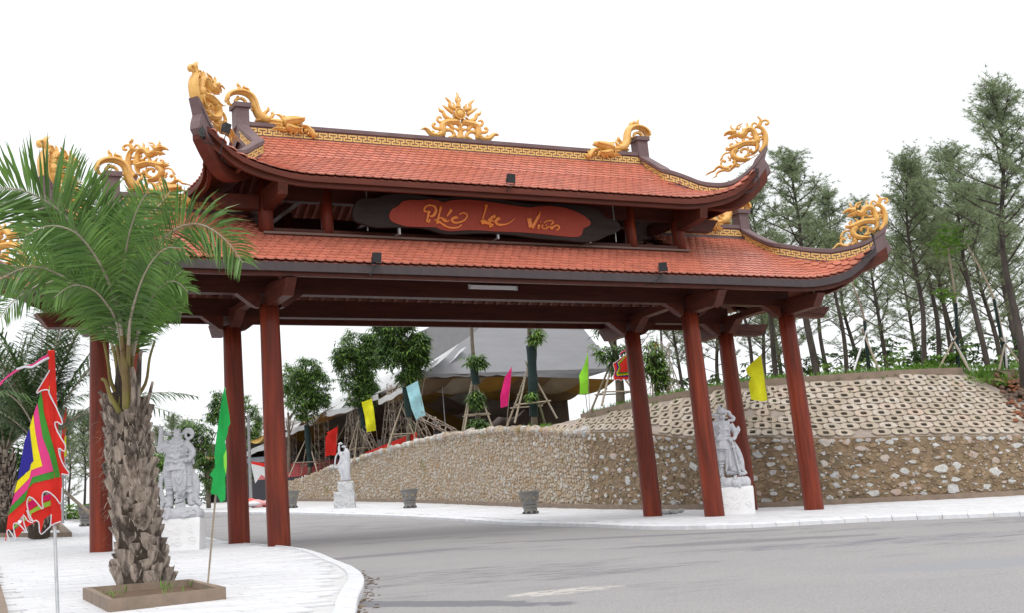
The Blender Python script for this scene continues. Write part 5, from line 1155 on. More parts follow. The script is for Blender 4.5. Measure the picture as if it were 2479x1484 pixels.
edges = [pc((470, 5), (490, 70), (540, 160), (575, 240), (602, 300), (605, 352), (560, 320), (535, 325), (545, 380), (590, 470), (638, 550), (625, 608), (572, 572), (580, 640), (620, 740), (680, 832), (600, 828)),
 pc((606, 960), (595, 1122), (545, 1060), (470, 1000), (420, 1010), (412, 1090), (420, 1175), (370, 1120), (330, 1075), (285, 1050), (262, 1110), (285, 1220), (325, 1300), (270, 1285), (230, 1225), (228, 1290), (262, 1400), (200, 1330), (160, 1305), (130, 1320), (140, 1400), (158, 1478), (100, 1390), (72, 1370), (70, 1420), (95, 1478)),
 pc((500, 1222), (490, 1340), (470, 1360)), pc((262, 1180), (300, 1285), (375, 1285), (395, 1420), (500, 1330), (595, 1290))]
for e_ in edges: piping(e_, D, .0075, 'white_hem', F['white'], t, .02, 8, -.07)
cloth([c8(*p) for p in ((355, 258), (300, 350), (258, 425), (300, 400), (350, 398))], D, 'red_tip', F['red'], t, .01, 8, -.04)
piping([c8(*p) for p in ((355, 258), (300, 350), (258, 425), (300, 402), (348, 398), (352, 420), (380, 480), (400, 520))], D, .008, 'white_hem', F['white'], t, .01, 8, -.06)
cloth([c8(*p) for p in ((350, 370), (362, 370), (362, 412), (350, 410))], D, 'lime_patch', F['lgreen'], t, .0, 8, -.03)
cloth([c8(*p) for p in ((352, 135), (290, 170), (240, 210), (130, 240), (60, 290), (-20, 360), (-20, 395), (40, 320), (110, 272), (170, 240), (240, 226), (300, 190), (352, 165))], D, 'pink_ribbon', F['pink'], t, .03, 6, -.02)
piping([c8(*p) for p in ((352, 168), (300, 192), (230, 235), (180, 232), (120, 250))], D, .014, 'white_hem', F['white'], t, .03, 6, -.04)
# second festival flag further back, seen beside the first
b0 = gp(203, 1290); D2 = (b0-CAM)@CW
t = thing('festival_flag', 'smaller red and yellow festival flag farther back beside the lamp post', 'flag', tuple(gp(160, 1262)))
Dq = 60.
MB().tube([tuple(gp(160, 1262)), tuple(atd(157, 985, Dq))], .03, 6).build('pole', M['steel'], t)
cloth([(157, 988), (162, 985), (160, 1040), (153, 1080), (157, 1130), (147, 1120), (150, 1040)], Dq, 'red_field', F['red'], t, .05, 3)
cloth([(156, 1060), (160, 1055), (161, 1105), (156, 1108)], Dq, 'yellow_band', F['yellow'], t, .05, 3, -.08)
# plain flags
def flagpole(pts, foot, Dd, colr, name, label, poletop=None, group='small plain flags on bamboo poles', amp=.09, fr=5., pr=.016, extra=None):
    ft = np.array(foot); t = thing(name, label, 'flag', tuple(ft), group)
    top = atd(*poletop, Dd); MB().tube([tuple(ft), tuple(top)], pr, 6).build('pole', M['bamboo'], t)
    cloth(pts, Dd, 'cloth', F[colr], t, amp, fr, -.05, cell=.09)
    return t
f_ = gp(503, 1418); Df = (f_-CAM)@CW-.1
t = flagpole([(544, 936), (552, 985), (556, 1010), (551, 1050), (545, 1070), (549, 1100), (549, 1130), (545, 1160), (546, 1190), (545, 1212), (534, 1218), (526, 1200), (510, 1196), (515, 1160), (508, 1150), (521, 1132), (519, 1100), (525, 1050), (532, 1000), (538, 960)], f_, Df, 'leaf', 'green_flag', 'drooping green flag on a bamboo pole beside the palm bed', (545, 940), None, .035, 14)
cloth([(545, 955), (552, 990), (558, 1026), (549, 1040), (541, 1055), (540, 1010), (538, 980)], Df, 'cloth_fold', F['leaf'], t, .03, 16, -.12, cell=.06); cloth([(548, 1090), (549, 1125), (547, 1150), (542, 1130), (541, 1105)], Df, 'cloth_fold', F['lgreen'], t, .02, 16, -.1, cell=.06)
def wtop(u, v, Dd): P = atd(u, v, Dd); return P
FL = [('red', [(818, 1033), (817, 1070), (813, 1104), (800, 1103), (787, 1107), (788, 1060), (795, 1050), (789, 1050)], (808, 1142), 99, 'red flag on the wall top between the two left wrapped trees', (818, 1030)),
 ('lemon', [(901, 966), (906, 1000), (911, 1043), (888, 1048), (883, 1010), (875, 975)], (916, 1085), 92.5, 'yellow flag on the wall top left of the pale blue flag', (900, 962)),
 ('sky', [(1011, 923), (1020, 960), (1030, 1006), (1007, 1018), (996, 990), (983, 938)], (1037, 1072), 84, 'pale blue flag on the wall top beneath the dark leafy tree', (1010, 918)),
 ('hot', [(1239, 889), (1236, 930), (1229, 984), (1212, 989), (1211, 960), (1222, 915)], (1226, 1038), 68, 'magenta pink pennant between the two wrapped trunks before the tent', (1239, 888)),
 ('lime', [(1423, 855), (1424, 900), (1424, 954), (1403, 956), (1404, 935), (1402, 910), (1414, 885)], (1428, 1035), 58.8, 'lime green pennant before the right side of the grey tent', (1423, 850)),
 ('lemon', [(1842, 860), (1848, 900), (1858, 970), (1845, 973), (1818, 968), (1812, 930), (1818, 915), (1808, 905), (1806, 893), (1825, 875)], (1871, 1055), 49.6, 'bright yellow flag between two right-hand columns before the pines', (1843, 858))]
for c_, pts, ft, Dd, lab, top in FL: flagpole(pts, atd(ft[0], ft[1], Dd), Dd, c_, 'plain_flag', lab, top)
t = thing('festival_flag', 'red festival flag with green yellow and purple border beside the right rear column', 'flag', tuple(atd(1500, 1000, 56)))
MB().tube([tuple(atd(1545, 1010, 56)), tuple(atd(1530, 840, 56))], .02, 6).build('pole', M['bamboo'], t)
def c10(u, v): return ((1980+u/4.009)*.7369, (1080+v/4.011)*.7369)
cloth([c10(*p) for p in ((345, 320), (270, 370), (180, 440), (135, 470), (160, 560), (140, 640), (160, 690), (210, 670), (240, 695), (280, 660), (300, 690), (345, 665))], 56, 'red_field', F['red'], t, .04, 5)
for i, (c_, q) in enumerate([('blue', ((310, 350), (230, 420), (175, 450), (195, 520), (165, 600), (175, 635), (345, 640), (345, 625))), ('yellow', ((310, 350), (235, 425), (195, 455), (215, 520), (180, 590), (190, 628), (345, 615))), ('green', ((310, 360), (240, 435), (205, 460), (225, 520), (195, 590), (215, 608), (345, 590))), ('red', ((312, 370), (255, 440), (220, 470), (238, 520), (215, 585), (345, 572)))]):
    cloth([c10(*p) for p in q]+[c10(345, 360)], 56, c_+'_border', F[c_], t, .04, 5, -.03*(i+1), cell=.12)
piping([c10(*p) for p in ((345, 320), (270, 370), (180, 440), (135, 470), (160, 560), (140, 640), (160, 690), (210, 670), (240, 695), (280, 660), (300, 690), (345, 665))], 56, .012, 'white_hem', F['white'], t, .04, 5, -.05)
piping([c10(*p) for p in ((310, 290), (250, 320), (240, 350))], 56, .025, 'ribbon', F['pink'], t)

# ============================================================ PALMS
def blade(mb, p, d, nrm, l, w, droop, rg):
    """one leaflet: folded strap of three segments"""
    d = Vector(d).normalized(); s_ = d.cross(Vector(nrm))
    if s_.length < .05: s_ = Vector((1, 0, 0))
    s_ = s_.normalized(); P = Vector(p); q = []; dd = d.copy(); ws = [.35, 1., .8, .0]
    for i, f in enumerate(ws):
        if f > 0: q += [P+s_*w*f*.5, P-s_*w*f*.5]
        else: q += [P]
        dd = (dd+Vector((0, 0, -droop*(i+.5)*.22))).normalized(); P = P+dd*l/3
    mb.add(q, [(0, 1, 3, 2), (2, 3, 5, 4), (4, 5, 6)])
def frond(parent, pts, D0, dds, l, mt, rg, w=.034, n=62, droop=.5, rr=.022, start=.28, up=1., cam_up=None, name='frond'):
    P = [atd(x, y, D0+d) for (x, y), d in zip(pts, dds)]; P = [Vector(q) for q in resample(smoothpath(P, 5), 40)]
    mb = MB(); mb.tube([tuple(q) for q in P[11:]], [rr*.95, rr*.55, rr*.2], 6); pe = MB().tube([tuple(q) for q in P[:12]], [rr*2.1, rr*1.4, rr*.95], 8).build('petiole', M['petg'], parent, smooth=True) if mt is M['palm'] else None; fr = mb.build(name, M['rachis'] if mt is M['palm'] else M['petg'], parent)
    lf = MB(); vw = Vector(CW)
    for i in range(n):
        t = start+(1-start)*i/n; k = t*39; a = int(min(38, k)); q = P[a].lerp(P[a+1], k-a); tg = (P[min(39, a+1)]-P[max(0, a-1)]).normalized()
        side = tg.cross(vw).normalized(); ll = l*(.45+.55*math.sin(math.pi*min(1, (t-start)/(1-start)*.85+.15)))*rg.uniform(.85, 1.1)
        for sg in (-1, 1):
            ang = rg.uniform(-.6, .6); fw = .55+.9*max(0, (t-.6))
            d = tg*fw+side*sg*rg.uniform(.8, 1.05)+vw*ang*1.2+Vector((0, 0, rg.uniform(-.08, .16)*up))
            nn = vw+side*rg.uniform(-.6, .6)+tg*rg.uniform(-.3, .3)
            blade(lf, q, d, nn, ll, w*rg.uniform(.8, 1.2), droop*rg.uniform(.6, 1.4), rg)
    lf.build('leaflet', mt, fr, kind='stuff'); return fr
rp = random.Random(11)
PB = gp(345, 1424); DP = float((PB-CAM)@CW)
palm = thing('palm_tree', 'large foreground palm with a rough trunk of cut leaf bases and arching green fronds', 'palm tree', tuple(PB))
axis = [atd(x, y, DP) for x, y in [(348, 1440), (345, 1400), (330, 1300), (318, 1200), (310, 1100), (302, 1000), (300, 920), (302, 850)]]
AX = resample(axis, 40)
b = MB(); b.tube([tuple(q) for q in AX], [.4, .33, .3, .28, .26, .22, .15, .1], 16); b.build('trunk', M['fibre'], palm)
kx = DP/FPX
def boot(i, t, rcore, L_, w, flare_, mt, th=.05, rg=rp):
    k = t*39; a = int(min(38, k)); c = Vector(AX[a]).lerp(Vector(AX[a+1]), k-a); an = i*2.39996+rg.uniform(-.12, .12)
    o = Vector((math.cos(an), math.sin(an), 0)); s_ = Vector((-math.sin(an), math.cos(an), 0)); tw = rg.uniform(-.12, .12)
    rows = []; N_ = 5; jag = [rg.uniform(-.03, .05) for _ in range(3)]
    for j in range(N_):
        f = j/(N_-1); r = rcore-.06+flare_*f**1.5+.03*math.sin(f*3); h = L_*f; wd = w*(1.05-.22*f); p = c+o*r+Vector((0, 0, h))+s_*tw*h
        row = []
        for u, bo in ((-1, -.35*th), (-.5, .55*th), (0, th*.9), (.5, .55*th), (1, -.35*th)):
            z = jag[int((u+1)*1.49)] if j == N_-1 else 0
            row.append(p+s_*u*wd/2+o*bo+Vector((0, 0, z)))
        for u in (1, 0, -1): row.append(p+s_*u*wd/2*.95-o*th*.9+Vector((0, 0, (jag[int((u+1)*1.49)] if j == N_-1 else 0))))
        rows.append(row)
    mb = MB(); n_ = 8; v = [q for r in rows for q in r]
    f = [(j*n_+m_, j*n_+(m_+1) % n_, (j+1)*n_+(m_+1) % n_, (j+1)*n_+m_) for j in range(N_-1) for m_ in range(n_)]+[tuple((N_-1)*n_+m_ for m_ in range(n_))]
    mb.add(v, f); return mb.build('leaf_base', mt, palm)
nb = 170
for i in range(nb):
    t = (i/nb)**.97*.69; up_ = max(0, (t-.45)/.24)
    boot(i, t, (.29 if t > .14 else .4-.78*t)-.08*up_, rp.uniform(.26, .36)+.22*up_, rp.uniform(.24, .32)-.08*up_, rp.uniform(.09, .18)+.07*up_, M['boot'], rp.uniform(.05, .075))
# fibre tufts between the bases
mb = MB()
for i in range(420):
    t = rp.uniform(.35, .74) if i % 2 else rp.uniform(.03, .7); q = AX[int(t*39)]; a = rp.uniform(0, 6.28); p = Vector(q)+Vector((math.cos(a), math.sin(a), 0))*rp.uniform(.33, .43)
    blade(mb, p, (math.cos(a+rp.uniform(-1, 1)), math.sin(a), rp.uniform(-.8, .6)), (0, 0, 1), rp.uniform(.08, .22), .012, 1.2, rp)
mb.build('trunk_fibre', M['rachis'], palm, kind='stuff')
# petiole stubs, green and cut
for (pts, dd, r, mt) in [([(300, 985), (270, 930), (262, 880), (252, 830)], -.1, .045, 'petg'), ([(318, 980), (352, 930), (362, 870), (375, 826)], -.05, .04, 'petg'), ([(308, 990), (305, 930), (300, 880), (297, 850)], -.32, .085, 'petg'), ([(330, 985), (335, 930), (338, 870), (342, 850)], -.2, .06, 'boot'), ([(290, 1000), (268, 960), (256, 925), (245, 918)], -.25, .05, 'petg'), ([(345, 1000), (358, 970), (366, 940), (370, 925)], -.1, .05, 'boot'), ([(275, 1010), (258, 980), (250, 960), (240, 948)], .0, .06, 'boot'), ([(322, 1000), (325, 950), (322, 905), (318, 890)], -.34, .07, 'boot')]:
    b = MB(); P = smoothpath([atd(x, y, DP+dd) for x, y in pts], 4); b.tube([tuple(q) for q in P], [r*.95, r*.75, r*.62, r*.5], 8, flat=(1, .6)); b.build('petiole_stub', M[mt], palm, smooth=True)
C0 = (306, 985)
FR = [([C0, (290, 780), (262, 700), (215, 610), (165, 530), (110, 485), (45, 458), (-40, 452)], [0, -.1, -.3, -.5, -.8, -1., -1.2, -1.4], 1.12, 92, .12),
 ([C0, (320, 780), (342, 700), (362, 630), (386, 587), (434, 549), (480, 541), (521, 559), (556, 590), (588, 635)], [0, .0, -.1, -.2, -.3, -.5, -.7, -.8, -.9, -1.], .72, 96, .75),
 ([C0, (310, 760), (323, 625), (347, 545), (382, 500), (412, 462)], [0, .2, .4, .7, 1., 1.2], .66, 70, .4),
 ([C0, (285, 740), (262, 600), (225, 500), (194, 448), (165, 380)], [0, .2, .5, .9, 1.2, 1.4], .62, 64, .3),
 ([C0, (270, 790), (215, 710), (142, 663), (97, 646), (52, 649), (-10, 680)], [0, -.3, -.6, -.9, -1.1, -1.3, -1.4], .72, 76, .9),
 ([C0, (270, 800), (220, 720), (160, 680), (90, 690), (30, 730), (0, 770)], [0, .4, .8, 1.1, 1.4, 1.6, 1.7], .6, 60, .9),
 ([C0, (338, 790), (362, 730), (392, 690), (425, 680), (455, 705)], [0, -.2, -.5, -.8, -1., -1.1], .5, 70, .9),
 ([C0, (335, 800), (365, 755), (400, 735), (440, 760)], [0, .4, .7, 1., 1.3], .48, 60, .9),
 ([C0, (285, 790), (262, 740), (225, 700), (175, 690), (130, 720)], [0, -.4, -.8, -1.1, -1.3, -1.4], .55, 70, .8),
 ([C0, (290, 770), (262, 680), (225, 610), (180, 560), (120, 545), (60, 570)], [0, -.5, -1., -1.4, -1.8, -2., -2.1], .7, 80, .5),
 ([C0, (305, 760), (300, 660), (312, 570), (335, 500), (362, 455)], [0, -.4, -.9, -1.4, -1.8, -2.1], .55, 70, .3),
 ([C0, (315, 780), (335, 700), (362, 640), (400, 600), (440, 600)], [0, -.6, -1.2, -1.7, -2., -2.1], .5, 66, .6),
 ([C0, (300, 780), (275, 690), (235, 620), (190, 590), (150, 600)], [0, .6, 1.2, 1.7, 2., 2.1], .6, 66, .6),
 ([C0, (285, 790), (250, 730), (205, 650), (150, 610), (90, 600), (30, 620)], [0, .5, 1., 1.5, 1.9, 2.1, 2.2], .6, 70, .6),
 ([C0, (335, 790), (395, 700), (440, 655), (462, 640)], [0, .5, 1.1, 1.5], .5, 56, .2), ([C0, (250, 790), (180, 690), (120, 640), (70, 560)], [0, .6, 1.3, 1.9], .6, 60, .2),
 ([C0, (305, 740), (330, 600), (322, 500), (300, 430)], [0, .7, 1.3, 1.9], .6, 64, .15), ([C0, (295, 730), (260, 560), (215, 450), (200, 400)], [0, -.3, -.5, -.6], .7, 70, .1)]
for k, (pts, dds, l, n_, dr) in enumerate(FR):
    pts = [(306+((k*37) % 5-2)*7, 985), (306+(pts[1][0]-306)*.45, 870)]+list(pts[1:]); dds = [((k*53) % 7-3)*.04, dds[1]*.5]+list(dds[1:]); l *= 1.08; n_ = int(n_*1.12)
    frond(palm, pts, DP, dds, l, M['palm'], rp, n=n_, droop=dr, w=.028 if k else .042, rr=.032, start=.34)
# square kerbed beds
def bed(c4, label, soil=True, h=.16):
    c = np.mean(np.array([gp(*q) for q in c4]), 0); t = thing('planting_bed', label, 'planting bed', tuple(c))
    Q = [gp(*q, h) for q in c4]; Qb = [np.array([q[0], q[1], q[2]-h-.05]) for q in Q]; I = [q+(c-q)*np.array([.11, .11, 0]) for q in Q]; I = [np.array([q[0], q[1], p[2]]) for q, p in zip(I, Q)]
    for k in range(4):
        a, b_ = k, (k+1) % 4; V = [Q[a], Q[b_], I[b_], I[a], Qb[a], Qb[b_], I[b_]-np.array((0, 0, h+.05)), I[a]-np.array((0, 0, h+.05))]
        MB().add(V, [(0, 1, 2, 3), (4, 5, 1, 0), (7, 3, 2, 6), (4, 0, 3, 7), (5, 6, 2, 1)]).build('bed_kerb', M['conc'], t)
    MB().add([q-np.array((0, 0, .09)) for q in I], [(0, 1, 2, 3)]).build('bed_soil', M['soil'], t)
    mb = MB()
    for i in range(26):
        u, v = rp.random(), rp.random(); p = I[0]*(1-u)*(1-v)+I[1]*u*(1-v)+I[2]*u*v+I[3]*(1-u)*v-np.array((0, 0, .08)); leafmesh(mb, p, 4, rp.uniform(.06, .16), -.3, .1, rg=rp)
    mb.build('weed', M['bush'], t, kind='stuff'); return t
bed([(262, 1452), (547, 1422), (462, 1403), (200, 1424)], 'brown concrete kerbed square bed holding the large foreground palm')
bed([(-60, 1292), (174, 1290), (150, 1268), (-60, 1270)], 'low brown kerbed bed around the second palm at the left edge')
# palms behind
def farpalm(px, py, Dd, top, label, seed, sc=1.):
    rg = random.Random(seed); Bp = atd(px, py, Dd); k = Dd/FPX; t = thing('palm_tree', label, 'palm tree', tuple(Bp)); tp = atd(*top, Dd); H = tp[2]-Bp[2]
    b = MB(); b.tube([tuple(Bp+(tp-Bp)*q) for q in np.linspace(-.05, 1, 12)], [.36*sc, .32*sc, .33*sc, .3*sc], 12); tr = b.build('trunk', M['fibre'], t)
    for i in range(110):
        f = i/110; c = Vector(Bp+(tp-Bp)*f); a = i*2.4; o = Vector((math.cos(a), math.sin(a), 0)); s_ = Vector((-o.y, o.x, 0)); r = .33*sc; mb = MB(); w = .11*sc; h = .3*sc
        mb.add([c+o*r-s_*w, c+o*r+s_*w, c+o*(r+.12*sc)+s_*w*.7+Vector((0, 0, h)), c+o*(r+.12*sc)-s_*w*.7+Vector((0, 0, h)), c+o*(r+.05)+Vector((0, 0, h*.9)), c+o*(r-.05)], [(0, 1, 2, 3), (3, 2, 4), (5, 0, 3, 4), (5, 4, 2, 1)]); mb.build('leaf_base', M['boot'], t)
    for i in range(36):
        a = i*2.4+rg.uniform(-.2, .2); e = rg.uniform(.75, 1.52); L_ = rg.uniform(4.4, 6.2)*sc; P = [tp]; d = np.array([math.cos(a)*math.cos(e), math.sin(a)*math.cos(e), math.sin(e)]); p = tp.copy()
        for j in range(9): p = p+d*L_/9; d = d+np.array([0, 0, -.1-.07*rg.random()]); d /= np.linalg.norm(d); P.append(p.copy())
        P = [Vector(q) for q in resample(smoothpath(P, 3), 30)]; mb = MB(); mb.tube([tuple(q) for q in P], [.035, .02, .008], 5); fr = mb.build('frond', M['rachis'], t); lf = MB()
        for m_ in range(64):
            f = .12+.88*m_/64; kk_ = f*29; a_ = int(min(28, kk_)); q = P[a_]; tg = (P[a_+1]-P[a_]).normalized(); sd_ = tg.cross(Vector((0, 0, 1)))
            if sd_.length < .1: sd_ = Vector((1, 0, 0))
            sd_.normalize(); ll = 1.05*sc*math.sin(math.pi*min(1, f*.85+.12))+.1
            for sg in (-1, 1): blade(lf, q, tg*.7+sd_*sg+Vector((0, 0, rg.uniform(-.2, .3))), (0, 0, 1), ll, .055, .8, rg)
        lf.build('leaflet', M['palm2'], fr, kind='stuff')
farpalm(95, 1290, 50, (100, 1085), 'second palm behind the festival flag, its trunk in a kerbed bed', 3, 1.1)
farpalm(15, 1285, 56, (12, 1100), 'palm at the far left edge behind the second palm', 5, 1.0)

# ============================================================ BROADLEAF TREES ON THE WALL, WITH BAMBOO SUPPORTS
def crown(mb, blobs, n, rg, l=.34, wd=.26, mi=None):
    for (c, r) in blobs:
        c = np.array(c, float); r = np.array(r if isinstance(r, (list, tuple)) else (r, r, r), float)
        k = int(n*(r[0]*r[2])**.75)
        for _ in range(k):
            d = np.array([rg.gauss(0, 1) for _ in range(3)]); d /= np.linalg.norm(d)+1e-9; f = rg.uniform(.35, 1.)**.5*rg.uniform(.82, 1.1); bump = 1+.2*math.sin(d[0]*5+c[2]*3+d[2]*4)+.14*math.sin(d[2]*9+c[0]*5+d[1]*6); p = c+d*r*f*bump
            if math.sin(p[0]*3.3+c[1])+math.sin(p[2]*3.7+c[0])+math.sin(p[1]*3.1+p[2]*1.5) < -1.05: continue
            az0 = rg.uniform(0, 6.28); m_ = rg.randint(6, 9)
            for j in range(m_):
                a = az0+j*6.28/m_+rg.uniform(-.3, .3); e = rg.uniform(-.75, .15); ll = l*rg.uniform(.7, 1.2); dr = Vector((math.cos(a)*math.cos(e)+d[0]*.5, math.sin(a)*math.cos(e)+d[1]*.5, math.sin(e)+.2)).normalized()
                s_ = dr.cross(Vector((0, 0, 1))).normalized()*ll*wd*.5; P = Vector(p); mid = P+dr*ll*.5; tip = P+dr*ll*.92+Vector((0, 0, -ll*.28))
                mb.add([P, mid+s_, tip, mid-s_], [(0, 1, 2, 3)], 0 if (mi is None or rg.random() > mi) else 1)
def tripod(foot, h, spread, label, n=3, rg=rnd, ties=2, r=.045, green=0, yaw=0.):
    t = thing('bamboo_support', label, 'tree support', tuple(foot), 'bamboo props around the planted trees'); F0 = np.array(foot); top = F0+np.array((0, 0, h)); ft = []
    for i in range(n):
        a = yaw+i*2*math.pi/n+rg.uniform(-.2, .2); p = F0+np.array((math.cos(a)*spread, math.sin(a)*spread, rg.uniform(-.1, .1)-.1)); e = top-(p-F0)*.08+np.array((0, 0, rg.uniform(0, .25))); ft.append((p, e))
        b = MB(); b.tube([tuple(p), tuple((p+e)/2+np.array((rg.uniform(-.04, .04), 0, 0))), tuple(e)], [r, r*.9, r*.8], 7)
        for q in np.linspace(.1, .9, 7): c = p+(e-p)*q; b.tube([tuple(c-(e-p)*.006), tuple(c+(e-p)*.006)], r*1.12, 7)
        b.build('bamboo_pole', M['bambog' if i < green else 'bamboo'], t)
    for q in np.linspace(.3, .75, ties):
        for i in range(n):
            a, b2 = ft[i], ft[(i+1) % n]; p1 = a[0]+(a[1]-a[0])*q; p2 = b2[0]+(b2[1]-b2[0])*q; d = p2-p1; MB().tube([tuple(p1-d*.12), tuple(p2+d*.12)], r*.62, 6).build('cross_pole', M['bamboo'], t)
    return t
def broad(base, D_, trunk, blobs, label, leafm, seed, net=None, l=.34, n=120, tr=.16, br=True, mi=.25, pots=None):
    rg = random.Random(seed); k = D_/FPX; B_ = atd(*base, D_); t = thing('broadleaf_tree', label, 'tree', tuple(B_))
    P = [tuple(atd(x, y, D_)) for x, y in [base]+trunk]; P[0] = (P[0][0], P[0][1], P[0][2]-.4); b = MB(); b.tube(smoothpath(P, 4), [tr, tr*.9, tr*.7, tr*.45], 10)
    if br:
        tp = P[-1]
        for i in range(7):
            a = rg.uniform(0, 6.28); q = np.array(P[-1])*(rg.random())+np.array(P[-2])*0; q = np.array(P[-2])+(np.array(P[-1])-np.array(P[-2]))*rg.random(); b.tube([tuple(q), tuple(q+np.array((math.cos(a)*.5, math.sin(a)*.5, .6))), tuple(q+np.array((math.cos(a)*.9, math.sin(a)*.9, 1.3)))], [tr*.45, tr*.3, tr*.12], 6)
    b.build('trunk', M['bark2'], t, smooth=True)
    if net:
        (u0, v0), (u1, v1) = net; a = atd(u0, v0, D_-.02); c = atd(u1, v1, D_-.02); b = MB(); rows = np.linspace(0, 1, 9)
        b.tube([tuple(a+(c-a)*q+np.array((rg.uniform(-.02, .02), 0, 0))) for q in rows], [tr*rg.uniform(1.25, 1.6) for _ in rows], 10); b.build('net_wrap', M['net'], t)
    mb = MB(); bl = [(atd(x, y, D_+dz), (rx*k*1.08, rx*k*.95, rz*k*1.08)) for x, y, rx, rz, dz in blobs]; crown(mb, bl, n*1.45, rg, l*1.25, .19, mi=min(.7, mi+.2))
    mats = {'d': [M['leafa'], M['leafb']], 'b': [M['leafb'], M['leafa']]}[leafm]; mb.build('crown', mats, t, kind='stuff'); return t
broad((985, 1085), 88, [(992, 1000), (980, 930), (972, 850), (968, 790)], [(955, 790, 48, 45, 0), (975, 750, 42, 40, 0), (1000, 860, 38, 42, .3), (955, 850, 40, 42, -.3), (985, 905, 32, 26, 0), (1012, 835, 24, 30, -.4)], 'dark leafy tree left of the grey tent, its crown reaching the gate beam', 'd', 1, net=((990, 1010), (982, 938)), l=.42, n=215, mi=.06)
broad((872, 1112), 97, [(884, 1060), (876, 990), (868, 930), (862, 860)], [(865, 840, 50, 34, 0), (845, 880, 36, 36, .2), (888, 870, 34, 38, -.2), (868, 925, 42, 34, 0), (860, 965, 30, 20, 0), (900, 830, 22, 24, -.3), (890, 955, 24, 26, -.3)], 'bright green leafy tree behind the yellow flag', 'b', 2, net=((884, 1050), (876, 985)), l=.38, n=200, mi=.45)
broad((748, 1148), 105, [(752, 1080), (742, 1020), (740, 960), (738, 900)], [(745, 895, 36, 28, 0), (728, 925, 32, 32, .3), (762, 930, 36, 36, -.2), (740, 965, 36, 28, 0), (742, 1000, 28, 20, 0), (775, 965, 24, 26, 0)], 'small green tree between the lattice masts beside the front left columns', 'b', 3, net=((752, 1130), (742, 1030)), l=.36, n=170, mi=.4)
broad((700, 1150), 108, [(700, 1080), (698, 1000)], [(700, 915, 16, 34, 0), (698, 960, 14, 30, 0)], 'slim tree showing just right of the front left column', 'b', 4, l=.34, n=150)
broad((607, 1160), 120, [(606, 1090), (600, 1010)], [(602, 980, 22, 22, 0), (612, 1030, 18, 34, 0), (598, 1060, 14, 24, 0)], 'tree showing between the two inner left columns', 'b', 5, l=.36, n=150)
broad((1158, 1042), 75.5, [(1155, 980), (1150, 900), (1143, 830), (1140, 720)], [(1146, 862, 24, 20, 0), (1138, 835, 12, 12, 0), (1158, 880, 16, 14, -.2), (1152, 965, 14, 26, -.3), (1160, 1030, 26, 14, -.5), (1138, 720, 40, 40, 0)], 'pruned trunk with leaf tufts standing before the left part of the grey tent', 'b', 6, net=((1152, 930), (1147, 890)), l=.36, n=150, tr=.15, br=False, mi=.4)
broad((1292, 1022), 65.5, [(1292, 960), (1290, 880), (1282, 820), (1280, 720)], [(1265, 805, 22, 14, 0), (1298, 815, 16, 20, -.2), (1280, 720, 40, 40, 0), (1285, 960, 8, 10, -.3)], 'wrapped trunk in dark netting before the middle of the grey tent', 'b', 7, net=((1293, 1008), (1287, 838)), l=.34, n=130, tr=.16, br=False)
broad((1500, 975), 59, [(1500, 930), (1490, 860), (1478, 780)], [(1470, 850, 26, 30, 0), (1490, 830, 26, 34, 0), (1465, 800, 24, 18, 0), (1500, 890, 18, 20, 0)], 'leafy tree at the right end of the grey tent behind the festival flag', 'd', 8, l=.34, n=150, tr=.2)
broad((1590, 965), 58, [(1588, 930), (1582, 880)], [(1578, 850, 22, 30, 0), (1590, 890, 26, 32, 0), (1600, 920, 16, 24, 0), (1575, 905, 18, 30, 0)], 'light green tree right of the rear inner column before the lattice mast', 'b', 9, l=.3, n=150, tr=.1, mi=.2)
broad((505, 1215), 88, [(500, 1150), (492, 1090)], [(470, 1055, 46, 34, 0), (500, 1100, 34, 40, 0), (440, 1065, 26, 30, 0), (515, 1150, 26, 34, 0), (535, 975, 24, 26, 0), (520, 1010, 18, 20, 0)], 'dark green tree behind the left warrior statue', 'd', 10, l=.36, n=130, mi=.12)
broad((415, 1250), 80, [(412, 1190), (408, 1140)], [(405, 1110, 34, 26, 0), (395, 1150, 30, 30, 0), (430, 1130, 24, 30, 0)], 'bright yellow-green shrub tree between the palm trunk and the left warrior', 'b', 11, l=.3, n=150, mi=0)
for (px, py, D_, h, sp, lab, y_) in [(1158, 1045, 75.2, 3.1, 1.25, 'tall bamboo tripod around the pruned trunk left of the pink pennant', .3), (1290, 1022, 65.3, 2.7, 1.35, 'tall bamboo tripod around the netted trunk right of the pink pennant', .5), (980, 1082, 88, 2.6, 1.5, 'bamboo tripod beneath the dark leafy tree', .2), (875, 1118, 97, 2.9, 1.3, 'bamboo tripod beneath the tree by the yellow flag', .8), (750, 1150, 105, 3., 1.6, 'bamboo tripod beneath the small tree by the front left columns', .1), (1495, 985, 58.5, 1.9, 1.3, 'bamboo tripod below the festival flag beside the rear column', .6), (550, 1210, 122, 3., 1.6, 'bamboo props between the green flag and the rear left column', .4)]:
    tripod(atd(px, py, D_), h, sp, lab, 4, rnd, 1, .05, 1, y_)

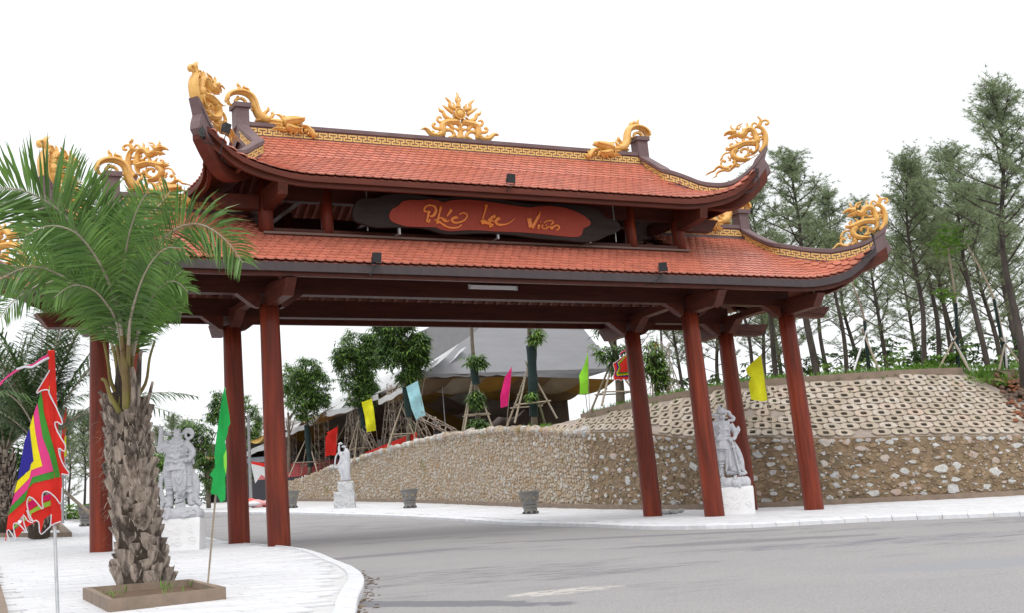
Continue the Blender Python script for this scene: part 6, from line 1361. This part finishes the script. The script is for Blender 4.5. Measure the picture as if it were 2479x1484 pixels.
# ============================================================ GREY TENT, WHITE AWNINGS, MASTS
def sheet(fn, nu, nv, name, mt, parent, smooth=True):
    mb = MB(); mb.grid([[fn(u, v) for u in np.linspace(0, 1, nu)] for v in np.linspace(0, 1, nv)]); return mb.build(name, mt, parent, smooth=smooth)
tent = thing('event_tent', 'large grey canopy tent with striped lining behind the stone wall', 'tent', tuple(aty(1250, 1020, 43)))
cl, cr_ = aty(1010, 908, 43), aty(1492, 893, 43); apx = aty(1315, 672, 54); apx2 = np.array([apx[0], 100., apx[2]])
lc = atd(612, 1080, 122); lc = cl+(lc-cl)*1.25
def wr(u, v, a): return a*(math.sin(u*23+v*9)+.7*math.sin(v*31-u*7)+.5*math.sin(u*47+v*19))
def front(u, v):
    top = apx+(np.array([apx[0]-.0, apx[1], apx[2]])-apx)*u; bot = cl+(cr_-cl)*u; s_ = 1-v; p = bot+(top-bot)*v; sag = -.12*math.sin(math.pi*v); p = p+np.array([0, wr(u, v, .05)*(1-v)+.0, sag+wr(u, v, .03)*min(1, 3*(1-v))]); return p
sheet(front, 70, 34, 'front_canopy', M['tgrey'], tent)
def lside(u, v):
    bot = cl+(lc-cl)*u; top = bot+np.array([4.5, 1.5, 2.1]); p = bot+(top-bot)*v; return p+np.array([0, 0, -.5*math.sin(math.pi*v)+wr(u*3, v, .03)])
sheet(lside, 60, 14, 'side_canopy', M['twhite'], tent)
rc2 = np.array([cr_[0]+.5, 80., cr_[2]]); sheet(lambda u, v: cr_+(rc2-cr_)*u+(apx+(np.array([apx[0], 80, apx[2]])-apx)*u-(cr_+(rc2-cr_)*u))*v+np.array([0, 0, -.5*math.sin(math.pi*v)]), 20, 14, 'side_canopy', M['tgrey'], tent)
val = MB(); val.grid([[tuple(cl+(cr_-cl)*u+np.array([0, -.02, -z*(.22+.05*math.sin(u*60))])) for u in np.linspace(0, 1, 60)] for z in (0, 1)]); val.build('valance', M['tgrey'], tent)
# lining: alternating swags under the roof
cols = ['tin', 'tin2', 'tin3']
for i in range(13):
    y0 = 44+i*4.2; m_ = M[cols[i % 3]]
    for j in range(6):
        x0 = cl[0]+.5+j*(cr_[0]-cl[0])/6; x1 = x0+(cr_[0]-cl[0])/6; mm = M[cols[(i+j*2+(i*j) % 2) % 3]]
        zt = lambda x, y0=y0: cl[2]-.1+min(1, (y0-43)/11)*(apx[2]-cl[2]-.9)*(1-abs((x-(cl[0]+cr_[0])/2)/((cr_[0]-cl[0])/2)))*.3
        sheet(lambda u, v: (x0+(x1-x0)*u, y0+4.3*v, zt(x0+(x1-x0)*u)-.75*math.sin(math.pi*v)*(.6+.4*math.sin(math.pi*u))-.1), 6, 8, 'lining_swag', mm, tent)
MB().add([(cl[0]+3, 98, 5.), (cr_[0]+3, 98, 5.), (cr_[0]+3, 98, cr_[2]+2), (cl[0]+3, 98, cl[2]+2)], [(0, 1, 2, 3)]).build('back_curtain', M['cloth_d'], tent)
for x in (1068, 1152, 1412): a = aty(x, 900, 45); b = MB(); b.tube([tuple(a), (a[0], a[1], 5.5)], .03, 6); b.build('tent_pole', M['steel'], tent)
MB().add([(cr_[0]+.2, 50, 4.), (cr_[0]+2.2, 92, 4.), (cr_[0]+2.2, 92, cr_[2]-.3), (cr_[0]+.2, 50, cr_[2]-.6)], [(0, 1, 2, 3)]).build('shade_sheet', M['tin'], tent)  # brown sheet added over the bright gap, stands in for shade inside the tent
# hanging curtains seen behind the yellow flag and mid interior
for i, (u0, u1, yy_) in enumerate([(820, 900, 68), (905, 960, 59), (960, 1010, 56)]):
    a, b_ = aty(u0, 950, yy_), aty(u1, 950, yy_)
    sheet(lambda u, v: (a[0]+(b_[0]-a[0])*u, yy_+.12*math.sin(u*40), 5.8+3.4*v), 40, 2, 'curtain', M['tin3'], tent)
# white awnings along the left eave
for i, (u0, v0, u1, v1) in enumerate([(915, 955, 1000, 905), (790, 985, 915, 945), (700, 1030, 790, 985), (600, 1080, 700, 1035), (520, 1130, 600, 1085)]):
    a = atd(u0, v0+12, [94, 104, 110, 117, 125][i]); b_ = atd(u1, v1+8, [88, 95, 105, 111, 118][i]); t = thing('white_awning', ['white awning bay nearest the grey tent', 'second white awning bay behind the bright green tree', 'third white awning bay above the lattice masts', 'white awning bay left of the front column', 'farthest white awning bay near the lamp post'][i], 'awning', tuple(a), 'row of white awning bays')
    up = 2.1
    sheet(lambda u, v: a+(b_-a)*u+np.array([3.4*v, 0, up*v-.3*math.sin(math.pi*v)-.18*math.sin(math.pi*u)*(1-v)]), 16, 8, 'canopy', M['twhite'], t)
    sheet(lambda u, v: a+(b_-a)*u+np.array([0.01, 0, -.38*v-.18*math.sin(math.pi*u)-.04*math.sin(u*20)]), 24, 2, 'valance', M['twhite'], t)
def mast(p0, p1, w, label, cat='lattice mast', seg=.55, m_='scaf', r=.022):
    p0, p1 = np.array(p0), np.array(p1); t = thing('lattice_mast', label, cat, tuple(p0), 'lattice masts holding the tents'); d = (p1-p0); L_ = np.linalg.norm(d); d /= L_
    a = np.cross(d, [0, 1, 0]); a /= np.linalg.norm(a); c = np.cross(d, a); cs = [a*w/2+c*w/2, -a*w/2+c*w/2, -a*w/2-c*w/2, a*w/2-c*w/2]
    for q in cs: MB().tube([tuple(p0+q), tuple(p1+q)], r, 5).build('chord', M[m_], t)
    n_ = int(L_/seg); b = MB()
    for i in range(n_):
        for j in range(4):
            q0, q1 = cs[j], cs[(j+1) % 4]; z0, z1 = L_*i/n_, L_*(i+1)/n_
            if i % 2: q0, q1 = q1, q0
            b.tube([tuple(p0+d*z0+q0), tuple(p0+d*z1+q1)], r*.6, 4, cap=False); b.tube([tuple(p0+d*z0+q0), tuple(p0+d*z0+q1)], r*.6, 4, cap=False)
    b.build('lacing', M[m_], t, kind='stuff'); return t
for (u0, v0, u1, v1, D_, w, lab) in [(704, 1150, 700, 1010, 113, .8, 'lattice mast nearest the front left column'), (712, 1040, 712, 930, 116, .9, 'upper lattice mast rising behind the small tree'), (781, 1130, 776, 985, 106, .8, 'lattice mast right of the small netted tree'), (843, 1100, 858, 950, 101, .55, 'slanting lattice mast left of the yellow flag'), (868, 1110, 852, 960, 100, .45, 'lattice mast crossing behind the bright green tree'), (935, 1085, 952, 930, 94, .55, 'slanting lattice mast between the yellow and blue flags'), (968, 1080, 955, 930, 93, .8, 'broad lattice mast left of the pale blue flag'), (905, 1090, 880, 1035, 95, .45, 'short lattice brace below the yellow flag'), (1035, 1065, 1010, 1015, 87, .45, 'short lattice brace below the pale blue flag'), (1100, 1050, 1015, 1005, 84, .4, 'fallen lattice boom right of the pale blue flag')]:
    mast(atd(u0, v0, D_), atd(u1, v1, D_), w, lab)
mast(atd(1602, 985, 66), atd(1598, 830, 66), .6, 'pale lattice mast right of the rear inner column', m_='scaf', r=.028); mast(atd(1640, 970, 66), atd(1603, 870, 66), .45, 'pale lattice brace leaning on the mast before the pines', m_='scaf', r=.028); mast(atd(1575, 985, 68), atd(1580, 900, 68), .45, 'lattice mast half hidden behind the rear inner column')
b = MB(); b.ball(atd(1588, 838, 65.4), .13, 8, 6); tag(b.build('warning_lamp', mat('orange_plastic', (.7, .2, .04), rough=.5), org=tuple(atd(1588, 838, 65.4))), 'orange lamp on top of the pale lattice mast', 'lamp')
# tiled roofs, red sheets and stage edge behind the wall
def tiled(pa, pb, depth, rise, mt, lab, name, cat):
    pa, pb = np.array(pa), np.array(pb); t = thing(name, lab, cat, tuple(pa)); d = (pb-pa); L_ = np.linalg.norm(d); d /= L_; n_ = int(L_/.25); bk = np.array([-d[1], d[0], 0]); 
    if bk[1] < 0: bk = -bk
    mb = MB(); rows = 12
    for r_ in range(rows):
        z = rise*r_/rows; o_ = depth*r_/rows
        mb.grid([[tuple(pa+d*L_*i/(n_*2)+bk*(o_+q*depth/rows)+np.array((0, 0, z+q*rise/rows*.75+.05*(i % 2)))) for i in range(n_*2+1)] for q in (0, 1)])
    mb.build('tile_course', mt, t); MB().add([tuple(pa+np.array((0, 0, -3))), tuple(pb+np.array((0, 0, -3))), tuple(pb), tuple(pa)], [(0, 1, 2, 3)]).build('house_wall', M['cloth_d'], t); return t
tiled(atd(640, 1135, 120), atd(830, 1125, 112), 4.5, 2.3, M['groof'], 'grey tiled roof seen behind the red flag', 'tiled_house', 'house')
tiled(atd(610, 1165, 108), atd(835, 1145, 104), 3.2, 1.3, M['rroof'], 'red sheet roof seen over the low end of the wall', 'red_roofed_shed', 'shed')
a, b_ = atd(890, 1106, 94.5), atd(1010, 1068, 87); mb = MB(); mb.add([tuple(a), tuple(b_), tuple(b_+np.array((0, 0, .55))), tuple(a+np.array((0, 0, .3)))], [(0, 1, 2, 3)]); mb.add([tuple(a+np.array((0, .3, 0))), tuple(b_+np.array((0, .3, 0))), tuple(b_+np.array((0, .3, .5))), tuple(a+np.array((0, .3, .3)))], [(0, 1, 2, 3)])
tag(mb.build('red_banner', F['red'], org=tuple(a)), 'red cloth strip laid along the wall top below the lattice masts', 'banner', kind=None)
tiled(atd(520, 1130, 118), atd(640, 1120, 112), 1.2, .5, M['groof'], 'dark roof behind the green flag', 'tiled_house', 'house')
t = thing('canvas_stall', 'white and red stall canvas beside the lamp post', 'stall', tuple(atd(625, 1170, 100)))
MB().add([tuple(atd(*q)) for q in ((607, 1122, 100), (650, 1135, 99), (652, 1162, 99), (632, 1150, 99.5), (618, 1172, 100))], [(0, 1, 2, 3, 4)]).build('white_canvas', M['twhite'], t); MB().add([tuple(atd(*q)) for q in ((608, 1118, 99.8), (652, 1124, 98.8), (652, 1134, 98.8), (609, 1124, 99.8))], [(0, 1, 2, 3)]).build('red_trim', F['red'], t)
# person standing under the tent
def person(px, py, D_):
    Pf = atd(px, py, D_); t = thing('person', 'person in dark shirt standing under the tent right of the pale blue flag', 'person', tuple(Pf)); h = 1.68; o = np.array(Pf)
    def q(x, y, z): return tuple(o+np.array((x, y, z*h)))
    b = MB(); b.tube([q(0, 0, .5), q(0, 0, .62), q(0, -.02, .76), q(0, 0, .83)], [.15, .14, .19, .07], 12, flat=(1, .7), up=(1, 0, 0)); b.tube([q(0, 0, .82), q(0, -.01, .88)], .055, 10); b.ball(q(0, -.01, .935), (.085, .1, .12), 14, 10); b.ball(q(0, -.11, .93), (.015, .02, .025), 6, 5)
    for s_ in (-1, 1): b.tube([q(s_*.19, 0, .8), q(s_*.24, -.02, .63), q(s_*.2, -.16, .52)], [.055, .045, .032], 10); b.tube([q(s_*.2, -.16, .52), q(s_*.18, -.24, .51)], [.035, .03], 8); b.tube([q(s_*.09, 0, .52), q(s_*.1, 0, .28), q(s_*.1, .01, .03)], [.085, .06, .045], 10); b.ball(q(s_*.1, -.06, .02), (.045, .12, .035), 8, 6)
    me = remesh(b, .022, 'body', M['skin'], t, 2)
    s_ = MB(); s_.tube([q(0, 0, .48), q(0, 0, .62), q(0, -.02, .76), q(0, 0, .83)], [.17, .16, .21, .09], 14, flat=(1, .72), up=(1, 0, 0))
    for k in (-1, 1): s_.tube([q(k*.17, 0, .81), q(k*.235, -.01, .68)], [.075, .065], 10)
    s_.build('shirt', M['cloth_d'], t, smooth=True); s_ = MB()
    for k in (-1, 1): s_.tube([q(k*.08, 0, .53), q(k*.1, 0, .28), q(k*.1, .01, .05)], [.105, .078, .065], 10)
    s_.build('trousers', M['cloth_d'], t, smooth=True); s_ = MB(); s_.ball(q(0, .015, .95), (.095, .105, .115), 12, 8); s_.build('hair', M['hair'], t, smooth=True)
person(1058, 1078, 84)

# ============================================================ PINES
def pinemeshes(seed, H, crown_from, spread, dens=1., lean=0.):
    rg = random.Random(seed); tr = MB(); lf = MB(); cx = lambda z: (lean*z+.15*math.sin(z*.7+seed), .1*math.sin(z*.5+seed*2))
    P = [(cx(z)[0], cx(z)[1], z) for z in np.linspace(-.6, H, 16)]; r0 = .0105*H+.03; tr.tube(P, [r0, r0*.85, r0*.65, r0*.4, r0*.1], 9)
    nbr = int(30*dens)
    def tuft(p, d, s_):
        for _ in range(15):
            v = Vector((rg.gauss(0, 1), rg.gauss(0, 1), rg.gauss(0, .8)))+Vector(d)*1.1; v.normalize(); l = s_*rg.uniform(.7, 1.2); w = v.cross(Vector((rg.random()-.5, rg.random()-.5, rg.random()-.5))).normalized()*l*.032; q = Vector(p)
            lf.add([q-w, q+w, q+v*l], [(0, 1, 2)])
    for i in range(nbr):
        f = crown_from+(1-crown_from)*(i/nbr)**.8; z = f*H; a = i*2.4+rg.uniform(-.5, .5); L_ = spread*(1.15-f)*rg.uniform(.6, 1.15)*(1 if f > crown_from+.08 else .8)+.3; e = rg.uniform(.1, .65)+f*.4
        p = np.array([*cx(z), z]); d = np.array([math.cos(a)*math.cos(e), math.sin(a)*math.cos(e), math.sin(e)]); br = [p.copy()]
        for j in range(6): p = p+d*L_/6; d = d+np.array([rg.uniform(-.14, .14), rg.uniform(-.14, .14), .07]); d /= np.linalg.norm(d); br.append(p.copy())
        tr.tube([tuple(q) for q in br], [.05, .03, .012], 5, cap=False)
        for j in range(2, 7):
            m_ = 3 if j < 6 else 2
            for _ in range(int(m_*dens)):
                sd_ = np.array([rg.gauss(0, 1), rg.gauss(0, 1), rg.gauss(.35, .5)]); sd_ /= np.linalg.norm(sd_); tl = rg.uniform(.3, .95)*(.6+.4*j/6); e_ = br[j]+sd_*tl+d*.2
                tr.tube([tuple(br[j]), tuple(e_)], [.014, .006], 3, cap=False)
                for q in (.45, .7, 1.): tuft(br[j]+(e_-br[j])*q+np.array([rg.uniform(-.08, .08)]*3), sd_, .3)
        tuft(br[-1], d, .32)
    for q in range(8): tuft((cx(H)[0]+rg.uniform(-.15, .15), cx(H)[1]+rg.uniform(-.15, .15), H-q*.12), (0, 0, 1), .3)
    return tr.mesh('trunk', [M['bark']], smooth=True), lf.mesh('crown', [M['needle']])
PV = [pinemeshes(1, 12, .38, 3.6, 1.15), pinemeshes(2, 13, .32, 4.2, 1.2, .05), pinemeshes(3, 12.5, .45, 3.2, 1.1, -.03), pinemeshes(4, 11, .16, 3.2, 1.3, .02)]
def pine(px, py, D_, topy, v, label, rz=0., lean=0., wide=1.):
    B_ = atd(px, py, D_); T_ = atd(px, topy, D_); Hn = [12, 13, 12.5, 11][v]; s_ = (T_[2]-B_[2])/Hn; t = thing('pine_tree', label, 'pine tree', tuple(B_), 'pines on the hill')
    for me in PV[v]: o = link(me.name, me, t); o.scale = (s_*wide, s_*wide, s_); o.rotation_euler = (0, lean, rz)
PN = [(1968, 912, 72, 335, 1, 'broad pine rising behind the right tip of the lower roof', 0, 0, 1.35), (1885, 925, 76, 400, 0, 'pine behind the outer front column', 1, .02, 1.1), (2050, 905, 80, 440, 2, 'pine between the lower roof tip and the slanting pines', 2, 0, 1), (2245, 895, 66, 345, 1, 'tall pine with a leaning trunk right of the roof tip', 2.4, -.1, 1.05), (2275, 893, 70, 360, 2, 'straight pine just behind the leaning pine', 3, -.04, 1), (2310, 890, 68, 420, 0, 'pine with dark trunk left of the young tree', .6, -.06, .95),
 (2385, 885, 64, 330, 0, 'thick-trunked pine right of the young tree', 4, .03, 1.1), (2468, 905, 52, 172, 0, 'tallest pine at the right edge of the picture', 5, .1, 1.15), (2150, 905, 84, 470, 3, 'slim pine in the gap right of the roof tip', 1.2, 0, 1), (2420, 885, 80, 430, 3, 'pine behind the thick-trunked pine', 2, 0, 1.1), (1780, 935, 82, 480, 2, 'pine behind the rear outer column', .4, 0, 1.1), (1700, 945, 80, 560, 0, 'pine seen between the two front right columns', 3.3, .02, 1.1), (1650, 950, 84, 600, 3, 'pine right of the pale lattice mast', 4, -.03, 1), (1620, 955, 92, 620, 2, 'slim pine behind the pale lattice mast', 0, 0, 1), (1830, 930, 90, 520, 1, 'pine behind the yellow flag', 2.6, 0, 1), (2000, 908, 92, 500, 1, 'pine in the second row behind the roof tip', 5, 0, 1.1), (2340, 890, 95, 500, 2, 'pine in the second row behind the young tree', .9, 0, 1.1), (1560, 960, 95, 640, 1, 'pine behind the rear inner column', .9, 0, 1.), (1930, 915, 86, 560, 3, 'low pine between the outer columns and the roof', 2.2, 0, 1.2), (2470, 890, 88, 420, 0, 'pine behind the tallest pine', 3.6, 0, 1.2)]
LOC = ['between the rear right columns', 'beside the pale lattice mast', 'under the roof tip', 'behind the young tree', 'behind the leaning pine', 'at the far right', 'behind the yellow flag', 'left of the outer front column', 'right of the outer front column', 'behind the bare sapling by the roof', 'between the two tallest pines', 'in the gap beside the tripod']
for i, px in enumerate([1745, 1675, 2075, 2325, 2225, 2478, 1860, 1895]): PN.append((px, 905 if px > 2000 else 935, 98+5*(i % 3), [620, 700, 560, 540, 560, 520, 600, 600, 580, 600, 560, 600][i], 3, 'low distant pine '+LOC[i], i*1.1, 0, 1.25))
for i, (px, py, D_, ty, v, lab, rz, ln_, wd) in enumerate(PN): pine(px, py, D_, ty, v, lab, rz, ln_, wd)
for i, (px, py, D_, ty, v, lab) in enumerate([(172, 1268, 115, 1010, 2, 'distant pine left of the rear outer column'), (205, 1266, 110, 1000, 0, 'distant pine touching the rear outer column'), (150, 1270, 125, 1030, 3, 'distant pine behind the flag pole'), (230, 1262, 130, 1005, 1, 'distant pine hidden partly by the rear outer column'), (420, 1235, 120, 1010, 3, 'distant pine above the left warrior'), (455, 1235, 125, 1020, 0, 'distant pine just right of the raised stone hand'), (385, 1245, 128, 1035, 1, 'distant pine behind the palm trunk'), (625, 1170, 135, 1010, 2, 'distant pine behind the lamp post'), (590, 1175, 130, 1020, 0, 'distant pine between the green flag and the lamp post')]):
    pine(px, py, D_, ty, v, lab, i*1.3, 0, 1.15)
# undergrowth masses
def thicket(pts, D_, label, mt='bush', n=60, l=.3, r=1.):
    rg = random.Random(len(label)); mb = MB(); P0_ = atd(pts[0][0], pts[0][1], D_)
    for x, y, rx, rz in pts: k = D_/FPX; crown(mb, [(atd(x, y, D_+rg.uniform(-1, 1)), (rx*k, rx*k, rz*k))], n, rg, l, .35)
    return tag(mb.build('undergrowth', M[mt], org=tuple(P0_)), kind='stuff')
thicket([(1900, 895, 40, 26), (1980, 885, 50, 30), (2060, 870, 50, 40), (2130, 860, 50, 46), (2200, 860, 40, 30), (2260, 850, 50, 40), (2330, 850, 50, 40), (2400, 860, 50, 36), (2470, 850, 40, 40), (1800, 910, 40, 22), (1720, 925, 40, 22), (1640, 935, 40, 20)], 88, 'a', 'leafa', 42, .42)
thicket([(2000, 895, 50, 14), (2120, 880, 40, 18), (2180, 860, 34, 30), (2350, 860, 40, 22), (2440, 870, 40, 22), (2290, 870, 30, 16)], 74, 'bb', 'leafb', 34, .34)
thicket([(180, 1240, 34, 24), (215, 1235, 30, 26), (150, 1250, 24, 16), (120, 1240, 30, 30), (60, 1230, 40, 36), (20, 1235, 40, 40)], 84, 'ccc', 'bush', 60, .34)
thicket([(480, 1190, 40, 36), (520, 1170, 34, 30), (560, 1160, 34, 34), (600, 1150, 30, 30), (430, 1200, 30, 34)], 112, 'dddd', 'leafa', 60, .36)
thicket([(0, 1130, 60, 90), (60, 1150, 50, 70), (-60, 1100, 50, 100)], 90, 'eeeee', 'leafa', 60, .5)
# young trees with tripods on the hill
for (px, py, ty, cr, lab, ln_) in [(2320, 905, 560, 1, 'young tree with a round light green crown held by three poles', 0), (2105, 915, 640, 0, 'bare leaning sapling wrapped in green net held by three poles near the roof tip', -18), (2440, 905, 540, 0, 'bare leaning sapling wrapped in green net held by three poles at the right edge', -80)]:
    D_ = 55.; B_ = atd(px, py, D_); t = thing('young_tree', lab, 'young tree', tuple(B_)); top = atd(px-25+ln_, ty+40, D_); mid = atd(px-6+ln_*.35, (py+ty)/2, D_)
    b = MB(); b.tube(smoothpath([tuple(B_), tuple(mid), tuple(top)], 5), [.06, .045, .03], 8); b.build('trunk', M['bamboo'], t, smooth=True)
    b = MB(); b.tube(smoothpath([tuple(B_), tuple(B_+(mid-B_)*.5), tuple(mid)], 4), [.085, .07, .06], 8); b.build('net_wrap', M['net'], t)
    mb = MB(); rg = random.Random(px)
    if cr: crown(mb, [(atd(px-25, 590, D_), (.75, .6, .5)), (atd(px-20, 565, D_), (.5, .5, .45)), (atd(px-20, 720, D_), (.5, .4, .22)), (atd(px-40, 705, D_), (.35, .3, .2))], 210, rg, .13, .4)
    else: crown(mb, [(top, (.2, .2, .3))], 60, rg, .12, .4)
    mb.build('crown', M['bush'], t, kind='stuff')
for (px, py, lab, sp, y_) in [(2108, 905, 'white and tan poles tied as a tripod left on the hill edge', .95, 2.6), (2320, 892, 'white and tan poles tied as a tripod in the middle of the hill edge', 1.1, .4), (2445, 895, 'white and tan poles tied as a tripod at the right edge of the hill', .8, 1.2)]:
    D_ = 54.5; F0 = atd(px, py, D_); t = thing('tripod_support', lab, 'tree support', tuple(F0), 'tripods around the hill saplings'); k = D_/FPX; hh = 1.75 if px < 2200 else 1.25
    for i in range(3):
        a = y_+i*2.1; p = F0+np.array((math.cos(a)*sp, math.sin(a)*sp*.6, -.25)); e = F0+np.array((-math.cos(a)*.15, -math.sin(a)*.1, hh)); MB().tube([tuple(p), tuple(e)], [.042, .036], 7).build('bamboo_pole', M['white'] if i == 0 else M['bamboo'], t)
    MB().tube([(F0[0]-.06, F0[1], F0[2]+hh-.22), (F0[0]+.06, F0[1], F0[2]+hh-.16)], .05, 6).build('tie', M['net'], t)
# lean-to props left of the rear outer column
a, b_ = atd(150, 1185, 52), atd(222, 1248, 49); t = thing('bamboo_prop', 'single bamboo prop leaning from the second palm toward the rear outer column', 'tree support', tuple(b_)); MB().tube([tuple(a), tuple(b_)], .06, 8).build('bamboo_pole', M['bamboo'], t)
a, b_ = atd(128, 1240, 50.5), atd(150, 1290, 50); t = thing('bamboo_prop', 'short bamboo prop in the second palm bed beneath the flag', 'tree support', tuple(b_)); MB().tube([tuple(a), tuple(b_)], .055, 8).build('bamboo_pole', M['bamboo'], t)
# lamp posts
for (px, py, D_, ty, lab) in [(150, 1272, 70, 930, 'grey steel lamp post behind the festival flag'), (608, 1222, 96, 1005, 'grey steel post with a small camera between the inner left columns')]:
    B_ = atd(px, py, D_); T_ = atd(px-(7 if px > 300 else 2), ty, D_); t = thing('steel_post', lab, 'post', tuple(B_)); MB().tube([tuple(B_), tuple(T_)], [.12, .1] if px < 300 else [.12, .1], 10).build('shaft', M['steel'], t)
    b = MB(); b.box(T_+np.array((-.25, 0, -.05)), (.5, .08, .06)); b.box(T_+np.array((-.42, 0, -.2)), (.2, .2, .22)); b.build('camera_head', M['white'], t)
# cloth pile and bag on the far pavement
P_ = gp(625, 1229); rg = random.Random(2); t = thing('cloth_pile', 'heap of pink and white cloth on the pavement left of the inner column', 'cloth pile', tuple(P_))
for c_, n_ in (('pink', 5), ('white', 4), ('red', 3)):
    b = MB()
    for i in range(n_): b.ball(P_+np.array((rg.uniform(-1.2, 1.2), rg.uniform(-.4, .4), rg.uniform(.05, .35))), (rg.uniform(.3, .55), rg.uniform(.25, .4), rg.uniform(.12, .3)), 9, 6)
    remesh(b, .09, 'cloth_fold', mat('faded_'+c_, {'pink': (.7, .35, .36), 'white': (.72, .72, .74), 'red': (.7, .1, .08)}[c_], rough=.8), t, 1)
P_ = gp(1628, 1246); t = thing('netting_bundle', 'crumpled pale netting bundle lying between the inner right columns', 'bundle', tuple(P_)); b = MB()
for i in range(9): b.ball(P_+np.array((rg.uniform(-.35, .35), rg.uniform(-.15, .15), rg.uniform(.02, .12))), (.14, .12, .08), 8, 5)
remesh(b, .03, 'netting', mat('pale_netting', (.5, .5, .49), (.35, .36, .35), 20, .9, 1., 30), t, 1)
# cables
for i, (p, q, sag, lab) in enumerate([(atd(1606, 838, 66), atd(1880, 925, 62), .5, 'thin guy wire from the pale lattice mast toward the hill edge'), (atd(1606, 840, 66), atd(1660, 985, 64), .1, 'steep guy wire from the pale lattice mast'), (atd(600, 1005, 96), atd(722, 1020, 110), .3, 'thin cable from the steel post to the tents'), (atd(800, 1100, 100), atd(868, 965, 96), 0, 'guy rope rising left of the red flag'), (aty(1030, 905, 43), atd(1000, 1075, 86), 0, 'guy rope at the left corner of the grey tent')]):
    p, q = np.array(p), np.array(q); b = MB(); b.tube([tuple(p+(q-p)*s_+np.array((0, 0, -4*sag*s_*(1-s_)))) for s_ in np.linspace(0, 1, 9)], .016, 4); tag(b.build('guy_wire', M['wire'] if i in (0, 1, 2) else M['rachis'], org=tuple(p)), lab, 'cable')
